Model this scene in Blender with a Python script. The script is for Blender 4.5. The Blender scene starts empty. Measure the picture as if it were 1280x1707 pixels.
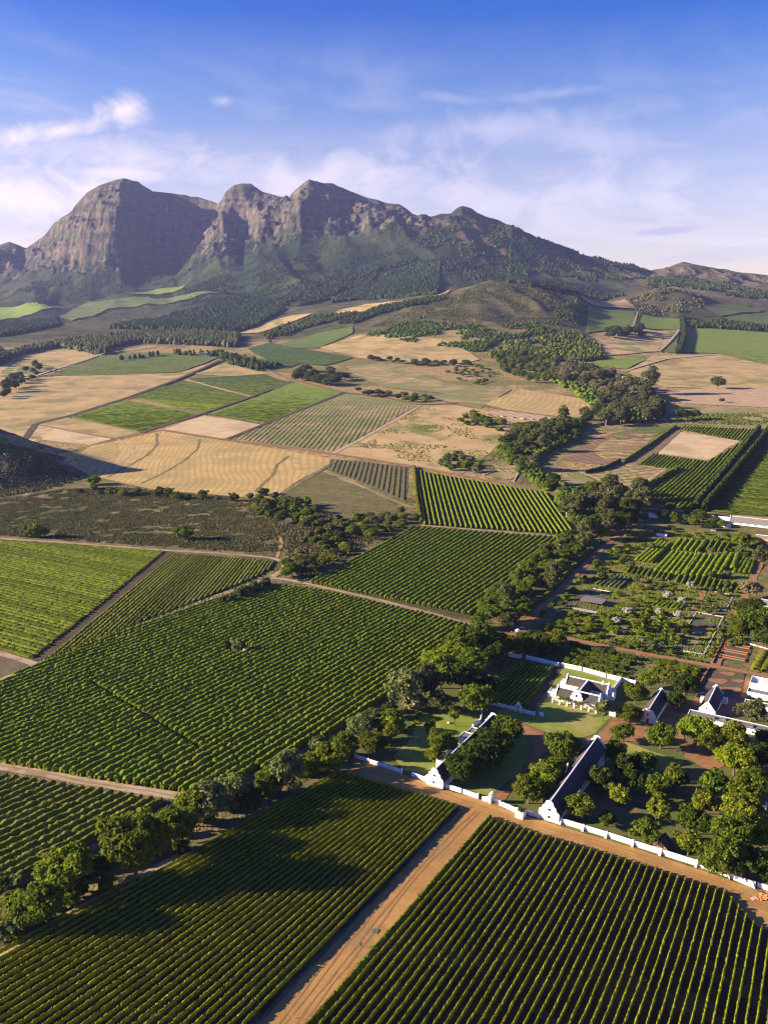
import bpy, math, random
import numpy as np
from mathutils import Vector
from mathutils.geometry import tessellate_polygon

random.seed(7); rng = np.random.default_rng(7)
S = bpy.context.scene
COL = S.collection

# ------------------------------------------------------------------ camera, sky, sun, exposure
IMG_W, IMG_H, FPX, HORIZON, CAM_H = 1280.0, 1707.0, 1380.0, 530.0, 158.0
PITCH = math.atan((IMG_H / 2 - HORIZON) / FPX)
CP, SP = math.cos(PITCH), math.sin(PITCH)
cam_data = bpy.data.cameras.new('camera')
cam_data.sensor_fit = 'VERTICAL'
cam_data.angle = 2 * math.atan(IMG_H / 2 / FPX)
cam_data.clip_start, cam_data.clip_end = 1.0, 60000.0
cam = bpy.data.objects.new('camera', cam_data)
cam.location = (0, 0, CAM_H)
cam.rotation_euler = (math.pi / 2 - PITCH, 0, 0)
COL.objects.link(cam)
S.camera = cam

SUN_EL, SUN_AZ = 18.5, -93.0          # azimuth measured from the camera's forward direction, clockwise
sun_dir = Vector((math.sin(math.radians(SUN_AZ)) * math.cos(math.radians(SUN_EL)),
                  math.cos(math.radians(SUN_AZ)) * math.cos(math.radians(SUN_EL)),
                  math.sin(math.radians(SUN_EL))))
sun_data = bpy.data.lights.new('sun', 'SUN')
sun_data.energy = 5.0
sun_data.angle = math.radians(0.5)
sun_data.color = (1.0, 0.82, 0.58)
sun = bpy.data.objects.new('sun', sun_data)
sun.rotation_euler = (-sun_dir).to_track_quat('-Z', 'Y').to_euler()
sun.location = (-300, 0, 400)
COL.objects.link(sun)

S.view_settings.view_transform = 'Standard'
S.view_settings.look = 'None'
S.view_settings.gamma = 1.0
S.view_settings.use_curve_mapping = False
S.view_settings.exposure = 1.80
S.cycles.use_denoising = True
S.cycles.denoiser = 'OPENIMAGEDENOISE'
S.cycles.denoising_input_passes = 'RGB_ALBEDO_NORMAL'
S.cycles.denoising_prefilter = 'ACCURATE'
S.cycles.filter_width = 1.2
S.cycles.max_bounces = 5
S.cycles.diffuse_bounces = 2
S.cycles.transmission_bounces = 2
S.cycles.volume_bounces = 0
S.cycles.caustics_reflective = S.cycles.caustics_refractive = False

SKY_STRENGTH = 0.055
HAZE_DENSITY = 2.6e-5

def px_dir(px, py):
    """azimuth (radians) and elevation (radians) of a photograph pixel"""
    u = (px - IMG_W / 2) / FPX; v = (IMG_H / 2 - py) / FPX
    x, y, z = u, CP + v * SP, v * CP - SP
    return math.atan2(x, y), math.atan2(z, math.hypot(x, y))

class NT:
    """small node-tree helper"""
    def __init__(self, tree):
        self.t = tree
    def n(self, kind, **kw):
        nd = self.t.nodes.new(kind)
        for k, v in kw.items():
            if k.startswith('i_'):
                key = k[2:]
                key = int(key) if key.isdigit() else key.replace('_', ' ')
                if hasattr(v, 'is_linked') or hasattr(v, 'node'):
                    self.t.links.new(v, nd.inputs[key])
                else:
                    nd.inputs[key].default_value = v
            else:
                setattr(nd, k, v)
        return nd
    def math(self, op, a, b=0.0, c=0.0, clamp=False):
        nd = self.t.nodes.new('ShaderNodeMath'); nd.operation = op; nd.use_clamp = clamp
        for i, v in enumerate((a, b, c)):
            if hasattr(v, 'node'): self.t.links.new(v, nd.inputs[i])
            else: nd.inputs[i].default_value = v
        return nd.outputs[0]
    def mix(self, f, a, b, blend='MIX'):
        nd = self.t.nodes.new('ShaderNodeMix'); nd.data_type = 'RGBA'; nd.blend_type = blend
        for i, v in ((0, f), (6, a), (7, b)):
            if hasattr(v, 'node'): self.t.links.new(v, nd.inputs[i])
            else: nd.inputs[i].default_value = v if i == 0 else (*v[:3], 1.0)
        return nd.outputs[2]
    def ramp(self, f, stops):
        nd = self.t.nodes.new('ShaderNodeValToRGB')
        el = nd.color_ramp.elements
        while len(el) < len(stops): el.new(0.5)
        for e, (p, c) in zip(el, stops):
            e.position = p; e.color = (*c[:3], 1.0) if len(c) >= 3 else (c[0], c[0], c[0], 1)
        self.t.links.new(f, nd.inputs[0])
        return nd.outputs[0]
    def smooth(self, v, lo, hi):
        nd = self.t.nodes.new('ShaderNodeMapRange'); nd.interpolation_type = 'SMOOTHSTEP'
        self.t.links.new(v, nd.inputs[0])
        nd.inputs[1].default_value, nd.inputs[2].default_value = lo, hi
        return nd.outputs[0]
    def link(self, a, b): self.t.links.new(a, b)

def build_world():
    w = bpy.data.worlds.new('World'); S.world = w; w.use_nodes = True
    t = w.node_tree; t.nodes.clear(); N = NT(t)
    sky = N.n('ShaderNodeTexSky', sky_type='NISHITA', sun_disc=False)
    sky.sun_elevation = math.radians(SUN_EL)
    sky.sun_rotation = math.radians(SUN_AZ)
    sky.altitude = 300; sky.air_density = 1.0; sky.dust_density = 0.8; sky.ozone_density = 3.0
    tc = N.n('ShaderNodeTexCoord')
    sep = N.n('ShaderNodeSeparateXYZ', i_0=tc.outputs['Generated'])
    x, y, z = sep.outputs
    el = N.math('ARCSINE', z)                        # elevation, radians
    az = N.math('ARCTAN2', x, y)                     # azimuth from the viewing direction
    # clear air: deep blue above, whitish lavender towards the horizon all the way round
    tint = N.ramp(N.smooth(el, -0.02, 0.62), [(0.0, (1.48, 1.0, 0.94)), (0.08, (1.42, 0.97, 0.95)), (0.2, (1.18, 0.88, 0.99)), (0.352, (0.66, 0.71, 1.03)), (0.522, (0.08, 0.40, 1.04)), (0.68, (0.005, 0.36, 1.18)), (1.0, (0.003, 0.28, 1.0))])
    base = N.mix(1.0, sky.outputs[0], tint, 'MULTIPLY')
    # thin high cloud: noise on a flat layer overhead, so that it crowds towards the horizon
    zz = N.math('ADD', N.math('MAXIMUM', z, 0.0), 0.07)
    lx, ly = N.math('DIVIDE', x, zz), N.math('DIVIDE', y, zz)
    lay = N.n('ShaderNodeCombineXYZ', i_0=N.math('MULTIPLY', lx, 0.55), i_1=N.math('MULTIPLY', ly, 0.42), i_2=0.37)
    n1 = N.n('ShaderNodeTexNoise', i_Vector=lay.outputs[0], i_Scale=1.5, i_Detail=9.0, i_Roughness=0.62, i_Distortion=0.9)
    lay2 = N.n('ShaderNodeCombineXYZ', i_0=N.math('MULTIPLY', lx, 0.22), i_1=N.math('MULTIPLY', ly, 0.75), i_2=2.6)
    n2 = N.n('ShaderNodeTexNoise', i_Vector=lay2.outputs[0], i_Scale=1.1, i_Detail=8.0, i_Roughness=0.6, i_Distortion=1.3)
    low = N.math('SUBTRACT', 1.0, N.smooth(el, 0.16, 0.33))
    wisp = N.math('MULTIPLY', N.smooth(n1.outputs[0], 0.47, 0.72), low)
    veil = N.math('MULTIPLY', N.smooth(n2.outputs[0], 0.36, 0.66), N.math('SUBTRACT', 1.0, N.smooth(el, 0.05, 0.25)))
    cirrus = N.math('MAXIMUM', N.math('MULTIPLY', wisp, 0.40), N.math('MULTIPLY', veil, 0.45), clamp=True)
    # separate small clouds: streaks and puffs, each at its own bearing and height
    dirn = N.n('ShaderNodeCombineXYZ', i_0=az, i_1=N.math('MULTIPLY', el, 1.6), i_2=0.0)
    n3 = N.n('ShaderNodeTexNoise', i_Vector=dirn.outputs[0], i_Scale=15.0, i_Detail=9.0, i_Roughness=0.62, i_Distortion=0.6)
    n3c = N.math('MULTIPLY', N.math('SUBTRACT', n3.outputs[0], 0.5), 2.6)
    puff = None; dark = None
    for (px, py, w_, h_, tilt, amt, kind) in [
            (215, 180, 62, 30, -0.32, 1.0, 0), (95, 218, 110, 20, -0.22, 0.95, 0), (375, 168, 24, 10, -0.1, 0.45, 0),
            (200, 288, 150, 17, 0.0, 0.75, 0), (930, 156, 130, 12, -0.05, 0.30, 0), (760, 165, 70, 11, 0.1, 0.25, 0),
            (60, 330, 190, 70, 0.05, 1.0, 0), (230, 262, 300, 40, 0.02, 0.6, 0), (560, 300, 330, 60, -0.03, 0.72, 0), (960, 330, 380, 75, 0.02, 0.7, 0), (820, 215, 260, 36, -0.06, 0.45, 0), (1110, 385, 72, 8, -0.06, 0.75, 1), (700, 320, 260, 45, 0.03, 0.5, 0),
            (1010, 235, 190, 35, 0.1, 0.4, 0), (1180, 428, 130, 13, -0.05, 0.30, 1), (880, 290, 170, 16, 0.03, 0.14, 1)]:
        a0, e0 = px_dir(px, py); sc = 1.0 / FPX
        dx = N.math('SUBTRACT', az, a0); dy = N.math('SUBTRACT', el, e0)
        rx = N.math('ADD', N.math('MULTIPLY', dx, math.cos(tilt) / (w_ * sc)), N.math('MULTIPLY', dy, -math.sin(tilt) / (w_ * sc)))
        ry = N.math('ADD', N.math('MULTIPLY', dx, math.sin(tilt) / (h_ * sc)), N.math('MULTIPLY', dy, math.cos(tilt) / (h_ * sc)))
        r = N.math('SQRT', N.math('ADD', N.math('MULTIPLY', rx, rx), N.math('MULTIPLY', ry, ry)))
        val = N.math('ADD', N.math('SUBTRACT', 1.0, r), n3c)
        s = N.math('MULTIPLY', N.smooth(val, -0.1, 1.25) if not kind else N.smooth(N.math('ADD', N.math('SUBTRACT', 1.0, r), N.math('MULTIPLY', n3c, .35)), 0.0, 0.6), amt)
        if kind: dark = s if dark is None else N.math('MAXIMUM', dark, s)
        else: puff = s if puff is None else N.math('MAXIMUM', puff, s)
    cov = N.math('MAXIMUM', cirrus, puff, clamp=True)
    warm = N.math('SUBTRACT', 1.0, N.smooth(az, -0.5, 0.3))
    bright = N.mix(warm, (5.8, 5.2, 5.9), (7.4, 6.0, 5.5))
    c1 = N.mix(N.math('MULTIPLY', cov, 0.85), base, bright)
    c2 = N.mix(N.math('MULTIPLY', dark, 0.75), c1, (2.9, 2.8, 4.3))
    bg = N.n('ShaderNodeBackground', i_Color=c2, i_Strength=SKY_STRENGTH)
    out = N.n('ShaderNodeOutputWorld'); N.link(bg.outputs[0], out.inputs[0])
build_world()

# ------------------------------------------------------------------ numeric helpers
def sstep(a, b, x):
    t = np.clip((np.asarray(x, float) - a) / (b - a), 0, 1); return t * t * (3 - 2 * t)

def vnoise(x, y, seed=0):
    x = np.asarray(x, float); y = np.asarray(y, float)
    xi = np.floor(x).astype(np.int64); yi = np.floor(y).astype(np.int64)
    fx = x - xi; fy = y - yi
    fx = fx * fx * fx * (fx * (fx * 6 - 15) + 10); fy = fy * fy * fy * (fy * (fy * 6 - 15) + 10)
    def h(a, b):
        v = (a * 374761393 + b * 668265263 + seed * 1442695041) & 0xffffffff
        v = ((v ^ (v >> 13)) * 1274126177) & 0xffffffff
        v = ((v ^ (v >> 16)) * 2246822519) & 0xffffffff
        return ((v ^ (v >> 15)) & 0xffffff) / float(0xffffff)
    a = h(xi, yi); b = h(xi + 1, yi); c = h(xi, yi + 1); d = h(xi + 1, yi + 1)
    return (a * (1 - fx) + b * fx) * (1 - fy) + (c * (1 - fx) + d * fx) * fy

def fbm(x, y, oct=4, seed=0, gain=0.5):
    s = 0; a = 1; t = 0
    for o in range(oct):
        s = s + a * vnoise(x * 2 ** o, y * 2 ** o, seed + o * 17); t += a; a *= gain
    return s / t

def ridged(x, y, oct=4, seed=0):
    s = 0; a = 1; t = 0
    for o in range(oct):
        s = s + a * (1 - np.abs(2 * vnoise(x * 2 ** o, y * 2 ** o, seed + o * 31) - 1)); t += a; a *= 0.55
    return s / t

# ------------------------------------------------------------------ the lie of the land
# Survey points: (column, row, distance ahead) of ridges, spurs and valley floors, turned into bearings and heights.
def _layer(pts, Y=None):
    u, z, yy = [], [], []
    for p in pts:
        d = p[2] if len(p) > 2 else Y
        a = (p[0] - IMG_W / 2) / FPX; v = (IMG_H / 2 - p[1]) / FPX
        k = CP + v * SP
        u.append(a / k); yy.append(d); z.append(CAM_H + d * (v * CP - SP) / k)
    o = np.argsort(u)
    return np.array(u)[o], np.array(yy, float)[o], np.array(z)[o]

LAYERS = [
    _layer([(0, 700), (1280, 700)], 1500),
    _layer([(0, 645), (1280, 645)], 2000),
    _layer([(0, 602), (400, 600), (800, 592), (1280, 600)], 2600),
    _layer([(-200, 578), (0, 575), (400, 570), (500, 566), (600, 557), (700, 547), (800, 540), (900, 547), (1000, 562), (1100, 570), (1280, 574)], 3100),
    _layer([(-200, 556), (0, 555), (400, 551), (500, 540), (600, 523), (700, 507), (800, 491), (900, 495), (960, 509), (1000, 526), (1100, 540), (1280, 550), (1500, 555)], 3600),
    _layer([(-200, 548), (0, 547), (200, 545), (400, 541), (500, 528), (600, 512), (700, 494), (770, 479), (815, 471), (870, 475), (960, 490), (1000, 506), (1100, 524), (1130, 520), (1280, 536), (1500, 545)], 3900),
    _layer([(-200, 540), (0, 539), (300, 533), (400, 526), (500, 515), (600, 503), (700, 492), (800, 486), (900, 490), (1000, 505), (1050, 494), (1100, 482), (1150, 488), (1200, 503), (1280, 517), (1500, 530)], 4500),
    _layer([(-200, 530), (0, 528), (100, 524), (200, 516), (300, 506), (400, 497), (500, 490), (600, 480), (700, 471), (800, 468), (900, 474), (1000, 486), (1100, 490), (1200, 494), (1280, 502), (1500, 510)], 5000),
    _layer([(-200, 514), (0, 510), (100, 504), (200, 494), (300, 480), (400, 464), (500, 452), (600, 446), (700, 440), (750, 431), (800, 438), (900, 452), (1000, 468), (1100, 475), (1200, 481), (1280, 489), (1500, 500)], 5700),
    _layer([(-200, 470, 6700), (0, 464, 6700), (60, 454, 6650), (120, 449, 6500), (150, 443, 6400), (200, 446, 6350), (250, 446, 6700), (290, 440, 6800), (320, 430, 6450), (350, 421, 6300), (380, 417, 6250), (405, 412, 6450), (430, 404, 6250), (460, 398, 6250), (500, 392, 6200), (550, 388, 6250), (600, 383, 6250), (650, 374, 6250), (700, 390, 6150), (750, 384, 6150), (800, 388, 6150), (850, 398, 6150), (900, 417, 6150), (960, 441, 6150), (1020, 454, 6150), (1080, 464, 6150), (1150, 466, 6150), (1280, 478, 6150), (1500, 490, 6150)]),
    _layer([(-200, 425, 6900), (0, 436, 6900), (40, 437, 6900), (75, 420, 6850), (110, 398, 6750), (140, 380, 6620), (165, 362, 6560), (200, 345, 6560), (222, 360, 6700), (250, 390, 7000), (285, 405, 6960), (305, 410, 6860), (328, 400, 6650), (350, 382, 6600), (372, 362, 6640), (390, 385, 6820), (412, 380, 6750), (430, 365, 6500), (470, 350, 6500), (500, 338, 6440), (530, 345, 6520), (570, 352, 6560), (600, 350, 6500), (640, 355, 6500), (680, 362, 6450), (715, 374, 6400), (750, 366, 6400), (800, 370, 6400), (850, 384, 6400), (900, 407, 6400), (960, 430, 6400), (1020, 445, 6400), (1080, 456, 6400), (1150, 455, 6400), (1280, 469, 6400), (1500, 480, 6400)]),
    _layer([(-200, 420, 7040), (0, 418, 7040), (40, 424, 7040), (60, 412, 7000), (90, 384, 6980), (120, 367, 6920), (145, 345, 6850), (165, 330, 6800), (200, 315, 6790), (222, 322, 6900), (250, 345, 7120), (290, 356, 7200), (330, 358, 7190), (350, 355, 7150), (362, 350, 7040), (372, 344, 6920), (390, 330, 6960), (404, 325, 6960), (420, 325, 6980), (440, 336, 6900), (465, 338, 6830), (485, 338, 6780), (500, 322, 6700), (515, 314, 6680), (540, 322, 6740), (570, 328, 6790), (600, 337, 6760), (640, 348, 6740), (680, 357, 6700), (715, 367, 6620), (750, 361, 6600), (770, 353, 6600), (800, 364, 6600), (850, 378, 6600), (900, 402, 6600), (960, 425, 6600), (1020, 441, 6600), (1080, 453, 6600), (1110, 450, 6600), (1140, 444, 6600), (1180, 451, 6600), (1280, 464, 6600), (1500, 480, 6600)]),
    _layer([(-200, 395, 7150), (-60, 420, 7150), (0, 406, 7150), (15, 401, 7150), (30, 407, 7150), (45, 413, 7150), (60, 402, 7150), (75, 391, 7120), (90, 370, 7100), (120, 351, 7050), (130, 338, 7000), (145, 322, 6980), (165, 309, 6960), (180, 304, 6960), (205, 297, 6980), (230, 301, 7050), (245, 310, 7120), (255, 318, 7200), (290, 321, 7300), (330, 328, 7300), (352, 335, 7250), (364, 341, 7200), (370, 335, 7150), (376, 322, 7120), (390, 310, 7100), (404, 306, 7100), (418, 306, 7120), (435, 318, 7120), (460, 325, 7050), (480, 330, 6980), (495, 316, 6900), (515, 300, 6860), (535, 304, 6900), (560, 310, 6950), (590, 322, 6950), (620, 332, 6920), (650, 340, 6880), (665, 341, 6860), (690, 359, 6800), (720, 361, 6750), (735, 357, 6750), (752, 356, 6720), (760, 348, 6720), (770, 344, 6720), (784, 347, 6720), (795, 355, 6720), (820, 361, 6720), (850, 373, 6720), (900, 398, 6720), (960, 421, 6720), (1020, 437, 6720), (1080, 450, 6720), (1110, 446, 6720), (1138, 438, 6720), (1180, 447, 6720), (1230, 453, 6720), (1280, 460, 6720), (1500, 480, 6720)]),
    _layer([(-200, 430), (400, 430), (700, 470), (1500, 500)], 8300),
    _layer([(-200, 500), (1500, 510)], 10500),
    _layer([(-200, 508), (1500, 512)], 14000),
]
UB, YB, _ = LAYERS[9]
UR, YR, _ = LAYERS[12]

def near_z(X, Y):
    Yc = np.clip(Y, 0, 1000)
    z = -0.085 * Yc + 0.085 * Yc * Yc / 2000
    return z - 0.04 * (1 - sstep(500, 1000, Y)) * 320 * np.tanh(X / 320)

KOP = (-585.0, 1085.0)
def T(X, Y):
    X = np.atleast_1d(np.asarray(X, float)); Y = np.atleast_1d(np.asarray(Y, float))
    X, Y = np.broadcast_arrays(X, Y)
    z = near_z(X, Y).copy()
    far = Y > 1000
    if far.any():
        x = X[far]; y = Y[far]; u = x / y
        yk = [np.full(x.shape, 1000.0)]; zk = [near_z(x, np.full(x.shape, 1000.0))]
        for (lu, ly, lz) in LAYERS:
            yk.append(np.interp(u, lu, ly)); zk.append(np.interp(u, lu, lz))
        yk = np.array(yk); zk = np.array(zk)
        h = np.diff(yk, axis=0); d = np.diff(zk, axis=0) / h
        m = np.zeros_like(zk)
        same = d[:-1] * d[1:] > 0
        w1 = 2 * h[1:] + h[:-1]; w2 = h[1:] + 2 * h[:-1]
        with np.errstate(divide='ignore', invalid='ignore'):
            hm = (w1 + w2) / (w1 / d[:-1] + w2 / d[1:])
        m[1:-1] = np.where(same, hm, 0)
        idx = np.clip((y[None] >= yk).sum(0) - 1, 0, len(yk) - 2)
        ar = np.arange(x.size).reshape(x.shape)
        g = lambda A: A.reshape(A.shape[0], -1)[idx.ravel(), ar.ravel()].reshape(x.shape)
        g2 = lambda A: A.reshape(A.shape[0], -1)[idx.ravel() + 1, ar.ravel()].reshape(x.shape)
        hh = g(h); t = np.clip((y - g(yk)) / hh, 0, 1)
        zz = ((1 + 2 * t) * (1 - t) ** 2 * g(zk) + t * (1 - t) ** 2 * hh * g(m)
              + t * t * (3 - 2 * t) * g2(zk) + t * t * (t - 1) * hh * g2(m))
        # hills and gullies
        mh = sstep(3500, 4600, y)
        zz = zz + mh * ((fbm(x / 420, y / 420, 3, 5) - .5) * 34 + (ridged(x / 160, y / 160, 3, 9) - .6) * 16)
        sp_ = sstep(4700, 5400, y) * (1 - sstep(6150, 6500, y))
        zz = zz + sp_ * ((ridged((x + .45 * y) / 520, y / 2600, 2, 15) - .6) * 95 + (ridged((x + .3 * y) / 190, y / 900, 2, 16) - .6) * 34)
        sc = np.exp(-((u - 0.13) / 0.12) ** 2) * sstep(3000, 3400, y) * (1 - sstep(3950, 4300, y))
        zz = zz + sc * ((ridged(x / 210 + y / 900, y / 700, 3, 21) - .62) * 42 + (fbm(x / 60, y / 60, 2, 3) - .5) * 7)
        tb = np.interp(u, UB, YB); tr = np.interp(u, UR, YR)
        tt = (y - tb) / np.maximum(tr - tb, 1)
        cm = sstep(-0.35, 0.15, tt) * (1 - sstep(1.0, 2.2, tt)) * (1 - sstep(0.045, 0.075, u))
        amp = cm * (1 - 0.93 * sstep(0.6, 0.98, tt))
        wx = x + 60 * (fbm(x / 180, y / 180, 2, 41) - .5)
        flute = ((ridged(wx / 240, y / 420, 2, 51) - .62) * 105 + (ridged(wx / 95, y / 130, 3, 61) - .62) * 58
                 + (ridged(wx / 36, y / 40, 2, 71) - .6) * 26 + (fbm(x / 150 + 7, y / 120, 3, 72) - .5) * 80)
        ledge = np.sin(zz / 26.0 + 3 * fbm(x / 250, y / 250, 2, 81)) * 9 + np.sin(zz / 8.5 + 5 * fbm(x / 120, y / 200, 2, 82)) * 4.5 + (ridged(x / 17, y / 17, 2, 83) - .6) * 9
        zz = zz + amp * (flute + ledge)
        oth = sstep(-0.3, 0.3, tt) * (1 - cm) * (1 - sstep(1.2, 2.0, tt))
        zz = zz + oth * (1 - 0.8 * sstep(0.7, 1.0, tt)) * ((ridged(x / 200, y / 260, 3, 91) - .6) * 60)
        z[far] = zz
    r = np.hypot((X - KOP[0]) / 1.0, (Y - KOP[1]) / 0.8)
    k = np.clip(1 - r / 215, 0, 1)
    z += 88 * k ** 1.25 * (0.88 + 0.24 * fbm(X / 45, Y / 45, 3, 33)) + (fbm(X / 14, Y / 14, 2, 34) - .5) * 5 * sstep(0.03, 0.3, k)
    return z

def G(px, py):
    """where the sight lines through photograph points meet the ground: array (n,3)"""
    px = np.atleast_1d(np.asarray(px, float)); py = np.atleast_1d(np.asarray(py, float))
    u = (px - IMG_W / 2) / FPX; v = (IMG_H / 2 - py) / FPX
    k = CP + v * SP; a = u / k; b = (v * CP - SP) / k
    out = np.zeros((px.size, 3))
    ys = np.concatenate([np.geomspace(60, 1500, 420), np.linspace(1508, 9000, 1100)])
    A = a[:, None] * ys[None]; Z = CAM_H + b[:, None] * ys[None]
    D = T(A.ravel(), np.broadcast_to(ys, A.shape).ravel()).reshape(A.shape) - Z
    hit = D >= 0
    for i in range(px.size):
        j = int(np.argmax(hit[i])) if hit[i].any() else len(ys) - 1
        if j == 0: y = ys[0]
        else:
            d0, d1 = D[i, j - 1], D[i, j]
            y = ys[j - 1] + (ys[j] - ys[j - 1]) * (-d0 / (d1 - d0) if d1 != d0 else 1)
        out[i] = (a[i] * y, y, float(T(a[i] * y, y)[0]))
    return out

def scale_at(p):
    """photograph pixels per metre at a world point"""
    return FPX / (p[1] * CP + (CAM_H - p[2]) * SP)

# ------------------------------------------------------------------ object helpers
def tag(o, label=None, cat=None, group=None, kind=None):
    if label: o['label'] = label
    if cat: o['category'] = cat
    if group: o['group'] = group
    if kind: o['kind'] = kind
    return o

def mesh_np(name, V, F, mats=(), fmat=None, smooth=False):
    """mesh from arrays: V (n,3), F (m,k) all quads or all triangles"""
    me = bpy.data.meshes.new(name)
    V = np.ascontiguousarray(V, np.float32); F = np.ascontiguousarray(F, np.int32)
    k = F.shape[1]
    me.vertices.add(len(V)); me.vertices.foreach_set('co', V.ravel())
    me.loops.add(F.size); me.loops.foreach_set('vertex_index', F.ravel())
    me.polygons.add(len(F)); me.polygons.foreach_set('loop_start', np.arange(0, F.size, k, dtype=np.int32))
    me.polygons.foreach_set('loop_total', np.full(len(F), k, np.int32))
    for m in mats: me.materials.append(m)
    if fmat is not None: me.polygons.foreach_set('material_index', np.ascontiguousarray(fmat, np.int32))
    if smooth: me.polygons.foreach_set('use_smooth', np.ones(len(F), bool))
    me.update(calc_edges=True)
    return me

def add(name, me, parent=None, loc=None):
    o = bpy.data.objects.new(name, me); COL.objects.link(o)
    if parent is not None: o.parent = parent
    if loc is not None: o.location = loc
    return o

def empty(name, loc, rz=0.0, scale=None):
    o = bpy.data.objects.new(name, None); COL.objects.link(o)
    o.location = loc; o.rotation_euler = (0, 0, rz)
    o.empty_display_size = 1.0
    if scale is not None: o.scale = scale
    return o

class MB:
    """collects polygons for one mesh"""
    def __init__(self): self.v = []; self.f = []; self.m = []
    def poly(self, pts, m=0):
        b = len(self.v); self.v += [tuple(p) for p in pts]; self.f.append(tuple(range(b, b + len(pts)))); self.m.append(m)
    def box(self, x0, x1, y0, y1, z0, z1, m=0):
        b = len(self.v)
        self.v += [(x0, y0, z0), (x1, y0, z0), (x1, y1, z0), (x0, y1, z0), (x0, y0, z1), (x1, y0, z1), (x1, y1, z1), (x0, y1, z1)]
        for f in ((0, 3, 2, 1), (4, 5, 6, 7), (0, 1, 5, 4), (1, 2, 6, 5), (2, 3, 7, 6), (3, 0, 4, 7)):
            self.f.append(tuple(b + i for i in f)); self.m.append(m)
    def obox(self, p, q, w, z0, z1, m=0):
        """box along the ground line p-q (x,y), width w"""
        d = np.array(q[:2], float) - np.array(p[:2], float); L = np.hypot(*d) or 1; d /= L; n = np.array((-d[1], d[0])) * w / 2
        a, b_, c, e = p[:2] - n, q[:2] - n, q[:2] + n, p[:2] + n
        b = len(self.v)
        zz0 = z0 if isinstance(z0, (tuple, list)) else (z0, z0); zz1 = z1 if isinstance(z1, (tuple, list)) else (z1, z1)
        self.v += [(*a, zz0[0]), (*b_, zz0[1]), (*c, zz0[1]), (*e, zz0[0]), (*a, zz1[0]), (*b_, zz1[1]), (*c, zz1[1]), (*e, zz1[0])]
        for f in ((0, 3, 2, 1), (4, 5, 6, 7), (0, 1, 5, 4), (1, 2, 6, 5), (2, 3, 7, 6), (3, 0, 4, 7)):
            self.f.append(tuple(b + i for i in f)); self.m.append(m)
    def prism(self, outline, axis, a0, a1, m=0):
        """outline [(s,z)..] extruded along 'x' (s is y) or 'y' (s is x)"""
        n = len(outline); b = len(self.v)
        for a in (a0, a1):
            for s, z in outline: self.v.append((a, s, z) if axis == 'x' else (s, a, z))
        self.f.append(tuple(b + i for i in range(n))); self.m.append(m)
        self.f.append(tuple(b + n + i for i in reversed(range(n)))); self.m.append(m)
        for i in range(n):
            j = (i + 1) % n
            self.f.append((b + i, b + n + i, b + n + j, b + j)); self.m.append(m)
    def cyl(self, p, r0, r1, h, n=8, m=0):
        b = len(self.v)
        for z, r in ((0, r0), (h, r1)):
            for i in range(n):
                a = 2 * math.pi * i / n; self.v.append((p[0] + r * math.cos(a), p[1] + r * math.sin(a), p[2] + z))
        for i in range(n):
            j = (i + 1) % n; self.f.append((b + i, b + j, b + n + j, b + n + i)); self.m.append(m)
        self.f.append(tuple(b + n + i for i in range(n))); self.m.append(m)
    def mesh(self, name, mats):
        me = bpy.data.meshes.new(name); me.from_pydata(self.v, [], self.f)
        for mm in (mats if isinstance(mats, (list, tuple)) else [mats]): me.materials.append(mm)
        me.polygons.foreach_set('material_index', self.m)
        import bmesh
        bm = bmesh.new(); bm.from_mesh(me); bmesh.ops.recalc_face_normals(bm, faces=bm.faces); bm.to_mesh(me); bm.free()
        me.update(); return me
    def build(self, name, mats, parent=None, loc=None):
        return add(name, self.mesh(name, mats), parent, loc)
# ------------------------------------------------------------------ materials
MATS = {}
def material(name):
    m = bpy.data.materials.new(name); m.use_nodes = True
    t = m.node_tree; t.nodes.clear(); N = NT(t)
    out = N.n('ShaderNodeOutputMaterial')
    return m, N, out

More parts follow.
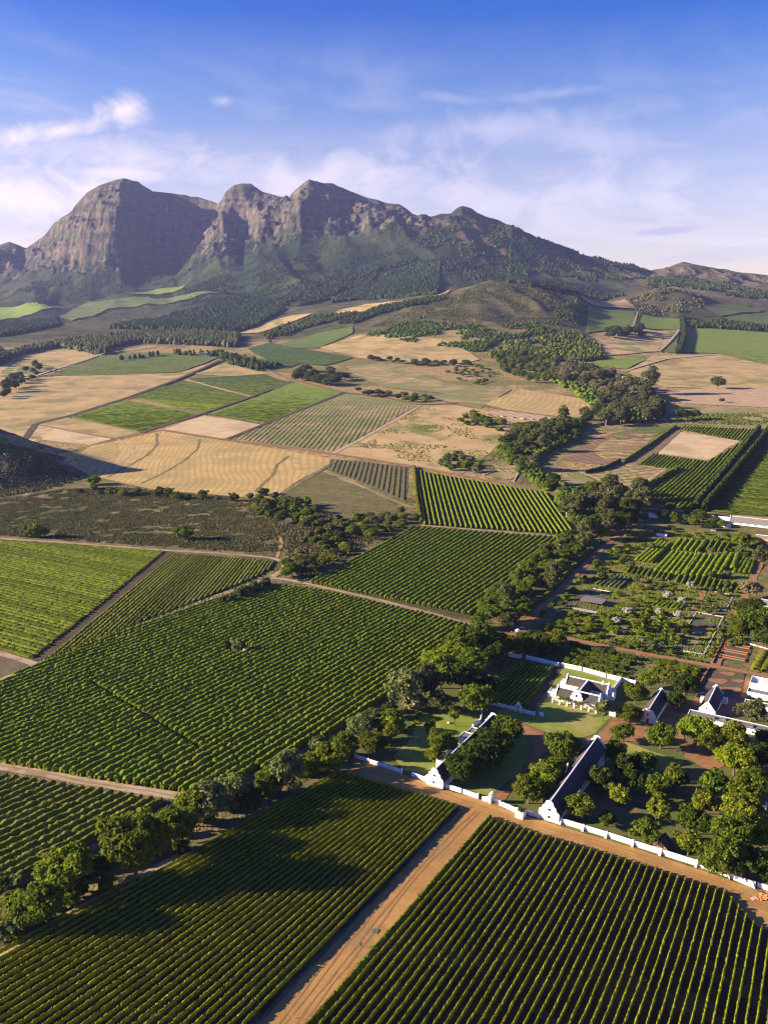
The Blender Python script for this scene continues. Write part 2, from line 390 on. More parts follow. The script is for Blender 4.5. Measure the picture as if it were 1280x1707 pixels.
def ground_mat(name, c0, c1, c2=None, scale=0.1, fine=1.2, stripe=None, rough=0.95, bump=0.12, bump_scale=None):
    """earth, grass and crops: two or three colours broken up by noise at two scales, optional drill lines"""
    if name in MATS: return MATS[name]
    m, N, out = material(name)
    geo = N.n('ShaderNodeNewGeometry')
    pos = geo.outputs['Position']
    n1 = N.n('ShaderNodeTexNoise', i_Vector=pos, i_Scale=scale, i_Detail=6.0, i_Roughness=0.6)
    n2 = N.n('ShaderNodeTexNoise', i_Vector=pos, i_Scale=fine, i_Detail=4.0, i_Roughness=0.7)
    f = N.math('ADD', N.math('MULTIPLY', n1.outputs[0], 0.6), N.math('MULTIPLY', n2.outputs[0], 0.4))
    col = N.mix(N.smooth(f, 0.36, 0.64), c0, c1)
    if c2 is not None:
        n3 = N.n('ShaderNodeTexNoise', i_Vector=pos, i_Scale=scale * 0.45, i_Detail=5.0, i_Roughness=0.65)
        col = N.mix(N.smooth(n3.outputs[0], 0.48, 0.62), col, c2)
    if stripe:
        ang, period, depth, scol = stripe
        s = N.n('ShaderNodeSeparateXYZ', i_0=pos)
        q = N.math('ADD', N.math('MULTIPLY', s.outputs[0], math.cos(ang)), N.math('MULTIPLY', s.outputs[1], math.sin(ang)))
        nd = N.n('ShaderNodeTexNoise', i_Vector=pos, i_Scale=0.0045, i_Detail=1.0)
        q = N.math('ADD', q, N.math('MULTIPLY', nd.outputs[0], 75.0))
        w = N.math('SINE', N.math('MULTIPLY', q, 2 * math.pi / period))
        w = N.math('ADD', w, N.math('MULTIPLY', N.math('SUBTRACT', n2.outputs[0], 0.5), 2.2))
        col = N.mix(N.math('MULTIPLY', N.smooth(w, -0.2, 0.9), depth), col, scol)
    b = N.n('ShaderNodeBsdfPrincipled', i_Base_Color=col, i_Roughness=rough)
    b.inputs['Specular IOR Level'].default_value = 0.15
    if bump:
        nb = N.n('ShaderNodeTexNoise', i_Vector=pos, i_Scale=bump_scale or fine, i_Detail=5.0, i_Roughness=0.7)
        bp = N.n('ShaderNodeBump', i_Strength=bump, i_Distance=1.0 / (bump_scale or fine), i_Height=nb.outputs[0])
        N.link(bp.outputs[0], b.inputs['Normal'])
    N.link(b.outputs[0], out.inputs[0]); MATS[name] = m
    return m

def leaf_mat(name, c0, c1, trans=0.35, hue=0.02, val=0.35, scale=0.9, rough=0.85):
    """foliage: colour varies from plant to plant and from spray to spray; light passes through the leaves"""
    if name in MATS: return MATS[name]
    m, N, out = material(name)
    oi = N.n('ShaderNodeObjectInfo'); geo = N.n('ShaderNodeNewGeometry')
    n1 = N.n('ShaderNodeTexNoise', i_Vector=geo.outputs['Position'], i_Scale=scale, i_Detail=3.0, i_Roughness=0.7)
    col = N.mix(N.smooth(n1.outputs[0], 0.33, 0.67), c0, c1)
    hs = N.n('ShaderNodeHueSaturation', i_Color=col)
    N.link(N.math('ADD', 0.5 - hue, N.math('MULTIPLY', oi.outputs['Random'], 2 * hue)), hs.inputs['Hue'])
    r2 = N.math('FRACT', N.math('MULTIPLY', oi.outputs['Random'], 7.31))
    leaf = N.math('ADD', 0.62, N.math('MULTIPLY', geo.outputs['Random Per Island'], 0.76))     # leaf by leaf
    N.link(N.math('MULTIPLY', leaf, N.math('ADD', 1 - val * 0.5, N.math('MULTIPLY', r2, val))), hs.inputs['Value'])
    d = N.n('ShaderNodeBsdfPrincipled', i_Base_Color=hs.outputs[0], i_Roughness=rough)
    d.inputs['Specular IOR Level'].default_value = 0.04
    tr = N.n('ShaderNodeBsdfTranslucent', i_Color=N.mix(0.5, hs.outputs[0], (0.30, 0.33, 0.02)))
    mx = N.n('ShaderNodeMixShader', i_0=trans)
    N.link(d.outputs[0], mx.inputs[1]); N.link(tr.outputs[0], mx.inputs[2])
    N.link(mx.outputs[0], out.inputs[0]); MATS[name] = m
    return m

def plain_mat(name, c, rough=0.8, spread=0.12, scale=1.5, spec=0.3, bump=0.0, metal=0.0):
    """walls, roofs, timber: one colour with patchy wear"""
    if name in MATS: return MATS[name]
    m, N, out = material(name)
    geo = N.n('ShaderNodeNewGeometry')
    n1 = N.n('ShaderNodeTexNoise', i_Vector=geo.outputs['Position'], i_Scale=scale, i_Detail=6.0, i_Roughness=0.65)
    lo = tuple(x * (1 - spread) for x in c); hi = tuple(min(1, x * (1 + spread)) for x in c)
    col = N.mix(N.smooth(n1.outputs[0], 0.3, 0.7), lo, hi)
    b = N.n('ShaderNodeBsdfPrincipled', i_Base_Color=col, i_Roughness=rough, i_Metallic=metal)
    b.inputs['Specular IOR Level'].default_value = spec
    if bump:
        bp = N.n('ShaderNodeBump', i_Strength=bump, i_Distance=0.2, i_Height=n1.outputs[0]); N.link(bp.outputs[0], b.inputs['Normal'])
    N.link(b.outputs[0], out.inputs[0]); MATS[name] = m
    return m

def terrain_mat(name, bump_scale, bump):
    m, N, out = material(name)
    at = N.n('ShaderNodeAttribute', attribute_name='ground_colour')
    geo = N.n('ShaderNodeNewGeometry')
    n1 = N.n('ShaderNodeTexNoise', i_Vector=geo.outputs['Position'], i_Scale=bump_scale, i_Detail=6.0, i_Roughness=0.7)
    n2 = N.n('ShaderNodeTexNoise', i_Vector=geo.outputs['Position'], i_Scale=bump_scale * 4.5, i_Detail=4.0, i_Roughness=0.7)
    f = N.math('MULTIPLY', N.smooth(n1.outputs[0], 0.3, 0.7), N.math('ADD', 0.55, N.math('MULTIPLY', n2.outputs[0], 0.9)))
    col = N.mix(1.0, at.outputs['Color'], N.mix(f, (0.62, 0.62, 0.6), (1.42, 1.38, 1.3)), 'MULTIPLY')
    b = N.n('ShaderNodeBsdfPrincipled', i_Base_Color=col, i_Roughness=0.97)
    b.inputs['Specular IOR Level'].default_value = 0.08
    bp = N.n('ShaderNodeBump', i_Strength=bump, i_Distance=1.2 / bump_scale, i_Height=n1.outputs[0])
    N.link(bp.outputs[0], b.inputs['Normal']); N.link(b.outputs[0], out.inputs[0])
    return m

A_RAD = math.radians(30)
GM = {
    'soil': ground_mat('vineyard_soil', (.045, .032, .022), (.075, .05, .032), (.10, .085, .035), .15, 1.5),
    'soil_grey': ground_mat('vineyard_soil_pale', (.12, .09, .052), (.165, .122, .072), (.10, .10, .04), .15, 1.2),
    'orchard_soil': ground_mat('orchard_soil', (.055, .05, .022), (.09, .07, .035), (.07, .085, .025), .2, 1.4),
    'dirt': ground_mat('red_dirt', (.33, .175, .055), (.46, .26, .088), (.31, .19, .072), .12, 1.1, bump=.08),
    'red': ground_mat('red_garden_path', (.25, .12, .055), (.34, .18, .085), None, .2, 1.4),
    'sandy': ground_mat('sandy_track', (.34, .24, .15), (.46, .35, .23), (.28, .19, .11), .2, 1.6),
    'verge': ground_mat('rough_verge', (.15, .115, .05), (.23, .17, .085), (.11, .12, .035), .2, 1.3),
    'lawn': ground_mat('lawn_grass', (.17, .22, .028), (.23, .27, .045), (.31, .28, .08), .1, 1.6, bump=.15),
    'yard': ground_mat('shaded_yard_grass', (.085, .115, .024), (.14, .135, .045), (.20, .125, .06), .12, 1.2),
    'garden': ground_mat('garden_beds', (.075, .10, .022), (.15, .155, .045), (.24, .14, .06), .25, 1.0),
    'bed_soil': ground_mat('bed_soil', (.09, .065, .045), (.14, .10, .07), (.08, .09, .03), .4, 1.4),
    'straw_bed': ground_mat('straw_bed', (.24, .19, .09), (.34, .27, .13), None, .4, 1.4),
    'stubble': ground_mat('stubble', (.38, .26, .092), (.50, .355, .135), (.33, .25, .10), .03, .35, (.12, 8.5, .55, (.29, .195, .075))),
    'tan': ground_mat('dry_grass', (.29, .205, .085), (.44, .32, .135), (.21, .175, .065), .022, .22),
    'tan_line': ground_mat('dry_grass_drilled', (.33, .235, .09), (.45, .325, .13), None, .02, .25, (-.35, 13.0, .45, (.24, .17, .08))),
    'pale': ground_mat('pale_stubble', (.42, .31, .17), (.54, .40, .23), (.36, .27, .14), .03, .3),
    'dry_scrub': ground_mat('dry_scrub_pasture', (.33, .23, .10), (.46, .32, .15), (.15, .16, .045), .022, .2),
    'olive': ground_mat('olive_pasture', (.15, .155, .055), (.22, .205, .075), (.30, .22, .10), .03, .3),
    'green': ground_mat('green_crop', (.125, .18, .016), (.18, .235, .028), None, .03, .28, (.55, 10.0, .35, (.055, .10, .016))),
    'green2': ground_mat('leafy_crop', (.075, .115, .018), (.115, .155, .028), (.13, .14, .05), .03, .25, (-.5, 12.0, .4, (.045, .075, .016))),
    'dark': ground_mat('dark_vines', (.035, .065, .014), (.055, .095, .02), None, .04, .3, (.25, 10.0, .5, (.025, .045, .01))),
    'plough': ground_mat('ploughed_earth', (.17, .105, .06), (.24, .155, .09), None, .05, .4, (.3, 11.0, .5, (.12, .07, .04))),
    'plough_pale': ground_mat('pale_ploughed_earth', (.36, .25, .15), (.46, .33, .2), None, .05, .4, (.25, 16.0, .6, (.23, .15, .09))),
    'ditch': ground_mat('dark_field_edge', (.07, .045, .03), (.11, .07, .042), (.06, .06, .025), .05, .4),
    'redroad': ground_mat('red_farm_road', (.20, .105, .06), (.28, .16, .09), None, .05, .4),
    'rut': ground_mat('wheel_rut', (.27, .145, .05), (.36, .20, .075), None, .3, 1.6),
    'rut_pale': ground_mat('track_middle', (.22, .17, .07), (.30, .24, .11), None, .3, 1.6),
    'water': plain_mat('pond_water', (.10, .12, .11), .08, .1, .3, .6),
}
WHITE = plain_mat('white_lime_wash', (.79, .78, .74), .85, .13, .5, .2, .15)
THATCH = plain_mat('dark_thatch', (.070, .062, .058), .95, .35, 2.2, .1, .5)
SLATE = plain_mat('grey_roof_sheet', (.17, .155, .155), .7, .2, 1.2, .3, .2)
RIDGE = plain_mat('ridge_plaster', (.74, .71, .69), .85, .12, 1.5, .2)
GLASS = plain_mat('dark_window_glass', (.02, .022, .028), .15, .1, 2, .5)
WOOD = plain_mat('brown_timber', (.16, .085, .045), .75, .25, 4, .25)
PALEWOOD = plain_mat('pale_timber', (.42, .26, .14), .75, .2, 4, .25)
BRICK = plain_mat('red_brick', (.40, .15, .075), .9, .2, 2.5, .2)
BARK = plain_mat('tree_bark', (.13, .095, .065), .95, .3, 3, .1)
BARK_PALE = plain_mat('pale_bark', (.36, .31, .25), .9, .2, 3, .1)
STONE = plain_mat('grey_rock', (.30, .27, .24), .95, .25, 1.5, .1, .5)

LF = {
    'vine': leaf_mat('vine_leaves', (0.205, 0.234, 0.013), (0.327, 0.318, 0.019), .4, .012, .12, 1.1),
    'orchard': leaf_mat('fruit_tree_leaves', (0.102, 0.161, 0.016), (0.195, 0.236, 0.022), .3, .012, .15, .8),
    'orchard2': leaf_mat('olive_green_row_leaves', (0.107, 0.140, 0.021), (0.197, 0.206, 0.032), .3, .012, .15, .8),
    'bright': leaf_mat('bright_row_leaves', (0.156, 0.230, 0.012), (0.264, 0.317, 0.018), .4, .012, .12, .8),
    'oak': leaf_mat('oak_leaves', (0.054, 0.087, 0.010), (0.116, 0.150, 0.015), .3, .02, .4, .5),
    'dark': leaf_mat('dark_leaves', (0.026, 0.046, 0.008), (0.053, 0.077, 0.012), .22, .02, .4, .5),
    'lime': leaf_mat('lime_leaves', (0.131, 0.192, 0.010), (0.230, 0.273, 0.016), .42, .015, .3, .5),
    'mid': leaf_mat('mid_green_leaves', (0.094, 0.134, 0.011), (0.172, 0.206, 0.017), .35, .02, .4, .5),
    'grey': leaf_mat('grey_green_leaves', (.085, .115, .040), (.15, .175, .065), .25, .02, .35, .5),
    'gum': leaf_mat('gum_leaves', (.065, .078, .028), (.12, .12, .048), .22, .02, .4, .3),
    'white': leaf_mat('silvery_blossom', (.30, .31, .24), (.48, .47, .40), .2, .01, .2, .9),
    'scrub': leaf_mat('scrub_leaves', (.062, .072, .024), (.125, .11, .04), .15, .02, .5, .12),
    'pine': leaf_mat('pine_needles', (.018, .032, .012), (.036, .055, .018), .1, .02, .4, .05),
    'tan': leaf_mat('tan_foliage', (.17, .15, .075), (.27, .23, .12), .25, .02, .2, .6),
}
# ------------------------------------------------------------------ ground and mountains
def ground_colour(X, Y, Z):
    u = X / np.maximum(Y, 1)
    n1 = fbm(X / 90, Y / 90, 4, 101); n2 = fbm(X / 26, Y / 26, 4, 102); n3 = fbm(X / 300, Y / 300, 4, 103)
    mixc = lambda a, b, t: np.asarray(a)[None] * (1 - t[:, None]) + np.asarray(b)[None] * t[:, None]
    scrub = mixc((.10, .095, .038), (.19, .15, .075), sstep(.4, .62, n2))
    scrub = scrub * 1.0
    dry = mixc((.30, .215, .10), (.17, .155, .06), sstep(.45, .6, n1))
    c = np.where((sstep(880, 1150, Y) > vnoise(X / 30, Y / 30, 5))[:, None], dry, scrub)
    hill = mixc((.055, .060, .027), (.108, .092, .046), sstep(.42, .6, n2))
    hill = np.where((n1 > .56)[:, None], hill * np.array((.62, .78, .6)), hill)
    th = sstep(2950, 3250, Y)
    c = c * (1 - th[:, None]) + hill * th[:, None]
    # the mountain's green foot
    tm = sstep(4300, 5000, Y)
    foot = mixc((.017, .034, .013), (.046, .058, .022), sstep(.36, .62, n3 * .6 + n2 * .4))
    foot = np.where((fbm(X / 150, Y / 150, 4, 104) > .56)[:, None], foot * .55, foot)
    foot = mixc((0, 0, 0), (1, 1, 1), np.ones(len(X))) * foot
    c = c * (1 - tm[:, None]) + foot * tm[:, None]
    # the wooded cone on its right
    cone = sstep(.02, .07, u) * sstep(5300, 5700, Y)
    wood = mixc((.028, .040, .020), (.105, .080, .048), sstep(.47, .60, fbm(X / 190, Y / 240, 5, 105)))
    wood = wood * (0.75 + 0.5 * vnoise(X / 14, Y / 14, 3))[:, None]
    c = c * (1 - cone[:, None]) + wood * cone[:, None]
    rt = sstep(.255, .32, u) * sstep(4200, 4700, Y)
    brown = mixc((.10, .085, .045), (.16, .12, .06), sstep(.4, .6, n2))
    c = c * (1 - rt[:, None] * .8) + brown * rt[:, None] * .8
    # rock
    tb = np.interp(u, UB, YB); tr = np.interp(u, UR, YR)
    tt = (Y - tb) / np.maximum(tr - tb, 1)
    rk = sstep(-0.08, 0.12, tt + (n2 - .5) * .7) * (1 - sstep(.035, .062, u + (n1 - .5) * .05))
    strata = fbm(X / 300, Z / 14, 4, 106); streak = .6 * fbm(X / 22, Z / 130, 4, 107) + .4 * vnoise(X / 9, Z / 40, 110)
    rock = mixc((.030, .028, .030), (.165, .128, .108), sstep(.32, .68, .55 * streak + .45 * strata))
    ledge = sstep(.55, .62, fbm(X / 60, Z / 22, 4, 108))
    rock = rock * (1 - .75 * ledge[:, None]) + np.array((.06, .075, .035)) * .75 * ledge[:, None]
    top = sstep(.86, 1.0, tt)
    rock = rock * (1 - .6 * top[:, None]) + np.array((.075, .082, .045)) * .6 * top[:, None]
    c = c * (1 - rk[:, None]) + rock * rk[:, None]
    # rocky cap of the cone
    cap = np.exp(-((u - .098) / .012) ** 2) * sstep(.9, 1.0, tt)
    c = c * (1 - cap[:, None]) + np.array((.17, .135, .11)) * cap[:, None]
    # the koppie
    k = np.clip(1 - np.hypot(X - KOP[0], (Y - KOP[1]) / .8) / 215, 0, 1)
    kk = sstep(0.02, .1, k)[:, None]
    kop = mixc((.07, .07, .032), (.15, .13, .085), sstep(.45, .65, fbm(X / 16, Y / 16, 4, 109)))
    return c * (1 - kk) + kop * kk

def sheet(name, xs_u, ys, mat, xoff=0.0):
    U, YY = np.meshgrid(xs_u, ys)
    X = (U * (YY + xoff)).ravel(); Y = YY.ravel()
    Z = T(X, Y)
    nx, ny = len(xs_u), len(ys)
    i = np.arange(nx * ny).reshape(ny, nx)
    F = np.stack([i[:-1, :-1].ravel(), i[:-1, 1:].ravel(), i[1:, 1:].ravel(), i[1:, :-1].ravel()], 1)
    me = mesh_np(name, np.stack([X, Y, Z], 1), F, [mat], smooth=True)
    c = ground_colour(X, Y, Z)
    at = me.color_attributes.new('ground_colour', 'FLOAT_COLOR', 'POINT')
    at.data.foreach_set('color', np.concatenate([np.clip(c, 0, 1), np.ones((len(c), 1))], 1).astype(np.float32).ravel())
    return tag(add(name, me), kind='structure')

us = np.concatenate([np.linspace(-1.6, -.56, 26)[:-1], np.linspace(-.56, .56, 260), np.linspace(.56, 1.6, 26)[1:]])
sheet('ground', us, np.concatenate([np.linspace(-40, 80, 12)[:-1], np.geomspace(80, 900, 110)[:-1], np.linspace(900, 3000, 150)[:-1], np.linspace(3000, 4620, 100)]),
      terrain_mat('scrub_ground', .12, .5), 0.0 + 120)
us2 = np.concatenate([np.linspace(-.95, -.5, 60)[:-1], np.linspace(-.5, .5, 680), np.linspace(.5, .95, 60)[1:]])
sheet('mountain', us2, np.concatenate([np.linspace(4560, 6200, 80)[:-1], np.linspace(6200, 7350, 180)[:-1], np.linspace(7350, 9000, 20)]),
      terrain_mat('mountain_slope', .045, .6))

# ------------------------------------------------------------------ sheets of crop, road and lawn draped on the ground
def drape(name, poly, mat, level=1, lift=None, mx=None, kind='structure'):
    """poly: ground points (n,>=2). Triangulated, split to follow the land, laid just above it."""
    P = np.asarray(poly, float)[:, :2]
    tris = tessellate_polygon([[Vector((p[0], p[1], 0)) for p in P]])
    V = [tuple(p) for p in P]; tris = [tuple(t) for t in tris]
    V = np.array(V); Tn = np.array(tris)
    for it in range(14):
        a, b, c = V[Tn[:, 0]], V[Tn[:, 1]], V[Tn[:, 2]]
        e = np.stack([np.hypot(*(a - b).T), np.hypot(*(b - c).T), np.hypot(*(c - a).T)], 1)
        lim = np.clip((V[Tn][:, :, 1].mean(1)) * .022, 7, 60) if mx is None else np.full(len(Tn), mx)
        k = e.argmax(1); big = e[np.arange(len(Tn)), k] > lim
        if not big.any(): break
        keep = Tn[~big]; tb = Tn[big]; kb = k[big]
        i0 = tb[np.arange(len(tb)), kb]; i1 = tb[np.arange(len(tb)), (kb + 1) % 3]; i2 = tb[np.arange(len(tb)), (kb + 2) % 3]
        lo = np.minimum(i0, i1); hi = np.maximum(i0, i1); key = lo * (len(V) + 1) + hi
        uq, inv = np.unique(key, return_inverse=True)
        first = np.zeros(len(uq), int); first[inv] = np.arange(len(key))
        mid = (V[lo[first]] + V[hi[first]]) / 2
        im = len(V) + inv; V = np.concatenate([V, mid])
        Tn = np.concatenate([keep, np.stack([i0, im, i2], 1), np.stack([im, i1, i2], 1)])
    a, b, c = V[Tn[:, 0]], V[Tn[:, 1]], V[Tn[:, 2]]
    cr = (b[:, 0] - a[:, 0]) * (c[:, 1] - a[:, 1]) - (b[:, 1] - a[:, 1]) * (c[:, 0] - a[:, 0])
    Tn[cr < 0] = Tn[cr < 0][:, ::-1]
    dist = np.hypot(V[:, 0], V[:, 1])
    z = T(V[:, 0], V[:, 1]) + (lift if lift is not None else level * (0.035 + np.maximum(dist - 150, 0) * 1.1e-4 + np.maximum(dist - 1500, 0) * 6e-4))
    me = mesh_np(name, np.column_stack([V, z]), Tn, [mat], smooth=True)
    return tag(add(name, me), kind=kind)

def wobble(P, amp, step):
    """edge of a field: add points along the outline and push them about a little"""
    out = []
    n = len(P)
    for i in range(n):
        a, b = P[i][:2], P[(i + 1) % n][:2]; L = np.hypot(*(b - a)); k = max(1, int(L / step))
        for j in range(k):
            p = a + (b - a) * j / k
            w = amp * np.array((vnoise(p[0] / step, p[1] / step, 7)[()] - .5, vnoise(p[0] / step, p[1] / step, 8)[()] - .5)) * 2
            out.append(p + (w if j else 0))
    return np.array(out)

def field(name, px, mat, level=1, rough_edge=True):
    P = G([p[0] for p in px], [p[1] for p in px])
    d = float(P[:, 1].mean())
    Q = wobble(P, d * .0016, d * .02) if rough_edge else P[:, :2]
    drape(name, Q, GM[mat], level)
    return P

def track(name, px, width, mat, level=2, jitter=.12):
    """strip of constant width (m) along a line of photograph points"""
    P = G([p[0] for p in px], [p[1] for p in px])[:, :2]
    pts = []
    for a, b in zip(P[:-1], P[1:]):
        L = np.hypot(*(b - a)); k = max(1, int(L / max(6, width)))
        pts += [a + (b - a) * j / k for j in range(k)]
    pts.append(P[-1]); pts = np.array(pts)
    for _ in range(2): pts[1:-1] = pts[1:-1] * .5 + (pts[:-2] + pts[2:]) * .25
    t = np.gradient(pts, axis=0); t /= np.maximum(np.hypot(t[:, 0], t[:, 1]), 1e-6)[:, None]
    nrm = np.stack([-t[:, 1], t[:, 0]], 1)
    w = width * (1 + jitter * (rng.random(len(pts)) - .5) * 2); w2 = width * (1 + jitter * (rng.random(len(pts)) - .5) * 2)
    L_, R_ = pts + nrm * w[:, None] / 2, pts - nrm * w2[:, None] / 2
    m = pts
    V = np.concatenate([L_, m, R_]); n = len(pts)
    dist = np.hypot(V[:, 0], V[:, 1])
    z = T(V[:, 0], V[:, 1]) + level * (0.035 + np.maximum(dist - 150, 0) * 1.1e-4 + np.maximum(dist - 1500, 0) * 6e-4)
    i = np.arange(n - 1)
    F = np.concatenate([np.stack([i + n, i + n + 1, i + 1, i], 1), np.stack([i + 2 * n, i + 2 * n + 1, i + n + 1, i + n], 1)])
    return tag(add(name, mesh_np(name, np.column_stack([V, z]), F, [GM[mat]], smooth=True)), kind='structure')

# foreground vineyards, orchards and the roads between them
F1_PX = [(822, 1366), (900, 1392), (1010, 1425), (1115, 1458), (1208, 1488), (1238, 1522), (1262, 1546), (1330, 1568), (1390, 1640), (1420, 1800), (900, 1860), (440, 1830), (545, 1688)]
F2_PX = [(566, 1287), (640, 1308), (700, 1326), (767, 1347), (543, 1580), (440, 1690), (330, 1810), (-80, 1830), (-160, 1668), (0, 1588), (140, 1512), (300, 1432)]
F3_PX = [(-60, 1163), (60, 1114), (150, 1077), (250, 1040), (350, 1003), (440, 975), (520, 983), (600, 1000), (700, 1023), (780, 1044), (720, 1100), (640, 1172), (560, 1218), (470, 1270), (360, 1322), (310, 1326), (150, 1301), (0, 1275), (-80, 1262)]
F4_PX = [(-80, 1280), (0, 1292), (150, 1316), (290, 1338), (200, 1388), (130, 1420), (60, 1455), (-60, 1512)]
F5_PX = [(513, 972), (560, 982), (640, 1000), (720, 1018), (783, 1034), (870, 962), (958, 898), (850, 890), (700, 876), (610, 918)]
F6_PX = [(691, 784), (780, 799), (905, 822), (930, 855), (958, 892), (830, 884), (705, 874)]
F7_PX = [(-80, 892), (0, 901), (120, 909), (276, 920), (180, 1000), (58, 1098), (-80, 1066)]
F8_PX = [(292, 923), (380, 929), (462, 937), (440, 957), (330, 1002), (220, 1044), (74, 1104), (180, 1014)]

field('verge', [(480, 1830), (545, 1676), (700, 1500), (823, 1362), (870, 1370), (826, 1378), (600, 1660), (470, 1850)], 'verge', 1)
field('dirt_road', [(560, 1283), (592, 1260), (668, 1290), (735, 1314), (800, 1334), (830, 1345), (900, 1368), (1050, 1412), (1190, 1458), (1290, 1496), (1400, 1540), (1400, 1600), (1300, 1570), (1236, 1530), (1205, 1494), (1000, 1428), (822, 1372), (812, 1371), (700, 1492), (560, 1655), (430, 1830), (300, 1850), (425, 1715), (580, 1548), (700, 1424), (768, 1350), (690, 1328)], 'dirt', 2)
P1 = field('vineyard_ground', F1_PX, 'soil', 3)
P2 = field('vineyard_ground', F2_PX, 'soil', 3)
P3 = field('orchard_ground', F3_PX, 'orchard_soil', 1)
P4 = field('orchard_ground', F4_PX, 'orchard_soil', 1)
P5 = field('orchard_ground', F5_PX, 'orchard_soil', 1)
P6 = field('orchard_ground', F6_PX, 'soil', 1)
P7 = field('vineyard_ground', F7_PX, 'orchard_soil', 1)
P8 = field('vineyard_ground', F8_PX, 'soil_grey', 1)
field('ploughed_plot', [(-60, 1075), (0, 1092), (58, 1112), (0, 1142), (-60, 1168)], 'soil_grey', 1)
track('farm_track', [(-60, 1268), (0, 1277), (80, 1290), (150, 1304), (240, 1318), (318, 1330)], 5.5, 'sandy', 2)
track('farm_track', [(-60, 1165), (0, 1136), (60, 1109), (150, 1071), (250, 1035), (350, 998), (430, 970), (455, 962), (520, 975), (600, 993), (700, 1018), (790, 1044)], 4.5, 'sandy', 3)
track('farm_track', [(-60, 890), (0, 898), (120, 906), (280, 918), (380, 924), (455, 930), (474, 938), (476, 948), (455, 962)], 5, 'sandy', 3)
track('farm_track', [(60, 1108), (30, 1098), (-30, 1080)], 5, 'sandy', 3)
track('farm_track', [(60, 1104), (140, 1040), (220, 974), (284, 920)], 7, 'ditch', 2)
track('farm_track', [(-40, 1515), (10, 1488), (60, 1460), (130, 1424), (200, 1391), (290, 1342), (380, 1310), (470, 1272), (560, 1222), (640, 1176), (720, 1102), (795, 1036), (870, 965), (962, 896)], 3.2, 'verge', 2)
track('farm_track', [(-80, 1640), (0, 1596), (70, 1553), (150, 1510), (240, 1462), (300, 1430), (400, 1374), (500, 1318), (560, 1288), (590, 1272)], 5, 'verge', 3)
track('farm_track', [(-80, 1637), (0, 1592), (70, 1549), (150, 1505), (240, 1458), (300, 1426)], 2.6, 'sandy', 4)
track('farm_track', [(462, 930), (470, 905), (460, 880), (440, 858), (420, 843), (396, 832)], 3, 'dirt', 2)
track('farm_track', [(702, 876), (800, 884), (962, 897)], 3.5, 'sandy', 3)
track('farm_track', [(905, 820), (935, 855), (966, 898)], 5, 'verge', 2)
track('foot_path', [(0, 833), (60, 824), (110, 812), (145, 800), (150, 785), (130, 772)], 3, 'verge', 2)

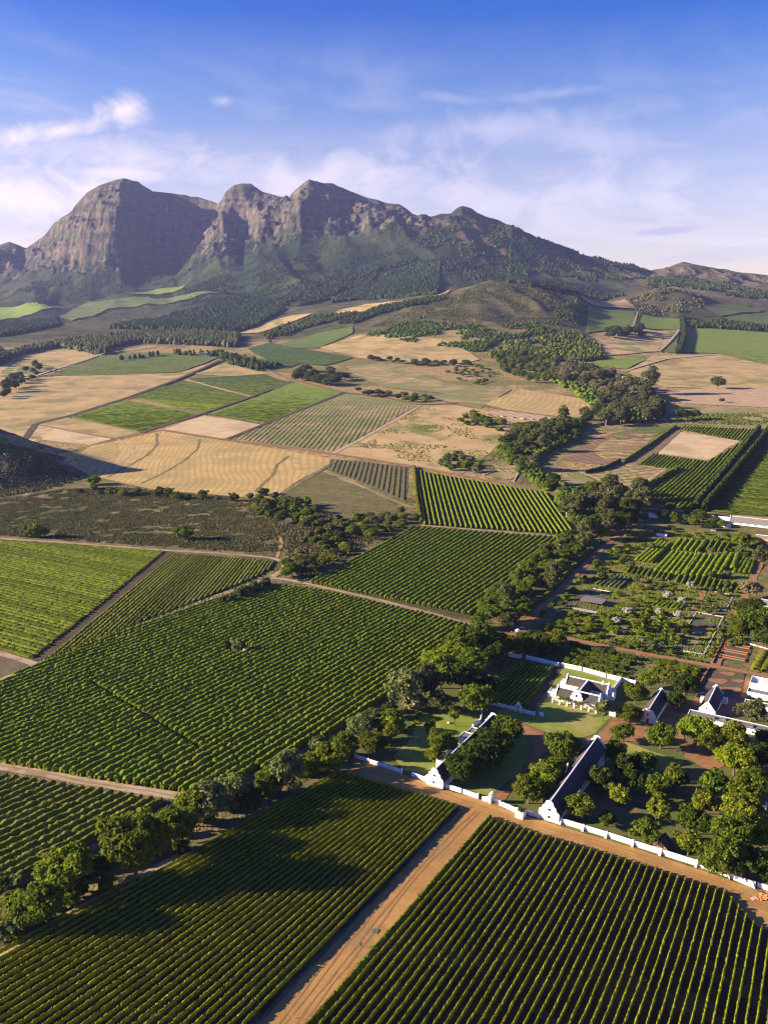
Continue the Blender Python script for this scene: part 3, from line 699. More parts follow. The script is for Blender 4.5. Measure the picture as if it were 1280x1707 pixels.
# mid-ground fields on the rising land
MID = [
    ('stubble_field', [(268, 718), (330, 728), (430, 744), (562, 766), (500, 800), (455, 830), (400, 828), (250, 815), (165, 796), (95, 764), (150, 745), (205, 733)], 'stubble'),
    ('stubble_field', [(4, 721), (65, 708), (187, 732), (150, 742), (60, 732)], 'pale'),
    ('stubble_field', [(67, 708), (115, 698), (235, 721), (192, 731)], 'tan'),
    ('dry_field', [(-60, 735), (0, 724), (150, 743), (120, 752), (95, 760), (0, 734)], 'olive'),
    ('crop_field', [(-60, 733), (0, 731), (105, 748), (60, 760), (0, 752), (-60, 745)], 'green'),
    ('dry_field', [(-80, 725), (-80, 655), (0, 645), (75, 628), (200, 626), (300, 622), (370, 600), (300, 634), (210, 668), (120, 694), (0, 718)], 'tan'),
    ('dry_field', [(-60, 640), (-40, 606), (0, 604), (50, 581), (110, 578), (165, 594), (82, 625), (0, 640)], 'tan'),
    ('crop_field', [(0, 628), (10, 610), (70, 606), (95, 612), (70, 624), (20, 636)], 'green2'),
    ('crop_field', [(80, 626), (165, 595), (270, 589), (371, 593), (345, 605), (300, 621), (180, 627)], 'green2'),
    ('crop_field', [(115, 695), (212, 667), (332, 691), (237, 720)], 'green'),
    ('crop_field', [(222, 662), (305, 635), (420, 663), (345, 689)], 'dark'),
    ('crop_field', [(312, 632), (440, 625), (480, 638), (422, 661)], 'dark'),
    ('crop_field', [(352, 691), (487, 638), (570, 654), (442, 706)], 'green'),
    ('dry_field', [(322, 624), (376, 607), (448, 624), (380, 628)], 'tan'),
    ('stubble_field', [(272, 716), (341, 693), (436, 708), (377, 732)], 'pale'),
    ('young_orchard_ground', [(388, 732), (575, 656), (640, 664), (696, 676), (640, 708), (556, 754), (470, 744)], 'olive'),
    ('dry_field', [(560, 757), (700, 677), (760, 676), (835, 690), (850, 705), (838, 735), (800, 770), (770, 790), (690, 776)], 'dry_scrub'),
    ('crop_field', [(442, 580), (530, 556), (588, 545), (588, 556), (528, 581)], 'green2'),
    ('crop_field', [(412, 582), (450, 572), (588, 597), (540, 611), (445, 600)], 'dark'),
    ('crop_field', [(378, 602), (400, 596), (500, 606), (480, 614), (430, 615)], 'dark'),
    ('dry_field', [(532, 580), (600, 559), (690, 560), (760, 572), (800, 600), (760, 610), (600, 598)], 'tan'),
    ('dry_field', [(575, 612), (640, 606), (745, 640), (830, 648), (760, 658), (640, 646)], 'olive'),
    ('dry_field', [(575, 620), (620, 612), (700, 634), (740, 644), (640, 640)], 'tan'),
    ('crop_field', [(715, 664), (790, 642), (852, 650), (800, 681)], 'olive'),
    ('dry_field', [(806, 674), (868, 649), (940, 660), (1022, 675), (990, 692), (960, 696), (880, 690)], 'tan_line'),
    ('builders_yard_ground', [(785, 690), (840, 684), (935, 695), (925, 706), (860, 704)], 'plough_pale'),
    ('crop_field', [(980, 512), (1060, 520), (1053, 548), (974, 556)], 'green'),
    ('crop_field', [(1064, 524), (1135, 533), (1130, 551), (1060, 547)], 'green'),
    ('crop_field', [(1142, 536), (1280, 556), (1340, 570), (1340, 610), (1280, 606), (1200, 590), (1132, 588)], 'green'),
    ('crop_field', [(1104, 556), (1131, 553), (1125, 589), (1095, 586)], 'green2'),
    ('crop_field', [(984, 612), (1002, 596), (1076, 600), (1044, 616)], 'green'),
    ('dry_field', [(1046, 622), (1090, 591), (1200, 593), (1280, 610), (1340, 620), (1340, 650), (1280, 650), (1110, 646), (1080, 638)], 'tan'),
    ('dry_field', [(960, 560), (1055, 549), (1130, 552), (1095, 587), (1010, 594), (985, 580)], 'dry_scrub'),
    ('ploughed_field', [(1108, 653), (1200, 646), (1280, 648), (1340, 650), (1340, 684), (1280, 680), (1140, 673)], 'plough_pale'),
    ('dry_field', [(1060, 690), (1140, 676), (1280, 684), (1340, 690), (1340, 714), (1260, 714), (1120, 706)], 'olive'),
    ('ploughed_field', [(935, 768), (1000, 728), (1066, 716), (1100, 720), (1040, 768), (1000, 775)], 'plough'),
    ('dry_field', [(985, 752), (1020, 728), (1080, 722), (1096, 724), (1044, 766), (1010, 768)], 'tan'),
    ('crop_field', [(1016, 724), (1066, 712), (1122, 712), (1090, 728), (1030, 734)], 'green2'),
    ('dry_field', [(1087, 755), (1130, 720), (1232, 735), (1178, 768)], 'pale'),
    ('vineyard_ground', [(1060, 830), (1130, 784), (1062, 774), (1087, 757), (1178, 770), (1236, 736), (1132, 716), (1140, 711), (1256, 716), (1152, 852)], 'dark'),
    ('vineyard_ground', [(1176, 852), (1276, 716), (1400, 712), (1400, 880), (1280, 862)], 'dark'),
    ('ploughed_field', [(962, 786), (1030, 770), (1112, 782), (1062, 812), (1000, 802)], 'plough_pale'),
    ('dry_field', [(930, 800), (962, 788), (1000, 804), (1058, 814), (1030, 826), (960, 822)], 'olive'),
    ('vineyard_ground', [(550, 765), (610, 770), (680, 779), (677, 838), (610, 808), (545, 784)], 'soil_grey'),
    ('vineyard_ground', [(470, 818), (540, 787), (610, 818), (672, 848), (640, 864), (600, 868), (520, 850)], 'soil_grey'),
    ('dry_field', [(560, 520), (610, 508), (690, 500), (680, 508), (620, 518), (560, 530)], 'dry_scrub'),
    ('dry_field', [(390, 556), (440, 540), (490, 526), (520, 524), (480, 540), (430, 556)], 'dry_scrub'),
    ('crop_field', [(1170, 512), (1240, 508), (1270, 520), (1200, 528)], 'green2'),
    ('crop_field', [(1200, 532), (1280, 522), (1320, 530), (1280, 545)], 'green2'),
    ('dry_field', [(960, 492), (1040, 500), (1060, 516), (985, 508)], 'dry_scrub'),
    ('crop_field', [(-60, 528), (0, 514), (55, 506), (100, 514), (40, 528), (-20, 540)], 'green'),
    ('crop_field', [(100, 530), (140, 508), (250, 496), (240, 506), (180, 516), (120, 536)], 'green2'),
    ('crop_field', [(185, 512), (250, 498), (330, 488), (368, 490), (300, 502), (230, 512)], 'green2'),
    ('crop_field', [(215, 492), (260, 484), (310, 476), (300, 484), (250, 492)], 'green'),
]
for nm, px, mt in MID: field(nm, px, mt, 2)
# the contour furrows and wet patches of the big stubble field, the farm roads of the rising land
for px, w in [([(262, 722), (262, 742), (245, 760), (205, 782), (180, 796)], 4), ([(333, 733), (330, 748), (308, 768), (270, 790), (236, 806)], 3.5),
              ([(482, 760), (462, 775), (455, 792), (440, 806), (425, 820)], 4.5)]:
    track('field_furrow', px, w, 'verge', 3, .45)
field('dry_field', [(143, 750), (196, 738), (200, 752), (180, 772), (163, 778)], 'tan_line', 3)
track('farm_track', [(198, 733), (222, 745), (222, 757), (185, 780)], 5, 'sandy', 3)
for px, w, mt in [([(-40, 730), (0, 719), (60, 707), (120, 693), (210, 665), (300, 632), (380, 596)], 11, 'ditch'),
                  ([(236, 722), (335, 691), (420, 662), (486, 637)], 9, 'ditch'),
                  ([(67, 709), (150, 725), (200, 733), (270, 717), (376, 733), (470, 746), (556, 757), (620, 766), (690, 779), (780, 795), (905, 818), (925, 826)], 7, 'redroad'),
                  ([(378, 733), (442, 707), (500, 684), (574, 655)], 9, 'ditch'), ([(376, 600), (430, 612), (480, 632), (575, 655), (640, 663), (700, 675), (780, 672), (840, 684), (940, 697), (985, 697)], 9, 'verge'),
                  ([(556, 756), (610, 728), (660, 700), (700, 677)], 8, 'sandy'), ([(340, 692), (345, 690), (420, 704), (437, 708)], 5, 'ditch'),
                  ([(425, 850), (460, 830), (500, 805), (560, 768)], 6, 'verge'), ([(545, 786), (600, 810), (650, 832), (690, 848)], 6, 'olive'),
                  ([(0, 640), (60, 628), (110, 612), (170, 592), (260, 578)], 9, 'sandy'), ([(310, 634), (370, 650), (422, 663)], 7, 'sandy'),
                  ([(1060, 826), (1130, 785)], 10, 'ditch'), ([(1072, 770), (1130, 718)], 10, 'plough'), ([(1050, 846), (1100, 850), (1160, 855), (1280, 865)], 8, 'dirt'),
                  ([(1062, 522), (1054, 548)], 9, 'sandy'), ([(1131, 552), (1097, 588)], 9, 'sandy'), ([(1040, 620), (1110, 600), (1200, 592)], 10, 'sandy'),
                  ([(590, 530), (660, 512), (740, 492), (806, 470)], 12, 'sandy'), ([(925, 826), (960, 850), (985, 870)], 6, 'verge'),
                  ([(895, 748), (870, 764), (850, 785), (840, 800)], 8, 'olive'), ([(1086, 610), (1085, 640)], 6, 'verge')]:
    track('farm_road', px, w, mt, 4)

# wheel ruts along the roads
def ruts(px, off, w, mat, level, name='wheel_rut'):
    P = G([p[0] for p in px], [p[1] for p in px]); d = np.gradient(P[:, :2], axis=0); d /= np.hypot(d[:, 0], d[:, 1])[:, None]; n = np.stack([-d[:, 1], d[:, 0]], 1)
    for o in off:
        Q = P[:, :2] + n * o; pts = []
        for a, b in zip(Q[:-1], Q[1:]):
            k = max(1, int(np.hypot(*(b - a)) / 5)); pts += [a + (b - a) * j / k for j in range(k)]
        pts = np.array(pts + [Q[-1]]); pts = pts + (np.stack([vnoise(pts[:, 0] / 9, pts[:, 1] / 9 + o, 61), vnoise(pts[:, 0] / 9 + o, pts[:, 1] / 9, 62)], 1) - .5) * .9
        t = np.gradient(pts, axis=0); t /= np.hypot(t[:, 0], t[:, 1])[:, None]; q = np.stack([-t[:, 1], t[:, 0]], 1) * (w * (.5 + rng.random((len(pts), 1))) / 2)
        V = np.concatenate([pts - q, pts + q]); m = len(pts); i = np.arange(m - 1); dist = np.hypot(V[:, 0], V[:, 1])
        z = T(V[:, 0], V[:, 1]) + level * (0.035 + np.maximum(dist - 150, 0) * 1.1e-4)
        tag(add(name, mesh_np(name, np.column_stack([V, z]), np.stack([i, i + 1, i + 1 + m, i + m], 1), [GM[mat]])), kind='structure')
ruts([(425, 1790), (560, 1612), (680, 1462), (760, 1378), (790, 1350)], (-2.4, -.8, 1.6, 3.1), .55, 'rut', 3)
ruts([(600, 1280), (690, 1308), (780, 1343), (900, 1379), (1050, 1425), (1190, 1475), (1290, 1520)], (-1.6, .1, 1.9), .5, 'rut', 3)
ruts([(0, 1277), (80, 1290), (150, 1304), (240, 1318), (310, 1329)], (0,), 1.1, 'rut_pale', 3, 'track_middle')
ruts([(60, 1109), (150, 1071), (250, 1035), (350, 998), (430, 970), (520, 975), (600, 993), (700, 1018), (780, 1041)], (0,), 1.0, 'rut_pale', 4, 'track_middle')
ruts([(0, 898), (120, 906), (280, 918), (380, 924), (455, 930)], (0,), 1.0, 'rut_pale', 4, 'track_middle')
ONES = ['', 'first', 'second', 'third', 'fourth', 'fifth', 'sixth', 'seventh', 'eighth', 'ninth', 'tenth', 'eleventh', 'twelfth', 'thirteenth', 'fourteenth', 'fifteenth', 'sixteenth', 'seventeenth', 'eighteenth', 'nineteenth']
TENS = {2: 'twent', 3: 'thirt', 4: 'fort', 5: 'fift', 6: 'sixt', 7: 'sevent', 8: 'eight', 9: 'ninet'}
def ordinal(k):
    if k < 20: return ONES[k]
    t, o = divmod(k, 10)
    return TENS[t] + 'ieth' if o == 0 else TENS[t] + 'y-' + ONES[o]
# ------------------------------------------------------------------ rows of vines and fruit trees
def clip_line(P, p, d):
    """parts of the line p + t d inside polygon P -> list of (t0, t1)"""
    n = np.array((-d[1], d[0])); s = (P[:, :2] - p) @ n; t = (P[:, :2] - p) @ d
    ts = []
    for i in range(len(P)):
        j = (i + 1) % len(P)
        if (s[i] > 0) != (s[j] > 0): ts.append(t[i] + (t[j] - t[i]) * s[i] / (s[i] - s[j]))
    ts.sort()
    return [(ts[k], ts[k + 1]) for k in range(0, len(ts) - 1, 2)]

def parallel_rows(P, az, spacing, start=None, inset=1.0):
    d = np.array((math.sin(az), math.cos(az))); n = np.array((d[1], -d[0]))
    q = P[:, :2] @ n; lo, hi = q.min(), q.max()
    k0 = lo + spacing * .6 if start is None else start - math.floor((start - lo) / spacing) * spacing
    rows = []
    for c in np.arange(k0, hi, spacing):
        p = n * c
        for t0, t1 in clip_line(P, p, d):
            if t1 - t0 > 6: rows.append((p + d * (t0 + inset), p + d * (t1 - inset)))
    return rows

def row_arrays(a, b, w, h, base, ds, jit, leaves, leaf, gaps=0.0):
    L = float(np.hypot(*(b - a))); n = max(3, int(L / ds) + 1)
    t = np.linspace(0, 1, n); d = (b - a) / L; nr = np.array((-d[1], d[0]))
    C = a[None] + t[:, None] * (b - a)[None]
    C = C + nr[None] * ((vnoise(t * L / 9, np.full(n, a[0]), 3) - .5) * .3)[:, None]
    prof = np.array([(.42, base), (.5, base + (h - base) * .5), (.24, h * .97), (-.24, h), (-.5, base + (h - base) * .52), (-.42, base)])
    k = len(prof)
    vig = 0.82 + 0.36 * rng.random(n)                       # vigour plant by plant
    if gaps: vig = np.where(rng.random(n) < gaps, .35, vig)
    vig[0] *= .55; vig[-1] *= .55
    off = prof[None, :, 0] * w * vig[:, None] + (rng.random((n, k)) - .5) * jit
    zz = prof[None, :, 1] * (0.55 + .45 * vig[:, None]) + (rng.random((n, k)) - .5) * jit * (np.array((.3, 1, 1.2, 1.2, 1, .3)))[None]
    along = (rng.random((n, k)) - .5) * ds * .7
    X = C[:, None, 0] + nr[0] * off + d[0] * along; Y = C[:, None, 1] + nr[1] * off + d[1] * along
    G0 = T(C[:, 0], C[:, 1])[:, None]
    V = np.stack([X, Y, G0 + np.maximum(zz, .02)], -1).reshape(-1, 3)
    i = np.arange(n - 1)[:, None] * k + np.arange(k - 1)[None]
    F = np.stack([i, i + k, i + k + 1, i + 1], -1).reshape(-1, 4)
    m = int(L * leaves)
    if m:                                                    # single leaves and shoots standing off the row
        tt = rng.random(m); cx = a[None] + tt[:, None] * (b - a)[None]
        ang = rng.random(m) * math.pi; rr = (0.75 + .5 * rng.random(m))
        o = np.cos(ang) * w * .5 * rr; z = base + (h - base) * (.35 + .65 * np.sin(ang) * rr)
        c = np.column_stack([cx[:, 0] + nr[0] * o, cx[:, 1] + nr[1] * o, np.interp(tt, t, G0[:, 0]) + z])
        e1 = rng.normal(size=(m, 3)); e1 /= np.linalg.norm(e1, axis=1)[:, None]
        e2 = np.cross(e1, rng.normal(size=(m, 3))); e2 /= np.linalg.norm(e2, axis=1)[:, None] + 1e-9
        s = leaf * (.6 + .8 * rng.random(m))[:, None]
        Q = np.stack([c - e1 * s - e2 * s * .6, c + e1 * s * .3 - e2 * s, c + e1 * s + e2 * s * .6, c - e1 * s * .3 + e2 * s], 1).reshape(-1, 3)
        F = np.concatenate([F, len(V) + np.arange(4 * m).reshape(m, 4)]); V = np.concatenate([V, Q])
    return V, F

def plant_rows(rows, name, label0, cat, group, mat, w, h, base, ds, jit, leaves, leaf, gaps=0.0):
    d = rows[len(rows) // 2]; d = (d[1] - d[0]) / np.hypot(*(d[1] - d[0])); nr = np.array((d[1], -d[0]))
    key = [-float((a + b) @ nr) / 2 for a, b in rows]; lines = []
    order = sorted(range(len(rows)), key=lambda i: key[i]); num = {}; parts = {}
    for i in order:
        if not lines or key[i] - lines[-1] > 1.3: lines.append(key[i])
        num[i] = len(lines); parts.setdefault(len(lines), []).append(i)
    for i, (a, b) in enumerate(rows):
        V, F = row_arrays(a, b, w, h, base, ds, jit, leaves, leaf, gaps)
        mates = sorted(parts[num[i]], key=lambda q: rows[q][0][1])
        half = '' if len(mates) == 1 else ('near piece of the ' if i == mates[0] else 'far piece of the ' if i == mates[-1] else 'middle piece of the ')
        label = half + ordinal(num[i]) + ' ' + label0
        org = np.array((*a, float(T(a[0], a[1])[0])))
        o = add(name, mesh_np(name, V - org, F, [mat]), None, org)
        tag(o, label, cat, group)

def mass_rows(rows, name, mat, w, h, base, ds, jit, leaves=0, leaf=.3, label=None, gaps=0.0):
    Vs, Fs, k = [], [], 0
    for a, b in rows:
        V, F = row_arrays(a, b, w, h, base, ds, jit, leaves, leaf, gaps); Vs.append(V); Fs.append(F + k); k += len(V)
    if Vs: tag(add(name, mesh_np(name, np.concatenate(Vs), np.concatenate(Fs), [mat])), label, None, None, 'stuff')

def fan_rows(P, a0, a1, b0, b1, n):
    """rows interpolated between the first row a0-a1 and the last b0-b1 (photograph points)"""
    g = G([a0[0], a1[0], b0[0], b1[0]], [a0[1], a1[1], b0[1], b1[1]])[:, :2]
    return [(g[0] + (g[2] - g[0]) * k / (n - 1), g[1] + (g[3] - g[1]) * k / (n - 1)) for k in range(n)]

R = math.radians
vine = LF['vine']
nA = lambda az: np.array((math.cos(R(az)), -math.sin(R(az))))
g = G([1061.7], [1703.6])[0, :2]
rows = parallel_rows(P1, R(29.3), 2.4, start=float(g @ nA(29.3)), inset=.4)
plant_rows(rows, 'vine_row', 'vine row from the right side of the wide-spaced foreground vineyard', 'vine row', 'vine rows right of the dirt road', vine, .46, 1.7, .5, .7, .30, 9, .16, .06)
# the vineyard left of the road: rows spread slightly like a fan
top0, top1 = G([764, 566], [1347, 1288])[:, :2]
rows = []
nrow = 46
for k in range(nrow):
    c = top0 + (top1 - top0) * (k + .35) / 28.5
    azk = R(29.7 + 8.0 * min(1.0, k / 30))
    d = np.array((math.sin(azk), math.cos(azk)))
    for t0, t1 in clip_line(P2, c, d):
        if t1 - t0 > 8: rows.append((c + d * (t0 + .4), c + d * (t1 - .4)))
plant_rows(rows, 'vine_row', 'vine row from the dirt road in the vineyard left of it', 'vine row', 'vine rows left of the dirt road', vine, .46, 1.65, .5, .7, .30, 9, .16, .06)
# two orchards left of the tree line
g = G([320], [1322])[0, :2]
rows = parallel_rows(P3, R(29.3), 3.75, start=float(g @ nA(29.3)), inset=1.2)
def notch(rows, c, r):
    """leave out the spot round a rock"""
    out = []
    for a, b in rows:
        L = np.hypot(*(b - a)); d = (b - a) / L; t = float((c - a) @ d); q = abs(float((c - a) @ np.array((-d[1], d[0]))))
        if q < r and 0 < t < L:
            s = math.sqrt(r * r - q * q)
            if t - s > 5: out.append((a, a + d * (t - s)))
            if L - t - s > 5: out.append((a + d * (t + s), b))
        else: out.append((a, b))
    return out
ROCK = G([398], [1083])[0]
rows = notch(rows, ROCK[:2], 7.5)
def split_at(rows, p, q, gap):
    """a cross path through the rows"""
    out = []
    for a, b in rows:
        r = b - a; s = q - p; den = r[0] * s[1] - r[1] * s[0]
        if abs(den) > 1e-6:
            t = ((p[0] - a[0]) * s[1] - (p[1] - a[1]) * s[0]) / den; w_ = ((p[0] - a[0]) * r[1] - (p[1] - a[1]) * r[0]) / den
            L = np.hypot(*r)
            if 0 < w_ < 1 and 5 / L < t < 1 - 5 / L:
                out += [(a, a + r * (t - gap / 2 / L)), (a + r * (t + gap / 2 / L), b)]; continue
        out.append((a, b))
    return out
cp = G([150, 330], [1140, 1250])[:, :2]
rows = split_at(rows, cp[0], cp[1], 2.2)
plant_rows(rows, 'orchard_row', 'tree row from the farm track in the large orchard', 'orchard row', 'fruit tree rows of the large orchard', LF['orchard'], 2.5, 2.7, .2, 1.2, .75, 6, .28, .03)
rows = parallel_rows(P4, R(33), 3.8, inset=1.0)
plant_rows(rows, 'orchard_row', 'tree row from the roadside trees in the small orchard plot', 'orchard row', 'fruit tree rows of the small roadside plot', LF['orchard2'], 2.4, 2.3, .3, 1.0, .7, 8, .24, .02)
rows = fan_rows(P5, (780, 1026), (955, 899), (518, 973), (690, 881), 31)
plant_rows(rows, 'orchard_row', 'dense row from the tree belt in the middle orchard block', 'orchard row', 'rows of the middle orchard block', LF['orchard'], 2.7, 2.7, .2, 1.2, .7, 5, .30)
rows = fan_rows(P6, (956, 892), (907, 822), (708, 875), (694, 785), 29)
plant_rows(rows, 'orchard_row', 'bright row from the right end of the striped vineyard', 'orchard row', 'rows of the striped vineyard', LF['bright'], 1.9, 2.5, .2, 1.2, .45, 4, .32)
mass_rows(parallel_rows(P7, R(119), 4.2, inset=.6), 'vine_rows', LF['orchard'], 4.4, 1.1, .05, 1.1, .6, 3, .3, 'close green vine rows that cover the field on the left', .02)
mass_rows(parallel_rows(P8, R(2), 2.7, inset=.8), 'vine_rows', LF['orchard2'], 2.0, 1.1, .05, 1.1, .55, 3, .26, 'thin vine rows running away beside the dark strip', .06)

# vines and young trees of the fields farther up: too fine to pick apart
def mid_rows(px, az, spacing, mat, w, h, ds, jit, label, gaps=0.02, leaves=0, name='crop_rows'):
    P = G([p[0] for p in px], [p[1] for p in px])
    mass_rows(parallel_rows(P, R(az), spacing), name, mat, w, h, .1, ds, jit, leaves, .5, label, gaps)
mid_rows([(550, 766), (610, 771), (678, 780), (675, 836), (610, 806), (548, 784)], 2, 6.5, LF['orchard2'], 1.1, .9, 2.0, .5, 'young rows on pale soil next to the striped vineyard', .1, 1)
mid_rows([(474, 818), (540, 789), (610, 819), (668, 848), (640, 862), (600, 866), (524, 849)], 112, 6.5, LF['orchard2'], .9, .4, 2.0, .6, 'low young rows above the scrub', .2, 1)
mid_rows([(388, 732), (575, 656), (640, 664), (694, 676), (640, 708), (556, 753), (470, 743)], 5, 8.0, LF['orchard2'], 1.1, .9, 2.2, .7, 'young orchard trees in rows on olive ground', .5, 0)
mid_rows([(115, 695), (212, 667), (332, 691), (237, 720)], 62, 7, LF['bright'], 6.8, .8, 6, .7, 'rows of the bright crop', 0)
mid_rows([(352, 691), (487, 638), (568, 654), (442, 705)], 62, 8, LF['bright'], 7.8, .8, 7, .7, 'rows of the large bright crop', 0)
mid_rows([(222, 662), (305, 635), (420, 663), (345, 689)], 118, 8, LF['mid'], 6.6, 1.3, 7, 1.0, 'rows of the dark vines', 0)
mid_rows([(312, 632), (440, 625), (480, 638), (422, 661)], 118, 9, LF['mid'], 7.4, 1.3, 8, 1.0, 'rows of the dark vines on the far side', 0)
mid_rows([(1060, 830), (1130, 784), (1062, 774), (1087, 757), (1178, 770), (1236, 736), (1132, 716), (1140, 711), (1256, 716), (1152, 852)], 30, 5.0, LF['mid'], 3.6, 2.1, 2.6, 1.1, 'dark vine rows between the windbreaks', .02)
mid_rows([(1176, 852), (1276, 716), (1380, 712), (1380, 875), (1280, 860)], 120, 5.5, LF['oak'], 4.4, 1.8, 2.8, 1.1, 'dark vine rows behind the grey roofed shed', .02)
mid_rows([(965, 786), (1030, 771), (1108, 782), (1062, 810), (1000, 801)], 105, 10, LF['mid'], 2.0, 1.0, 3.0, .6, 'thin lines of seedlings on pink soil', .3)
mid_rows([(80, 626), (165, 595), (270, 589), (371, 593), (345, 605), (300, 621), (180, 627)], 90, 14, LF['mid'], 9, 1.8, 9, 1.5, 'rows of the striped crop below the plantation', .05)
mid_rows([(1142, 537), (1280, 557), (1340, 570), (1340, 606), (1280, 604), (1200, 589), (1133, 587)], 80, 16, LF['bright'], 10, 2.4, 12, 1.4, 'rows of the green crop on the far right slope', 0)

mid_rows([(414, 582), (450, 573), (586, 597), (540, 610), (445, 599)], 85, 13, LF['orchard'], 9, 1.8, 10, 1.2, 'rows of the dark crop under the straw field', .03)
mid_rows([(444, 580), (530, 557), (586, 546), (586, 555), (528, 580)], 85, 15, LF['bright'], 10, 2.0, 11, 1.2, 'rows of the green crop above the dark crop', .03)
mid_rows([(981, 513), (1058, 521), (1052, 547), (976, 555)], 80, 18, LF['bright'], 11, 2.4, 13, 1.4, 'rows of the bright hill field', 0)
mid_rows([(1066, 525), (1133, 533), (1129, 550), (1063, 546)], 80, 18, LF['bright'], 11, 2.4, 13, 1.4, 'rows of the second bright hill field', 0)
# ------------------------------------------------------------------ trees and bushes
def leaf_cloud(C, N, size, up=0.25):
    """one quad per centre, roughly facing N"""
    m = len(C)
    n = N + rng.normal(size=(m, 3)) * .75 + np.array((0, 0, up)); n /= np.linalg.norm(n, axis=1)[:, None] + 1e-9
    r = rng.normal(size=(m, 3)); e1 = np.cross(n, r); e1 /= np.linalg.norm(e1, axis=1)[:, None] + 1e-9; e2 = np.cross(n, e1)
    s = (size * (.55 + .9 * rng.random(m)))[:, None]
    return np.stack([C - e1 * s - e2 * s * .35, C + e1 * s * .25 - e2 * s * .9, C + e1 * s + e2 * s * .3, C - e1 * s * .3 + e2 * s], 1).reshape(-1, 3)

def icoball(c, r, jit, seg=7, rings=5):
    V = []; F = []
    for i in range(rings + 1):
        th = math.pi * i / rings
        for j in range(seg):
            ph = 2 * math.pi * (j + .5 * (i % 2)) / seg
            k = 1 + jit * (rng.random() - .5)
            V.append((c[0] + r[0] * k * math.sin(th) * math.cos(ph), c[1] + r[1] * k * math.sin(th) * math.sin(ph), c[2] + r[2] * k * math.cos(th)))
    for i in range(rings):
        for j in range(seg):
            F.append((i * seg + j, (i + 1) * seg + j, (i + 1) * seg + (j + 1) % seg, i * seg + (j + 1) % seg))
    return np.array(V), np.array(F)

def crown_arrays(H, Rr, z0, nclump, nleaf, leaf, shape='round', loose=.0):
    """crown of height H-z0 and radius Rr: clumps of leaves over an uneven shell, an added inner mass behind them that blocks light"""
    Vs, Fs, k = [], [], 0
    zc, rz = (H + z0) / 2, (H - z0) / 2
    lob = rng.random((7, 3)) - .5; lob /= np.linalg.norm(lob, axis=1)[:, None]; lw = .7 + .5 * rng.random(7)
    def radius(d):
        """uneven outline: a few big lobes"""
        q = (d @ lob.T); return .60 + .46 * (np.clip(q, 0, 1) ** 2 * lw).max(1)
    d = rng.normal(size=(nclump, 3)); d /= np.linalg.norm(d, axis=1)[:, None]
    d[:, 2] = np.where(d[:, 2] < -.55, -d[:, 2] * .6, d[:, 2])
    rad = radius(d) * (.74 + .34 * rng.random(nclump))
    if shape == 'cone':
        zz = rng.random(nclump); wid = (1 - zz) ** .8 * .95 + .05
        c = np.column_stack([d[:, 0] * Rr * wid, d[:, 1] * Rr * wid, z0 + (H - z0) * zz])
    elif shape == 'column':
        zz = rng.random(nclump); wid = np.sin(np.clip(zz, .03, .97) * math.pi) ** .45
        c = np.column_stack([d[:, 0] * Rr * wid, d[:, 1] * Rr * wid, z0 + (H - z0) * zz])
    else:
        c = np.column_stack([d[:, 0] * Rr * rad, d[:, 1] * Rr * rad, zc + d[:, 2] * rz * rad])
    cr = Rr * (.20 + .16 * rng.random(nclump)) * (1 if shape == 'round' else .85)
    cr *= (1 + loose)
    per = max(4, nleaf // nclump)
    nn = rng.normal(size=(nclump, per, 3)); nn /= np.linalg.norm(nn, axis=2)[:, :, None]
    nn[:, :, 2] = np.where(nn[:, :, 2] < -.3, -nn[:, :, 2], nn[:, :, 2])
    rr = (.55 + .5 * rng.random((nclump, per)) ** .6)[:, :, None]
    P = (c[:, None] + nn * cr[:, None, None] * rr * np.array((1, 1, .85))).reshape(-1, 3)
    V = leaf_cloud(P, nn.reshape(-1, 3), leaf); m = len(P)
    Vs.append(V); Fs.append(np.arange(4 * m).reshape(m, 4)); k = 4 * m
    core = .70 if shape == 'round' else .55  # core added inside the leaves to block light through the crown
    v, f = icoball((0, 0, zc - rz * .02), (Rr * core * (1 - .5 * loose), Rr * core * (1 - .5 * loose), rz * core * (1.15 if shape != 'round' else 1)), .45)
    if shape == 'cone': v[:, :2] *= np.clip((1.08 - (v[:, 2:3] - z0) / (H - z0)) * 1.3, .1, 1.3)
    Vs.append(v); Fs.append(f + k)
    return np.concatenate(Vs), np.concatenate(Fs)

def trunk_mesh(name, h, r, lean=.12, mat=BARK):
    mb = MB(); n = 7; rings = []
    for t in (0, .15, .5, 1.0):
        rr = r * (1.45 if t == 0 else 1.1 if t == .15 else .85 if t == .5 else .5)
        rings.append([(rr * math.cos(2 * math.pi * i / n) + lean * h * t * t * .4, rr * math.sin(2 * math.pi * i / n), h * t - .6 * (t == 0)) for i in range(n)])
    b = 0
    for ring in rings: mb.v += ring
    for k in range(len(rings) - 1):
        for i in range(n):
            j = (i + 1) % n; mb.f.append((k * n + i, k * n + j, (k + 1) * n + j, (k + 1) * n + i)); mb.m.append(0)
    for q in range(4):                                     # limbs
        a = 2 * math.pi * (q + .3) / 4; z = h * (.55 + .1 * q); L = h * .55; b = len(mb.v)
        tip = (math.cos(a) * L + lean * h * .3, math.sin(a) * L, z + L * .75)
        for (p, s) in (((lean * h * .2, 0, z), .45), (tip, .16)):
            mb.v += [(p[0] + r * s * math.cos(2 * math.pi * i / 4), p[1] + r * s * math.sin(2 * math.pi * i / 4), p[2]) for i in range(4)]
        for i in range(4):
            j = (i + 1) % 4; mb.f.append((b + i, b + j, b + 4 + j, b + 4 + i)); mb.m.append(0)
    return mb.mesh(name, [mat])

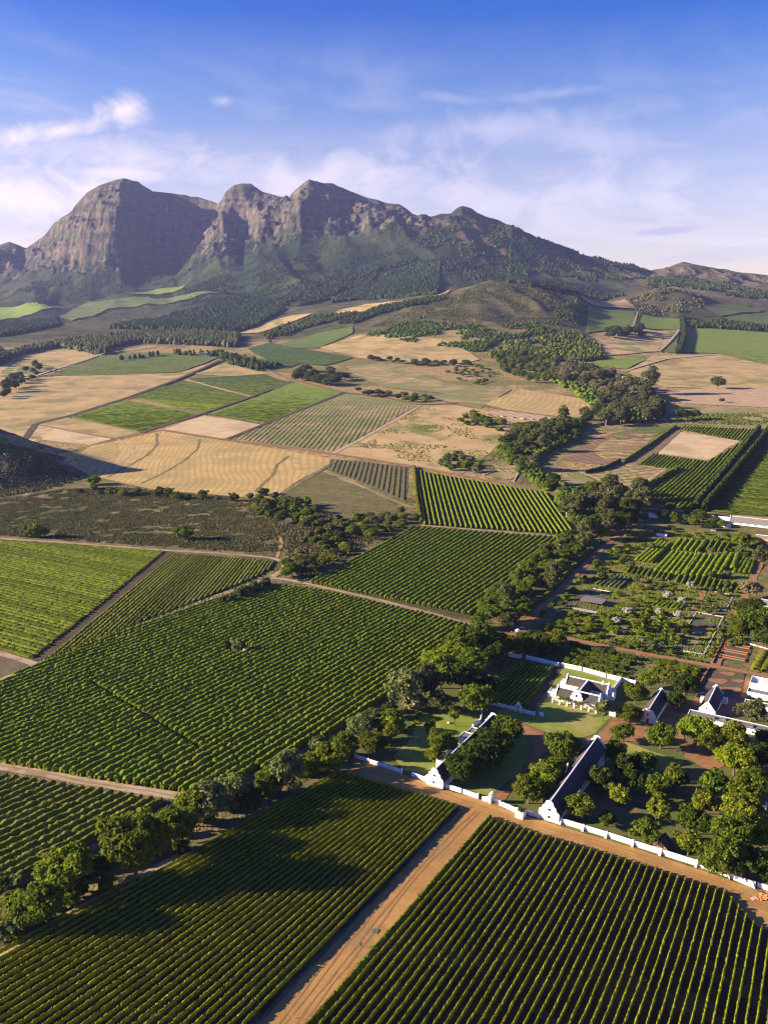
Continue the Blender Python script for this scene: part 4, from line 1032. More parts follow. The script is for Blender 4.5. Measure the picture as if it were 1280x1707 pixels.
# kind: crown outline (H, R, z0 ...), leaves, trunk; three shapes of each kind
KINDS = {
    'oak':    dict(H=11, R=6.6, z0=2.0, clumps=80, leaves=4400, leaf=.40, trunk=(4.5, .42), name='oak_tree'),
    'round':  dict(H=6.2, R=3.3, z0=1.0, clumps=50, leaves=2300, leaf=.28, trunk=(2.4, .22), name='orchard_tree'),
    'willow': dict(H=10, R=4.4, z0=.8, clumps=52, leaves=3000, leaf=.33, trunk=(4, .3), name='willow_tree', loose=.12),
    'gum':    dict(H=17, R=6.4, z0=4.0, clumps=60, leaves=3400, leaf=.48, trunk=(8, .4), name='gum_tree', loose=.15),
    'pine':   dict(H=14, R=3.2, z0=1.0, clumps=40, leaves=1200, leaf=.45, trunk=(6, .25), name='pine_tree', shape='cone'),
    'cypress': dict(H=9, R=1.3, z0=.3, clumps=34, leaves=900, leaf=.28, trunk=(2, .15), name='cypress_tree', shape='column'),
    'bush':   dict(H=2.6, R=2.0, z0=-.2, clumps=26, leaves=700, leaf=.26, trunk=None, name='bush'),
    'sapling': dict(H=5.2, R=1.7, z0=1.3, clumps=20, leaves=520, leaf=.28, trunk=(2.4, .1), name='young_tree', loose=.2),
}
PROTO = {}
def proto(kind, leafmat, i):
    key = (kind, leafmat, i)
    if key not in PROTO:
        k = KINDS[kind]
        if (kind, i) not in PROTO:
            PROTO[(kind, i)] = crown_arrays(k['H'], k['R'], k['z0'], k['clumps'], k['leaves'], k['leaf'], k.get('shape', 'round'), k.get('loose', 0))
        V, F = PROTO[(kind, i)]
        PROTO[key] = mesh_np('crown', V, F, [LF[leafmat]])
    return PROTO[key]
def ptrunk(kind):
    if ('trunk', kind) not in PROTO:
        h, r = KINDS[kind]['trunk']; PROTO[('trunk', kind)] = trunk_mesh('trunk', h, r, mat=BARK_PALE if kind == 'gum' else BARK)
    return PROTO[('trunk', kind)]
NTREE = [0]

def put_tree(g, kind, leafmat, width, label, cat, group, hscale=1.0, name=None):
    """g: ground point; width: crown width in metres"""
    k = KINDS[kind]; s = width / (2 * k['R']); NTREE[0] += 1
    i = NTREE[0] % 3
    rz = rng.random() * 6.28
    sc = (s * (.92 + .16 * rng.random()), s * (.92 + .16 * rng.random()), s * hscale * (.92 + .16 * rng.random()))
    if k['trunk'] is None:
        o = add(name or k['name'], proto(kind, leafmat, i)); o.location = g; o.rotation_euler = (0, 0, rz); o.scale = sc
        return tag(o, label, cat, group)
    root = empty(name or k['name'], g, rz, sc); tag(root, label, cat, group)
    add('trunk', ptrunk(kind), root); add('crown', proto(kind, leafmat, i), root)
    return root

def tree_px(px, py, wpx, kind, leafmat, label, cat='tree', group=None, hscale=1.0, name=None):
    """px, py: middle of the crown in the photograph; wpx: its width there"""
    k = KINDS[kind]
    g = G(px, py)[0]
    for _ in range(2):
        s = scale_at(g); w = wpx / s; hc = (k['H'] + max(k['z0'], 0)) / 2 * w / (2 * k['R']) * hscale
        dep = math.atan2(CAM_H - g[2], g[1]); g = G(px, py + hc * math.cos(dep) * s)[0]
    s = scale_at(g)
    return put_tree(g, kind, leafmat, wpx / s, label, cat, group, hscale, name)

def inside(P, q):
    P = np.asarray(P)[:, :2]; c = False; j = len(P) - 1
    for i in range(len(P)):
        if (P[i, 1] > q[1]) != (P[j, 1] > q[1]) and q[0] < (P[j, 0] - P[i, 0]) * (q[1] - P[i, 1]) / (P[j, 1] - P[i, 1]) + P[i, 0]: c = not c
        j = i
    return c

def scatter(px_poly, n, mind):
    """points spread over a polygon given in photograph points, at least mind metres apart"""
    P = G([p[0] for p in px_poly], [p[1] for p in px_poly]); lo = P.min(0); hi = P.max(0); out = []
    tries = 0
    while len(out) < n and tries < n * 60:
        tries += 1
        q = np.array((lo[0] + (hi[0] - lo[0]) * rng.random(), lo[1] + (hi[1] - lo[1]) * rng.random()))
        if not inside(P, q): continue
        if any((q[0] - o[0]) ** 2 + (q[1] - o[1]) ** 2 < mind * mind for o in out): continue
        out.append(q)
    if not out: return np.zeros((0, 3))
    out = np.array(out); out = out[np.argsort(out[:, 1])]
    return np.column_stack([out, T(out[:, 0], out[:, 1])])

LOOK = {'oak': 'green', 'dark': 'dark', 'mid': 'light-green', 'lime': 'bright', 'grey': 'grey-green', 'gum': 'olive', 'tan': 'tan', 'white': 'silvery'}
SHAPE = {'oak': 'round', 'round': 'small', 'willow': 'loose', 'gum': 'tall', 'pine': 'upright', 'cypress': 'narrow', 'bush': 'low', 'sapling': 'slender'}

def grove(px_poly, n, mind, kinds, wr, place, cat, group, hscale=1.0):
    for i, g in enumerate(scatter(px_poly, n, mind)):
        kd, lf = kinds[int(rng.random() * len(kinds))]
        put_tree(g, kd, lf, wr[0] + (wr[1] - wr[0]) * rng.random(), f'{SHAPE[kd]} {LOOK[lf]} {cat}, {ordinal(i + 1)} from near end of {place}', cat, group,
                 hscale * (.85 + .3 * rng.random()), 'shrub' if cat == 'shrub' else None)

def many(rows, cat='tree', group=None):
    for r in rows: tree_px(*r[:6], cat=cat, group=group, **(r[6] if len(r) > 6 else {}))


def wood(name, label, px_poly, spacing, h, mat, w=.55, jit=.45, thin=0.0, far=False):
    P = G([p[0] for p in px_poly], [p[1] for p in px_poly]); lo = P.min(0); hi = P.max(0)
    gx, gy = np.meshgrid(np.arange(lo[0], hi[0], spacing), np.arange(lo[1], hi[1], spacing))
    q = np.column_stack([gx.ravel(), gy.ravel()]) + (rng.random((gx.size, 2)) - .5) * spacing * .9
    poly = P[:, :2]; n = len(poly); c = np.zeros(len(q), bool)
    for i in range(n):
        a, b = poly[i], poly[i - 1]
        cond = (a[1] > q[:, 1]) != (b[1] > q[:, 1])
        with np.errstate(divide='ignore', invalid='ignore'):
            xx = (b[0] - a[0]) * (q[:, 1] - a[1]) / (b[1] - a[1]) + a[0]
        c ^= cond & (q[:, 0] < xx)
    q = q[c]
    if thin: q = q[(fbm(q[:, 0] / (spacing * 7), q[:, 1] / (spacing * 7), 3, 55) > thin)]
    if len(q) == 0: return
    z = T(q[:, 0], q[:, 1]); m = len(q)
    hh = h * (.6 + .6 * rng.random(m)); ww = h * w * (.7 + .6 * rng.random(m))
    seg = 4 if far else 5; ang = 2 * math.pi * np.arange(seg) / seg
    lev = [(.0, .85), (.55, .9)] if far else [(.0, .55), (.38, 1.0), (.75, .62)]
    nl = len(lev)
    V = np.zeros((m, seg * nl + 1, 3))
    for k, (zz, rr) in enumerate(lev):
        a = ang[None] + rng.random((m, 1)) * 6.28
        r = ww[:, None] * .5 * rr * (1 + (rng.random((m, seg)) - .5) * jit * 2)
        V[:, k * seg:(k + 1) * seg, 0] = q[:, :1] + np.cos(a) * r; V[:, k * seg:(k + 1) * seg, 1] = q[:, 1:] + np.sin(a) * r
        V[:, k * seg:(k + 1) * seg, 2] = (z + hh * zz)[:, None] + (rng.random((m, seg)) - .5) * hh[:, None] * .12
    V[:, -1] = np.column_stack([q, z + hh])
    F = []
    for k in range(nl - 1):
        for j in range(seg):
            j2 = (j + 1) % seg
            F += [(k * seg + j, k * seg + j2, (k + 1) * seg + j2), (k * seg + j, (k + 1) * seg + j2, (k + 1) * seg + j)]
    for j in range(seg): F.append(((nl - 1) * seg + j, (nl - 1) * seg + (j + 1) % seg, nl * seg))
    F = np.array(F)[None] + (np.arange(m) * (seg * nl + 1))[:, None, None]
    tag(add(name, mesh_np(name, V.reshape(-1, 3), F.reshape(-1, 3), [LF[mat]])), label, None, None, 'stuff')

# ------------------------------------------------------------------ the farmstead: lawns, yards, drives
AZ = 31.0
def frame_rz(az): return math.radians(90 - az)          # local +x looks along az, +y to its left
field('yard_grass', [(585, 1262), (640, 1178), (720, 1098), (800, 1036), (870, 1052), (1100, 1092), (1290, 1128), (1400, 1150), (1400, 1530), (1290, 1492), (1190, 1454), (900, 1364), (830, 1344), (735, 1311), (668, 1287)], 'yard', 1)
field('lawn', [(672, 1284), (655, 1262), (690, 1226), (685, 1204), (720, 1184), (790, 1190), (824, 1196), (760, 1250), (722, 1292)], 'lawn', 2)
field('lawn', [(828, 1204), (872, 1222), (886, 1244), (868, 1284), (822, 1322), (800, 1330), (745, 1312), (790, 1260)], 'lawn', 2)
field('lawn', [(822, 1186), (845, 1178), (890, 1195), (905, 1172), (990, 1196), (1018, 1194), (1008, 1206), (990, 1224), (960, 1232), (925, 1226), (890, 1212), (850, 1196)], 'lawn', 2)
field('lawn', [(905, 1172), (934, 1112), (1034, 1137), (1018, 1152), (1000, 1190), (985, 1193)], 'lawn', 2)
field('lawn', [(1040, 1236), (1140, 1270), (1120, 1290), (1040, 1262)], 'lawn', 2)
field('gravel_drive', [(806, 1336), (834, 1346), (868, 1296), (908, 1254), (962, 1242), (1012, 1236), (1040, 1206), (1120, 1190), (1150, 1150), (1130, 1140), (1096, 1192), (1026, 1194), (1012, 1208), (992, 1228), (958, 1236), (922, 1230), (886, 1214), (846, 1198), (836, 1204), (872, 1220), (888, 1242), (872, 1280), (836, 1320)], 'red', 3)
field('red_court', [(1046, 1214), (1110, 1196), (1140, 1204), (1140, 1236), (1100, 1244), (1040, 1236)], 'red', 3)
field('red_court', [(1140, 1240), (1176, 1246), (1210, 1278), (1180, 1284), (1140, 1262)], 'red', 3)
field('red_court', [(1150, 1190), (1170, 1120), (1250, 1135), (1236, 1196), (1200, 1196)], 'red', 3)
field('red_court', [(860, 1050), (905, 1052), (960, 1064), (930, 1076), (870, 1064), (846, 1058)], 'red', 4)
P10 = field('vineyard_ground', [(838, 1100), (926, 1112), (872, 1186), (816, 1168)], 'soil', 3)
track('garden_walk', [(932, 1112), (905, 1148), (880, 1188)], 4.5, 'ditch', 3)
mass_rows(parallel_rows(P10, R(30), 2.2, inset=.4), 'vine_rows', LF['orchard'], 1.0, 1.5, .2, .8, .3, 4, .2, 'vine rows of the small walled vineyard beside the manor house', .03)

# kitchen garden and the strip of orchard before it
field('garden_ground', [(866, 1050), (930, 988), (1000, 918), (1064, 866), (1100, 862), (1290, 884), (1300, 920), (1262, 950), (1200, 1112), (1100, 1094), (905, 1056)], 'garden', 2)
field('garden_ground', [(870, 1064), (905, 1060), (1100, 1098), (1188, 1114), (1160, 1150), (1060, 1136), (930, 1104), (850, 1086)], 'garden', 2)
field('garden_ground', [(1205, 1108), (1262, 955), (1300, 925), (1400, 960), (1400, 1145), (1290, 1122)], 'garden', 2)
for px, w in [([(846, 1046), (905, 1057), (1000, 1076), (1100, 1095), (1195, 1112), (1300, 1132), (1380, 1146)], 5.5), ([(862, 1052), (930, 986), (1000, 916), (1064, 866)], 6),
              ([(1190, 1112), (1214, 1056), (1240, 996), (1262, 948), (1285, 900)], 5.5), ([(1030, 952), (1110, 966), (1190, 980), (1236, 990)], 4),
              ([(1120, 1094), (1146, 1040), (1172, 986), (1200, 930)], 4), ([(960, 1022), (1040, 1036), (1140, 1054), (1215, 1066)], 3), ([(1010, 1076), (1050, 1010), (1086, 960), (1120, 912)], 3),
              ([(1080, 912), (1150, 922), (1262, 940)], 3.5), ([(1062, 1094), (1075, 1070)], 3), ([(1250, 1130), (1240, 1165), (1232, 1195)], 5), ([(1256, 1120), (1276, 1076), (1300, 1080)], 5)]:
    track('garden_path', px, w, 'red', 4)
for mt, px in [('bed_soil', [(1182, 1118), (1240, 1124), (1234, 1164), (1160, 1162)]), ('straw_bed', [(1146, 1046), (1186, 1052), (1180, 1066), (1138, 1060)]), ('straw_bed', [(1150, 1066), (1166, 1068), (1160, 1076), (1144, 1074)]),
               ('bed_soil', [(1138, 1070), (1174, 1076), (1168, 1090), (1126, 1083)]), ('straw_bed', [(1080, 1026), (1110, 1030), (1104, 1040), (1072, 1034)]), ('bed_soil', [(1190, 990), (1218, 994), (1208, 1014), (1172, 1010)]),
               ('straw_bed', [(1016, 1050), (1046, 1046), (1040, 1064), (1010, 1066)]), ('bed_soil', [(1150, 1022), (1200, 1030), (1188, 1048), (1148, 1042)]), ('lawn', [(1020, 1040), (1060, 1030), (1060, 1040), (1030, 1048)]),
               ('bed_soil', [(930, 1000), (980, 980), (1020, 990), (985, 1020), (950, 1016)]), ('bed_soil', [(1212, 1070), (1252, 1078), (1244, 1106), (1196, 1098)])]:
    field('garden_bed', px, mt, 5)
for c, r in [((1196, 1136), 3.6), ((1221, 1150), 3.4), ((1212, 1124), 3), ((1206, 1149), 2.6), ((1229, 1136), 2.2)]:
    g0 = G(*c)[0]
    drape('garden_swirl', [(g0[0] + r * 1.5 * math.cos(a), g0[1] + r * math.sin(a) * (1 + .3 * math.sin(3 * a))) for a in np.linspace(0, 6.28, 18)[:-1]], GM['red'], 7, mx=5)

# ------------------------------------------------------------------ buildings
def gable(w, he, ha, style):
    d = ha - he
    if style == 'dutch':
        h = [(w, 0), (w, he + .1 * d), (.93 * w, he + .16 * d), (.80 * w, he + .20 * d), (.70 * w, he + .34 * d), (.66 * w, he + .52 * d), (.50 * w, he + .60 * d), (.42 * w, he + .74 * d), (.34 * w, he + .92 * d), (.18 * w, ha)]
    elif style == 'round':
        h = [(w, 0), (w, he * .9), (1.08 * w, he + .05 * d), (1.05 * w, he + .28 * d), (.86 * w, he + .42 * d), (.80 * w, he + .66 * d), (.60 * w, he + .86 * d), (.3 * w, he + .98 * d), (.12 * w, ha)]
    else:
        h = [(w, 0), (w, he + .12), (.10 * w, ha), ]
    return h + [(-a, b) for a, b in reversed(h)]

def window(parent, x, y, z, w, h, face='-x', name='window', pane=GLASS, fr=WHITE):
    """frame with a dark pane set back in it; on a wall facing -x or -y of its house"""
    mb = MB(); t = .14
    def bx(m, u0, u1, z0, z1, d0, d1):
        if face == '-x': m.box(x - d1, x - d0, y + u0, y + u1, z0, z1)
        else: m.box(x + u0, x + u1, y - d1, y - d0, z0, z1)
    bx(mb, -w / 2 - t, -w / 2, z - t, z + h + t, .0, .10); bx(mb, w / 2, w / 2 + t, z - t, z + h + t, .0, .10)
    bx(mb, -w / 2, w / 2, z + h, z + h + t, .0, .10); bx(mb, -w / 2, w / 2, z - t, z, .0, .14)
    f = mb.build(name, fr, parent)
    p = MB(); bx(p, -w / 2, w / 2, z, z + h, .005, .03); p.build('pane' if name == 'window' else 'door_leaf', pane, f)
    return f

def house(name, label, cat, g0, az, L, W, he, ha, roof=THATCH, front='dutch', back='plain', wins=(), door=None, side=0, group=None, chimney=None, wall=WHITE):
    root = empty(name, g0, frame_rz(az)); tag(root, label, cat, group); w = W / 2
    mb = MB(); mb.prism([(w, -4), (w, he), (0, ha - .25), (-w, he), (-w, -4)], 'x', .05, L - .05); mb.build('wall', wall, root)
    sl = (ha - he) / w; o = .35
    for s in (1, -1):
        rb = MB()
        rb.prism([(s * 0.0, ha), (s * (w + o), he - o * sl), (s * (w + o), he - o * sl - .32), (s * 0.0, ha - .32)], 'x', .22 if front else -.4, L - (.22 if back else -.4))
        rb.build('roof', roof, root)
    rc = MB(); rc.prism([(.32, ha - .12), (.2, ha + .16), (-.2, ha + .16), (-.32, ha - .12)], 'x', .1, L - .1); rc.build('ridge_cap', RIDGE, root)
    if front:
        mb = MB(); mb.prism([(a, b if b > 0 else -4) for a, b in gable(w + .12, he, ha + .55, front)], 'x', -.22, .2); f = mb.build('gable', wall, root)
    if back:
        mb = MB(); mb.prism([(a, b if b > 0 else -4) for a, b in gable(w + .12, he, ha + .55, back)], 'x', L - .2, L + .22); mb.build('gable', wall, root)
    for (y, z, ww, hh) in wins: window(root, -.22 if front else .05, y, z, ww, hh)
    if door: window(root, -.22 if front else .05, door[0], .1, door[1], door[2], name='door', pane=WOOD)
    for k in range(side): window(root, L * (k + .6) / (side + .2), -w + .01, .9, 1.0, min(1.2, he - 1.3), face='-y')
    if chimney is not None:
        mb = MB(); mb.box(chimney - .5, chimney + .5, -.45, .45, ha - .8, ha + 1.5); mb.box(chimney - .6, chimney + .6, -.55, .55, ha + 1.5, ha + 1.7); mb.build('chimney', wall, root)
    return root

def base_pt(px, py, dz=0.0):
    p = G(px, py)[0].copy(); p[2] += dz; return p

# left barn with its annexes on the lawn side
b1 = base_pt(724, 1311)
h1 = house('barn', 'long white barn with dark roof half hidden by trees, left of the gateway', 'barn', b1, AZ + .8, 55, 7.4, 3.3, 7.4, front='dutch', back='dutch', wins=[(0, 4.5, 1.1, .9), (0.2, 1.6, 1.1, .8)], side=7, group='long white barns')
for k, (x, d, hh) in enumerate([(17, 3.0, 2.7), (27, 3.4, 2.9), (38, 3.4, 3.4), (45, 3.0, 2.6)]):
    mb = MB(); y0 = 3.7
    mb.box(x - 2.6, x + 2.6, y0 + .02, y0 + d, -4, hh - .35); mb.box(x - 2.75, x + 2.75, y0 + d - .02, y0 + d + .25, -4, hh); mb.box(x - 2.85, x - 2.6, y0 + .02, y0 + d - .02, -4, hh); mb.box(x + 2.6, x + 2.85, y0 + .02, y0 + d - .02, -4, hh)
    an = mb.build('annex', WHITE, h1)
    rb = MB(); rb.box(x - 2.55, x + 2.55, y0 + .1, y0 + d - .05, hh - .34, hh - .25); rb.build('roof', SLATE, an)
# right barn with its dormer gable
b2 = base_pt(914, 1368)
h2 = house('barn', 'long white barn with bare dark roof beside the orchard yard, right of the gateway', 'barn', b2, AZ + .3, 57, 7.6, 3.3, 7.6, front='dutch', back='dutch', wins=[(-.2, 4.3, 1.2, .9), (-.2, 1.3, 1.2, .9)], side=8, group='long white barns')
mb = MB(); mb.prism([(31.5 + a, b) for a, b in gable(1.9, 3.4, 6.6, 'dutch')], 'y', 3.75, 4.15); dg = mb.build('dormer_gable', WHITE, h2)
mb = MB(); mb.prism([(29.9, 3.2), (31.5, 5.3), (33.1, 3.2)], 'y', 1.2, 3.74); mb.build('dormer_roof', THATCH, dg)
mb = MB()
for k in range(22):                                      # leafless creeper on the eaves of the sunny side
    x = 4 + k * 2.3; mb.box(x, x + 1.6, 3.9, 4.5 + .3 * (k % 3), 2.0 + .3 * (k % 2), 3.0 + .25 * (k % 3))
mb.build('creeper', LF['gum'], h2)

# manor house: two parallel wings joined by a third, white end parapets, curved centre gable, pergola on the front terrace
m0 = base_pt(960, 1176); man = empty('manor_house', m0, frame_rz(AZ - .5))
tag(man, 'white manor house with curved centre gable, dark roofs and front pergola', 'house')
def wing(x0, x1, y0, y1, he, ha):
    xc = (x0 + x1) / 2; hw = (x1 - x0) / 2
    mb = MB(); mb.prism([(x0, -4), (x0, he), (xc, ha - .2), (x1, he), (x1, -4)], 'y', y0 + .05, y1 - .05); wl = mb.build('wall', WHITE, man)
    for s in (1, -1):
        rb = MB(); rb.prism([(xc, ha), (xc + s * (hw + .3), he - .3 * (ha - he) / hw), (xc + s * (hw + .3), he - .3 * (ha - he) / hw - .3), (xc, ha - .3)], 'y', y0 + .3, y1 - .3); rb.build('roof', THATCH, man)
    rc = MB(); rc.prism([(xc + .45, ha - .15), (xc + .3, ha + .2), (xc - .3, ha + .2), (xc - .45, ha - .15)], 'y', y0 + .3, y1 - .3); rc.build('ridge_cap', WHITE, man)
    for yy in (y0, y1):
        gb = MB(); gb.prism([(x0 - .15, -4), (x0 - .15, he + .3), (xc - .8, ha + .3), (xc - .8, ha + 1.1), (xc + .8, ha + 1.1), (xc + .8, ha + .3), (x1 + .15, he + .3), (x1 + .15, -4)], 'y', yy - .3, yy + .3); gb.build('end_gable', WHITE, man)
wing(0, 6.4, -10.8, 10.8, 3.5, 6.4)
wing(15.2, 21.6, -10.8, 10.8, 3.5, 6.4)
mb = MB(); mb.prism([(3.1, -4), (3.1, 3.5), (0, 6.1), (-3.1, 3.5), (-3.1, -4)], 'x', 6.0, 15.6); mb.build('wall', WHITE, man)
for s in (1, -1):
    rb = MB(); rb.prism([(0, 6.38), (s * 3.4, 3.5), (s * 3.4, 3.2), (0, 6.05)], 'x', 3.4, 18.2); rb.build('roof', THATCH, man)
rc = MB(); rc.prism([(.4, 6.2), (.28, 6.62), (-.28, 6.62), (-.4, 6.2)], 'x', 3.3, 18.3); rc.build('ridge_cap', WHITE, man)
gb = MB(); gb.prism([(a, b if b > 0 else -4) for a, b in gable(2.9, 3.4, 7.6, 'round')], 'x', -.35, .5); cg = gb.build('centre_gable', WHITE, man)
window(cg, -.35, 0, 4.6, 1.0, 1.3); 
window(man, -.35, 0, .25, 1.5, 2.6, name='door', pane=WOOD)
for y in (-9, -6.8, -4.6, 4.6, 6.8, 9): window(man, .04, y, .9, 1.1, 1.8)
tb = MB(); tb.box(-4.2, -.02, -12.4, 12.4, -3, .12); tb.build('terrace', BRICK, man)
tw = MB(); tw.box(-4.6, -4.2, -12.6, 12.6, -3, .05); tw.build('terrace_edge', WHITE, man)
for y in np.linspace(-11, 11, 7):
    pb = MB(); pb.box(-4.1, -3.5, y - .32, y + .32, .12, 2.7); pb.box(-4.2, -3.4, y - .42, y + .42, 2.7, 2.85); pb.build('pillar', WHITE, man)
for x in (-3.8, -2.0, -.7):
    bb = MB(); bb.box(x - .08, x + .08, -11.6, 11.6, 2.86, 3.02); bb.build('pergola_beam', WOOD, man)
lv = []
for _ in range(1000):
    y = rng.random() * 20 - 10
    if vnoise(y / 3.2, 0.5, 77) > .45 and abs(y) > 1.8: lv.append((-4.4 + 3.6 * rng.random(), y, 2.9 + .7 * rng.random()))
lv = np.array(lv); V = leaf_cloud(lv, np.tile((0, 0, 1.0), (len(lv), 1)), .28)
add('creeper', mesh_np('creeper', V, np.arange(len(V)).reshape(-1, 4), [LF['mid']]), man)
an = MB(); an.box(1.0, 6.0, 11.12, 15.0, -4, 3.3); an.box(.8, 6.2, 15.0, 15.25, -4, 3.7); an.box(.8, 1.0, 11.12, 15.0, -4, 3.7); a_ = an.build('side_annex', WHITE, man)
rb = MB(); rb.box(1.0, 6.0, 11.2, 14.95, 3.32, 3.42); rb.build('roof', plain_mat('pale_green_roof', (.42, .50, .47), .7), a_)
an = MB(); an.box(15.8, 21.0, 11.12, 14.0, -4, 3.0); a_ = an.build('side_annex', WHITE, man)
rb = MB(); rb.box(15.7, 21.1, 11.13, 14.1, 3.0, 3.12); rb.build('roof', plain_mat('pale_green_roof', (.42, .50, .47), .7), a_)
an = MB(); an.box(16.5, 21.0, -14.0, -11.12, -4, 3.2); an.build('side_annex', WHITE, man)
cb = MB(); cb.box(17.8, 19, -8.2, -7.2, 5.2, 7.6); cb.build('chimney', WHITE, man)

# chapel-like house, gabled house, long flat building and the white courtyards
c0 = base_pt(1078, 1205)
ch = house('outhouse', 'small white house with rounded front gable and dark roof among trees right of the manor', 'house', c0, AZ, 27, 6.8, 3.2, 6.6, front='round', back='plain', wins=[(0, 4.0, .8, .9)], door=(0, 1.3, 2.2), side=3)
mb = MB(); mb.box(27.3, 32.5, -4.2, 3.4, -4, 2.7); an = mb.build('annex', WHITE, ch)
rb = MB(); rb.box(27.5, 32.3, -4.0, 3.2, 2.71, 2.8); rb.build('roof', THATCH, an)
g1_ = base_pt(1177, 1193)
gh = house('outhouse', 'steep white gabled house with bare dark roof beside the swirl patterned bed', 'house', g1_, AZ, 23, 7.4, 3.0, 6.8, front='plain', back='plain', wins=[(.4, 3.6, .7, .8)], side=3)
mb = MB(); mb.box(15, 18, 3.72, 6.0, -4, 2.0); an = mb.build('annex', WHITE, gh)
mb = MB(); mb.box(20, 22.6, -6.2, -3.72, -4, 1.8); an = mb.build('annex', WHITE, gh)

def flat_house(name, label, px, az, L, D, h, roofmat, parapet=.5, boxes=(), group=None, beams=None, wins=0):
    """low building: front wall along local y from px, flat or lean-to roof behind a white parapet"""
    root = empty(name, base_pt(*px), frame_rz(az)); tag(root, label, 'building', group)
    mb = MB(); mb.box(.3, D - .3, -L + .3, -.3, -4, h - .02); mb.build('wall', WHITE, root)
    for nm, b in (('parapet', (0, .3, -L, 0)), ('parapet', (D - .3, D, -L, 0)), ('parapet', (.3, D - .3, -.3, 0)), ('parapet', (.3, D - .3, -L, -L + .3))):
        pb = MB(); pb.box(*b, -4, h + parapet); pb.build(nm, WHITE, root)
    if roofmat:
        rb = MB(); rb.box(.32, D - .32, -L + .32, -.32, h, h + .12); rb.build('roof', roofmat, root)
    for (x, y, sx, sy, sz) in boxes:
        kb = MB(); kb.box(x, x + sx, y, y + sy, h + .12, h + sz); kb.build('roof_vent', SLATE, root)
    for k in range(wins): window(root, 0, -L * (k + .6) / (wins + .2), .8, .9, 1.0)
    return root
flat_house('outbuilding', 'long low building with flat grey roof and white front wall behind the lime green tree', (1144, 1200), 30, 46, 7.0, 2.3, SLATE, .35, [(2, -12, 1.5, 1.2, .9), (3, -17, 2, 2, .8), (2.6, -22, 1.6, 1.4, 1.0), (2, -29, 2.5, 2, .7), (3, -36, 1.5, 1.5, .7)], wins=7)
flat_house('outbuilding', 'white courtyard house with brown flat roof at the right edge, beside the red path', (1238, 1183), 30, 30, 5.5, 3.2, plain_mat('brown_flat_roof', (.20, .17, .16), .85), .5, wins=4)
flat_house('outbuilding', 'second white courtyard house with brown flat roof, just above the first', (1243, 1163), 30, 30, 6.0, 3.0, plain_mat('brown_flat_roof', (.20, .17, .16), .85), .6)
ct = flat_house('outbuilding', 'white walled terrace full of plants at the right edge under the raised brick beds', (1248, 1146), 30, 28, 10, 1.6, plain_mat('white_paving', (.62, .60, .56), .85), 1.4, [])
for k in range(6):
    pb = MB(); pb.box(.4, 9.6, -5 - k * 2.2, -4.8 - k * 2.2, 3.3, 3.5); pb.build('pergola_beam', WHITE, ct)
q = house('outhouse', 'white cottage with grey roof at the right edge above the big trees', 'house', base_pt(1268, 1012), AZ + 90, 18, 7, 3.4, 6.0, roof=SLATE, front='plain', back='plain', wins=[], side=3)
house('outhouse', 'small dark roofed white cottage wing at the right edge beside the garden hedge', 'house', base_pt(1265, 1038), AZ, 13, 5.4, 2.8, 5.6, front='round', back=None, wins=[(0, 1.2, .8, .9)])
house('shed', 'long grey-roofed white shed at the top of the kitchen garden', 'shed', base_pt(1216, 871), 119, 42, 12, 2.6, 7.0, roof=SLATE, front='plain', back='plain', side=6)
house('shed', 'brown hut with flat gable near the right edge below the long shed', 'shed', base_pt(1258, 899), 119, 12, 7, 3.2, 4.8, roof=plain_mat('brown_flat_roof', (.20, .17, .16), .85), front=None, back=None, wall=PALEWOOD)
house('shed', 'tiny white kiosk in the upper garden', 'shed', base_pt(1188, 885), 30, 4.5, 4, 2.6, 4.2, roof=RIDGE, front=None, back=None)
house('shed', 'small white hut with several posts in the upper garden', 'shed', base_pt(1204, 878), 119, 7, 4, 2.4, 3.6, roof=RIDGE, front=None, back=None)
house('shed', 'low white shed left of the long grey-roofed shed', 'shed', base_pt(1196, 866), 119, 11, 4, 2.6, 3.6, roof=RIDGE, front=None, back=None)
house('shed', 'low pale blue-roofed shed behind the garden trees', 'shed', base_pt(1158, 862), 119, 18, 4, 2.6, 3.6, roof=plain_mat('pale_blue_roof', (.5, .56, .66), .5), front=None, back=None)
house('shed', 'small white shed between the dark trees above the garden', 'shed', base_pt(1081, 862), 119, 9, 4, 2.8, 4.0, roof=RIDGE, front=None, back=None)
house('shed', 'flat white shelter beside the topmost bright bushes', 'shed', base_pt(1094, 893), 119, 9, 4, 1.8, 2.6, roof=RIDGE, front=None, back=None)
for i, (p, L, lab) in enumerate([((1004, 632), 50, 'longest white farm shed by the gum grove'), ((1032, 636), 42, 'middle white farm shed by the gum grove'), ((1058, 641), 24, 'shortest white farm shed by the gum grove')]):
    house('farm_shed', lab, 'shed', base_pt(*p), 112, L, 14, 5, 7, roof=WHITE if i != 1 else SLATE, front='plain', back='plain', group='white farm sheds by the grove')
house('farm_shed', 'dark blue-grey shed beside the clump above the striped crop', 'shed', base_pt(335, 592), 95, 34, 16, 6, 9, roof=plain_mat('dark_blue_shed_roof', (.06, .07, .11), .6), front=None, back=None, wall=plain_mat('dark_blue_shed_wall', (.07, .08, .12), .7))
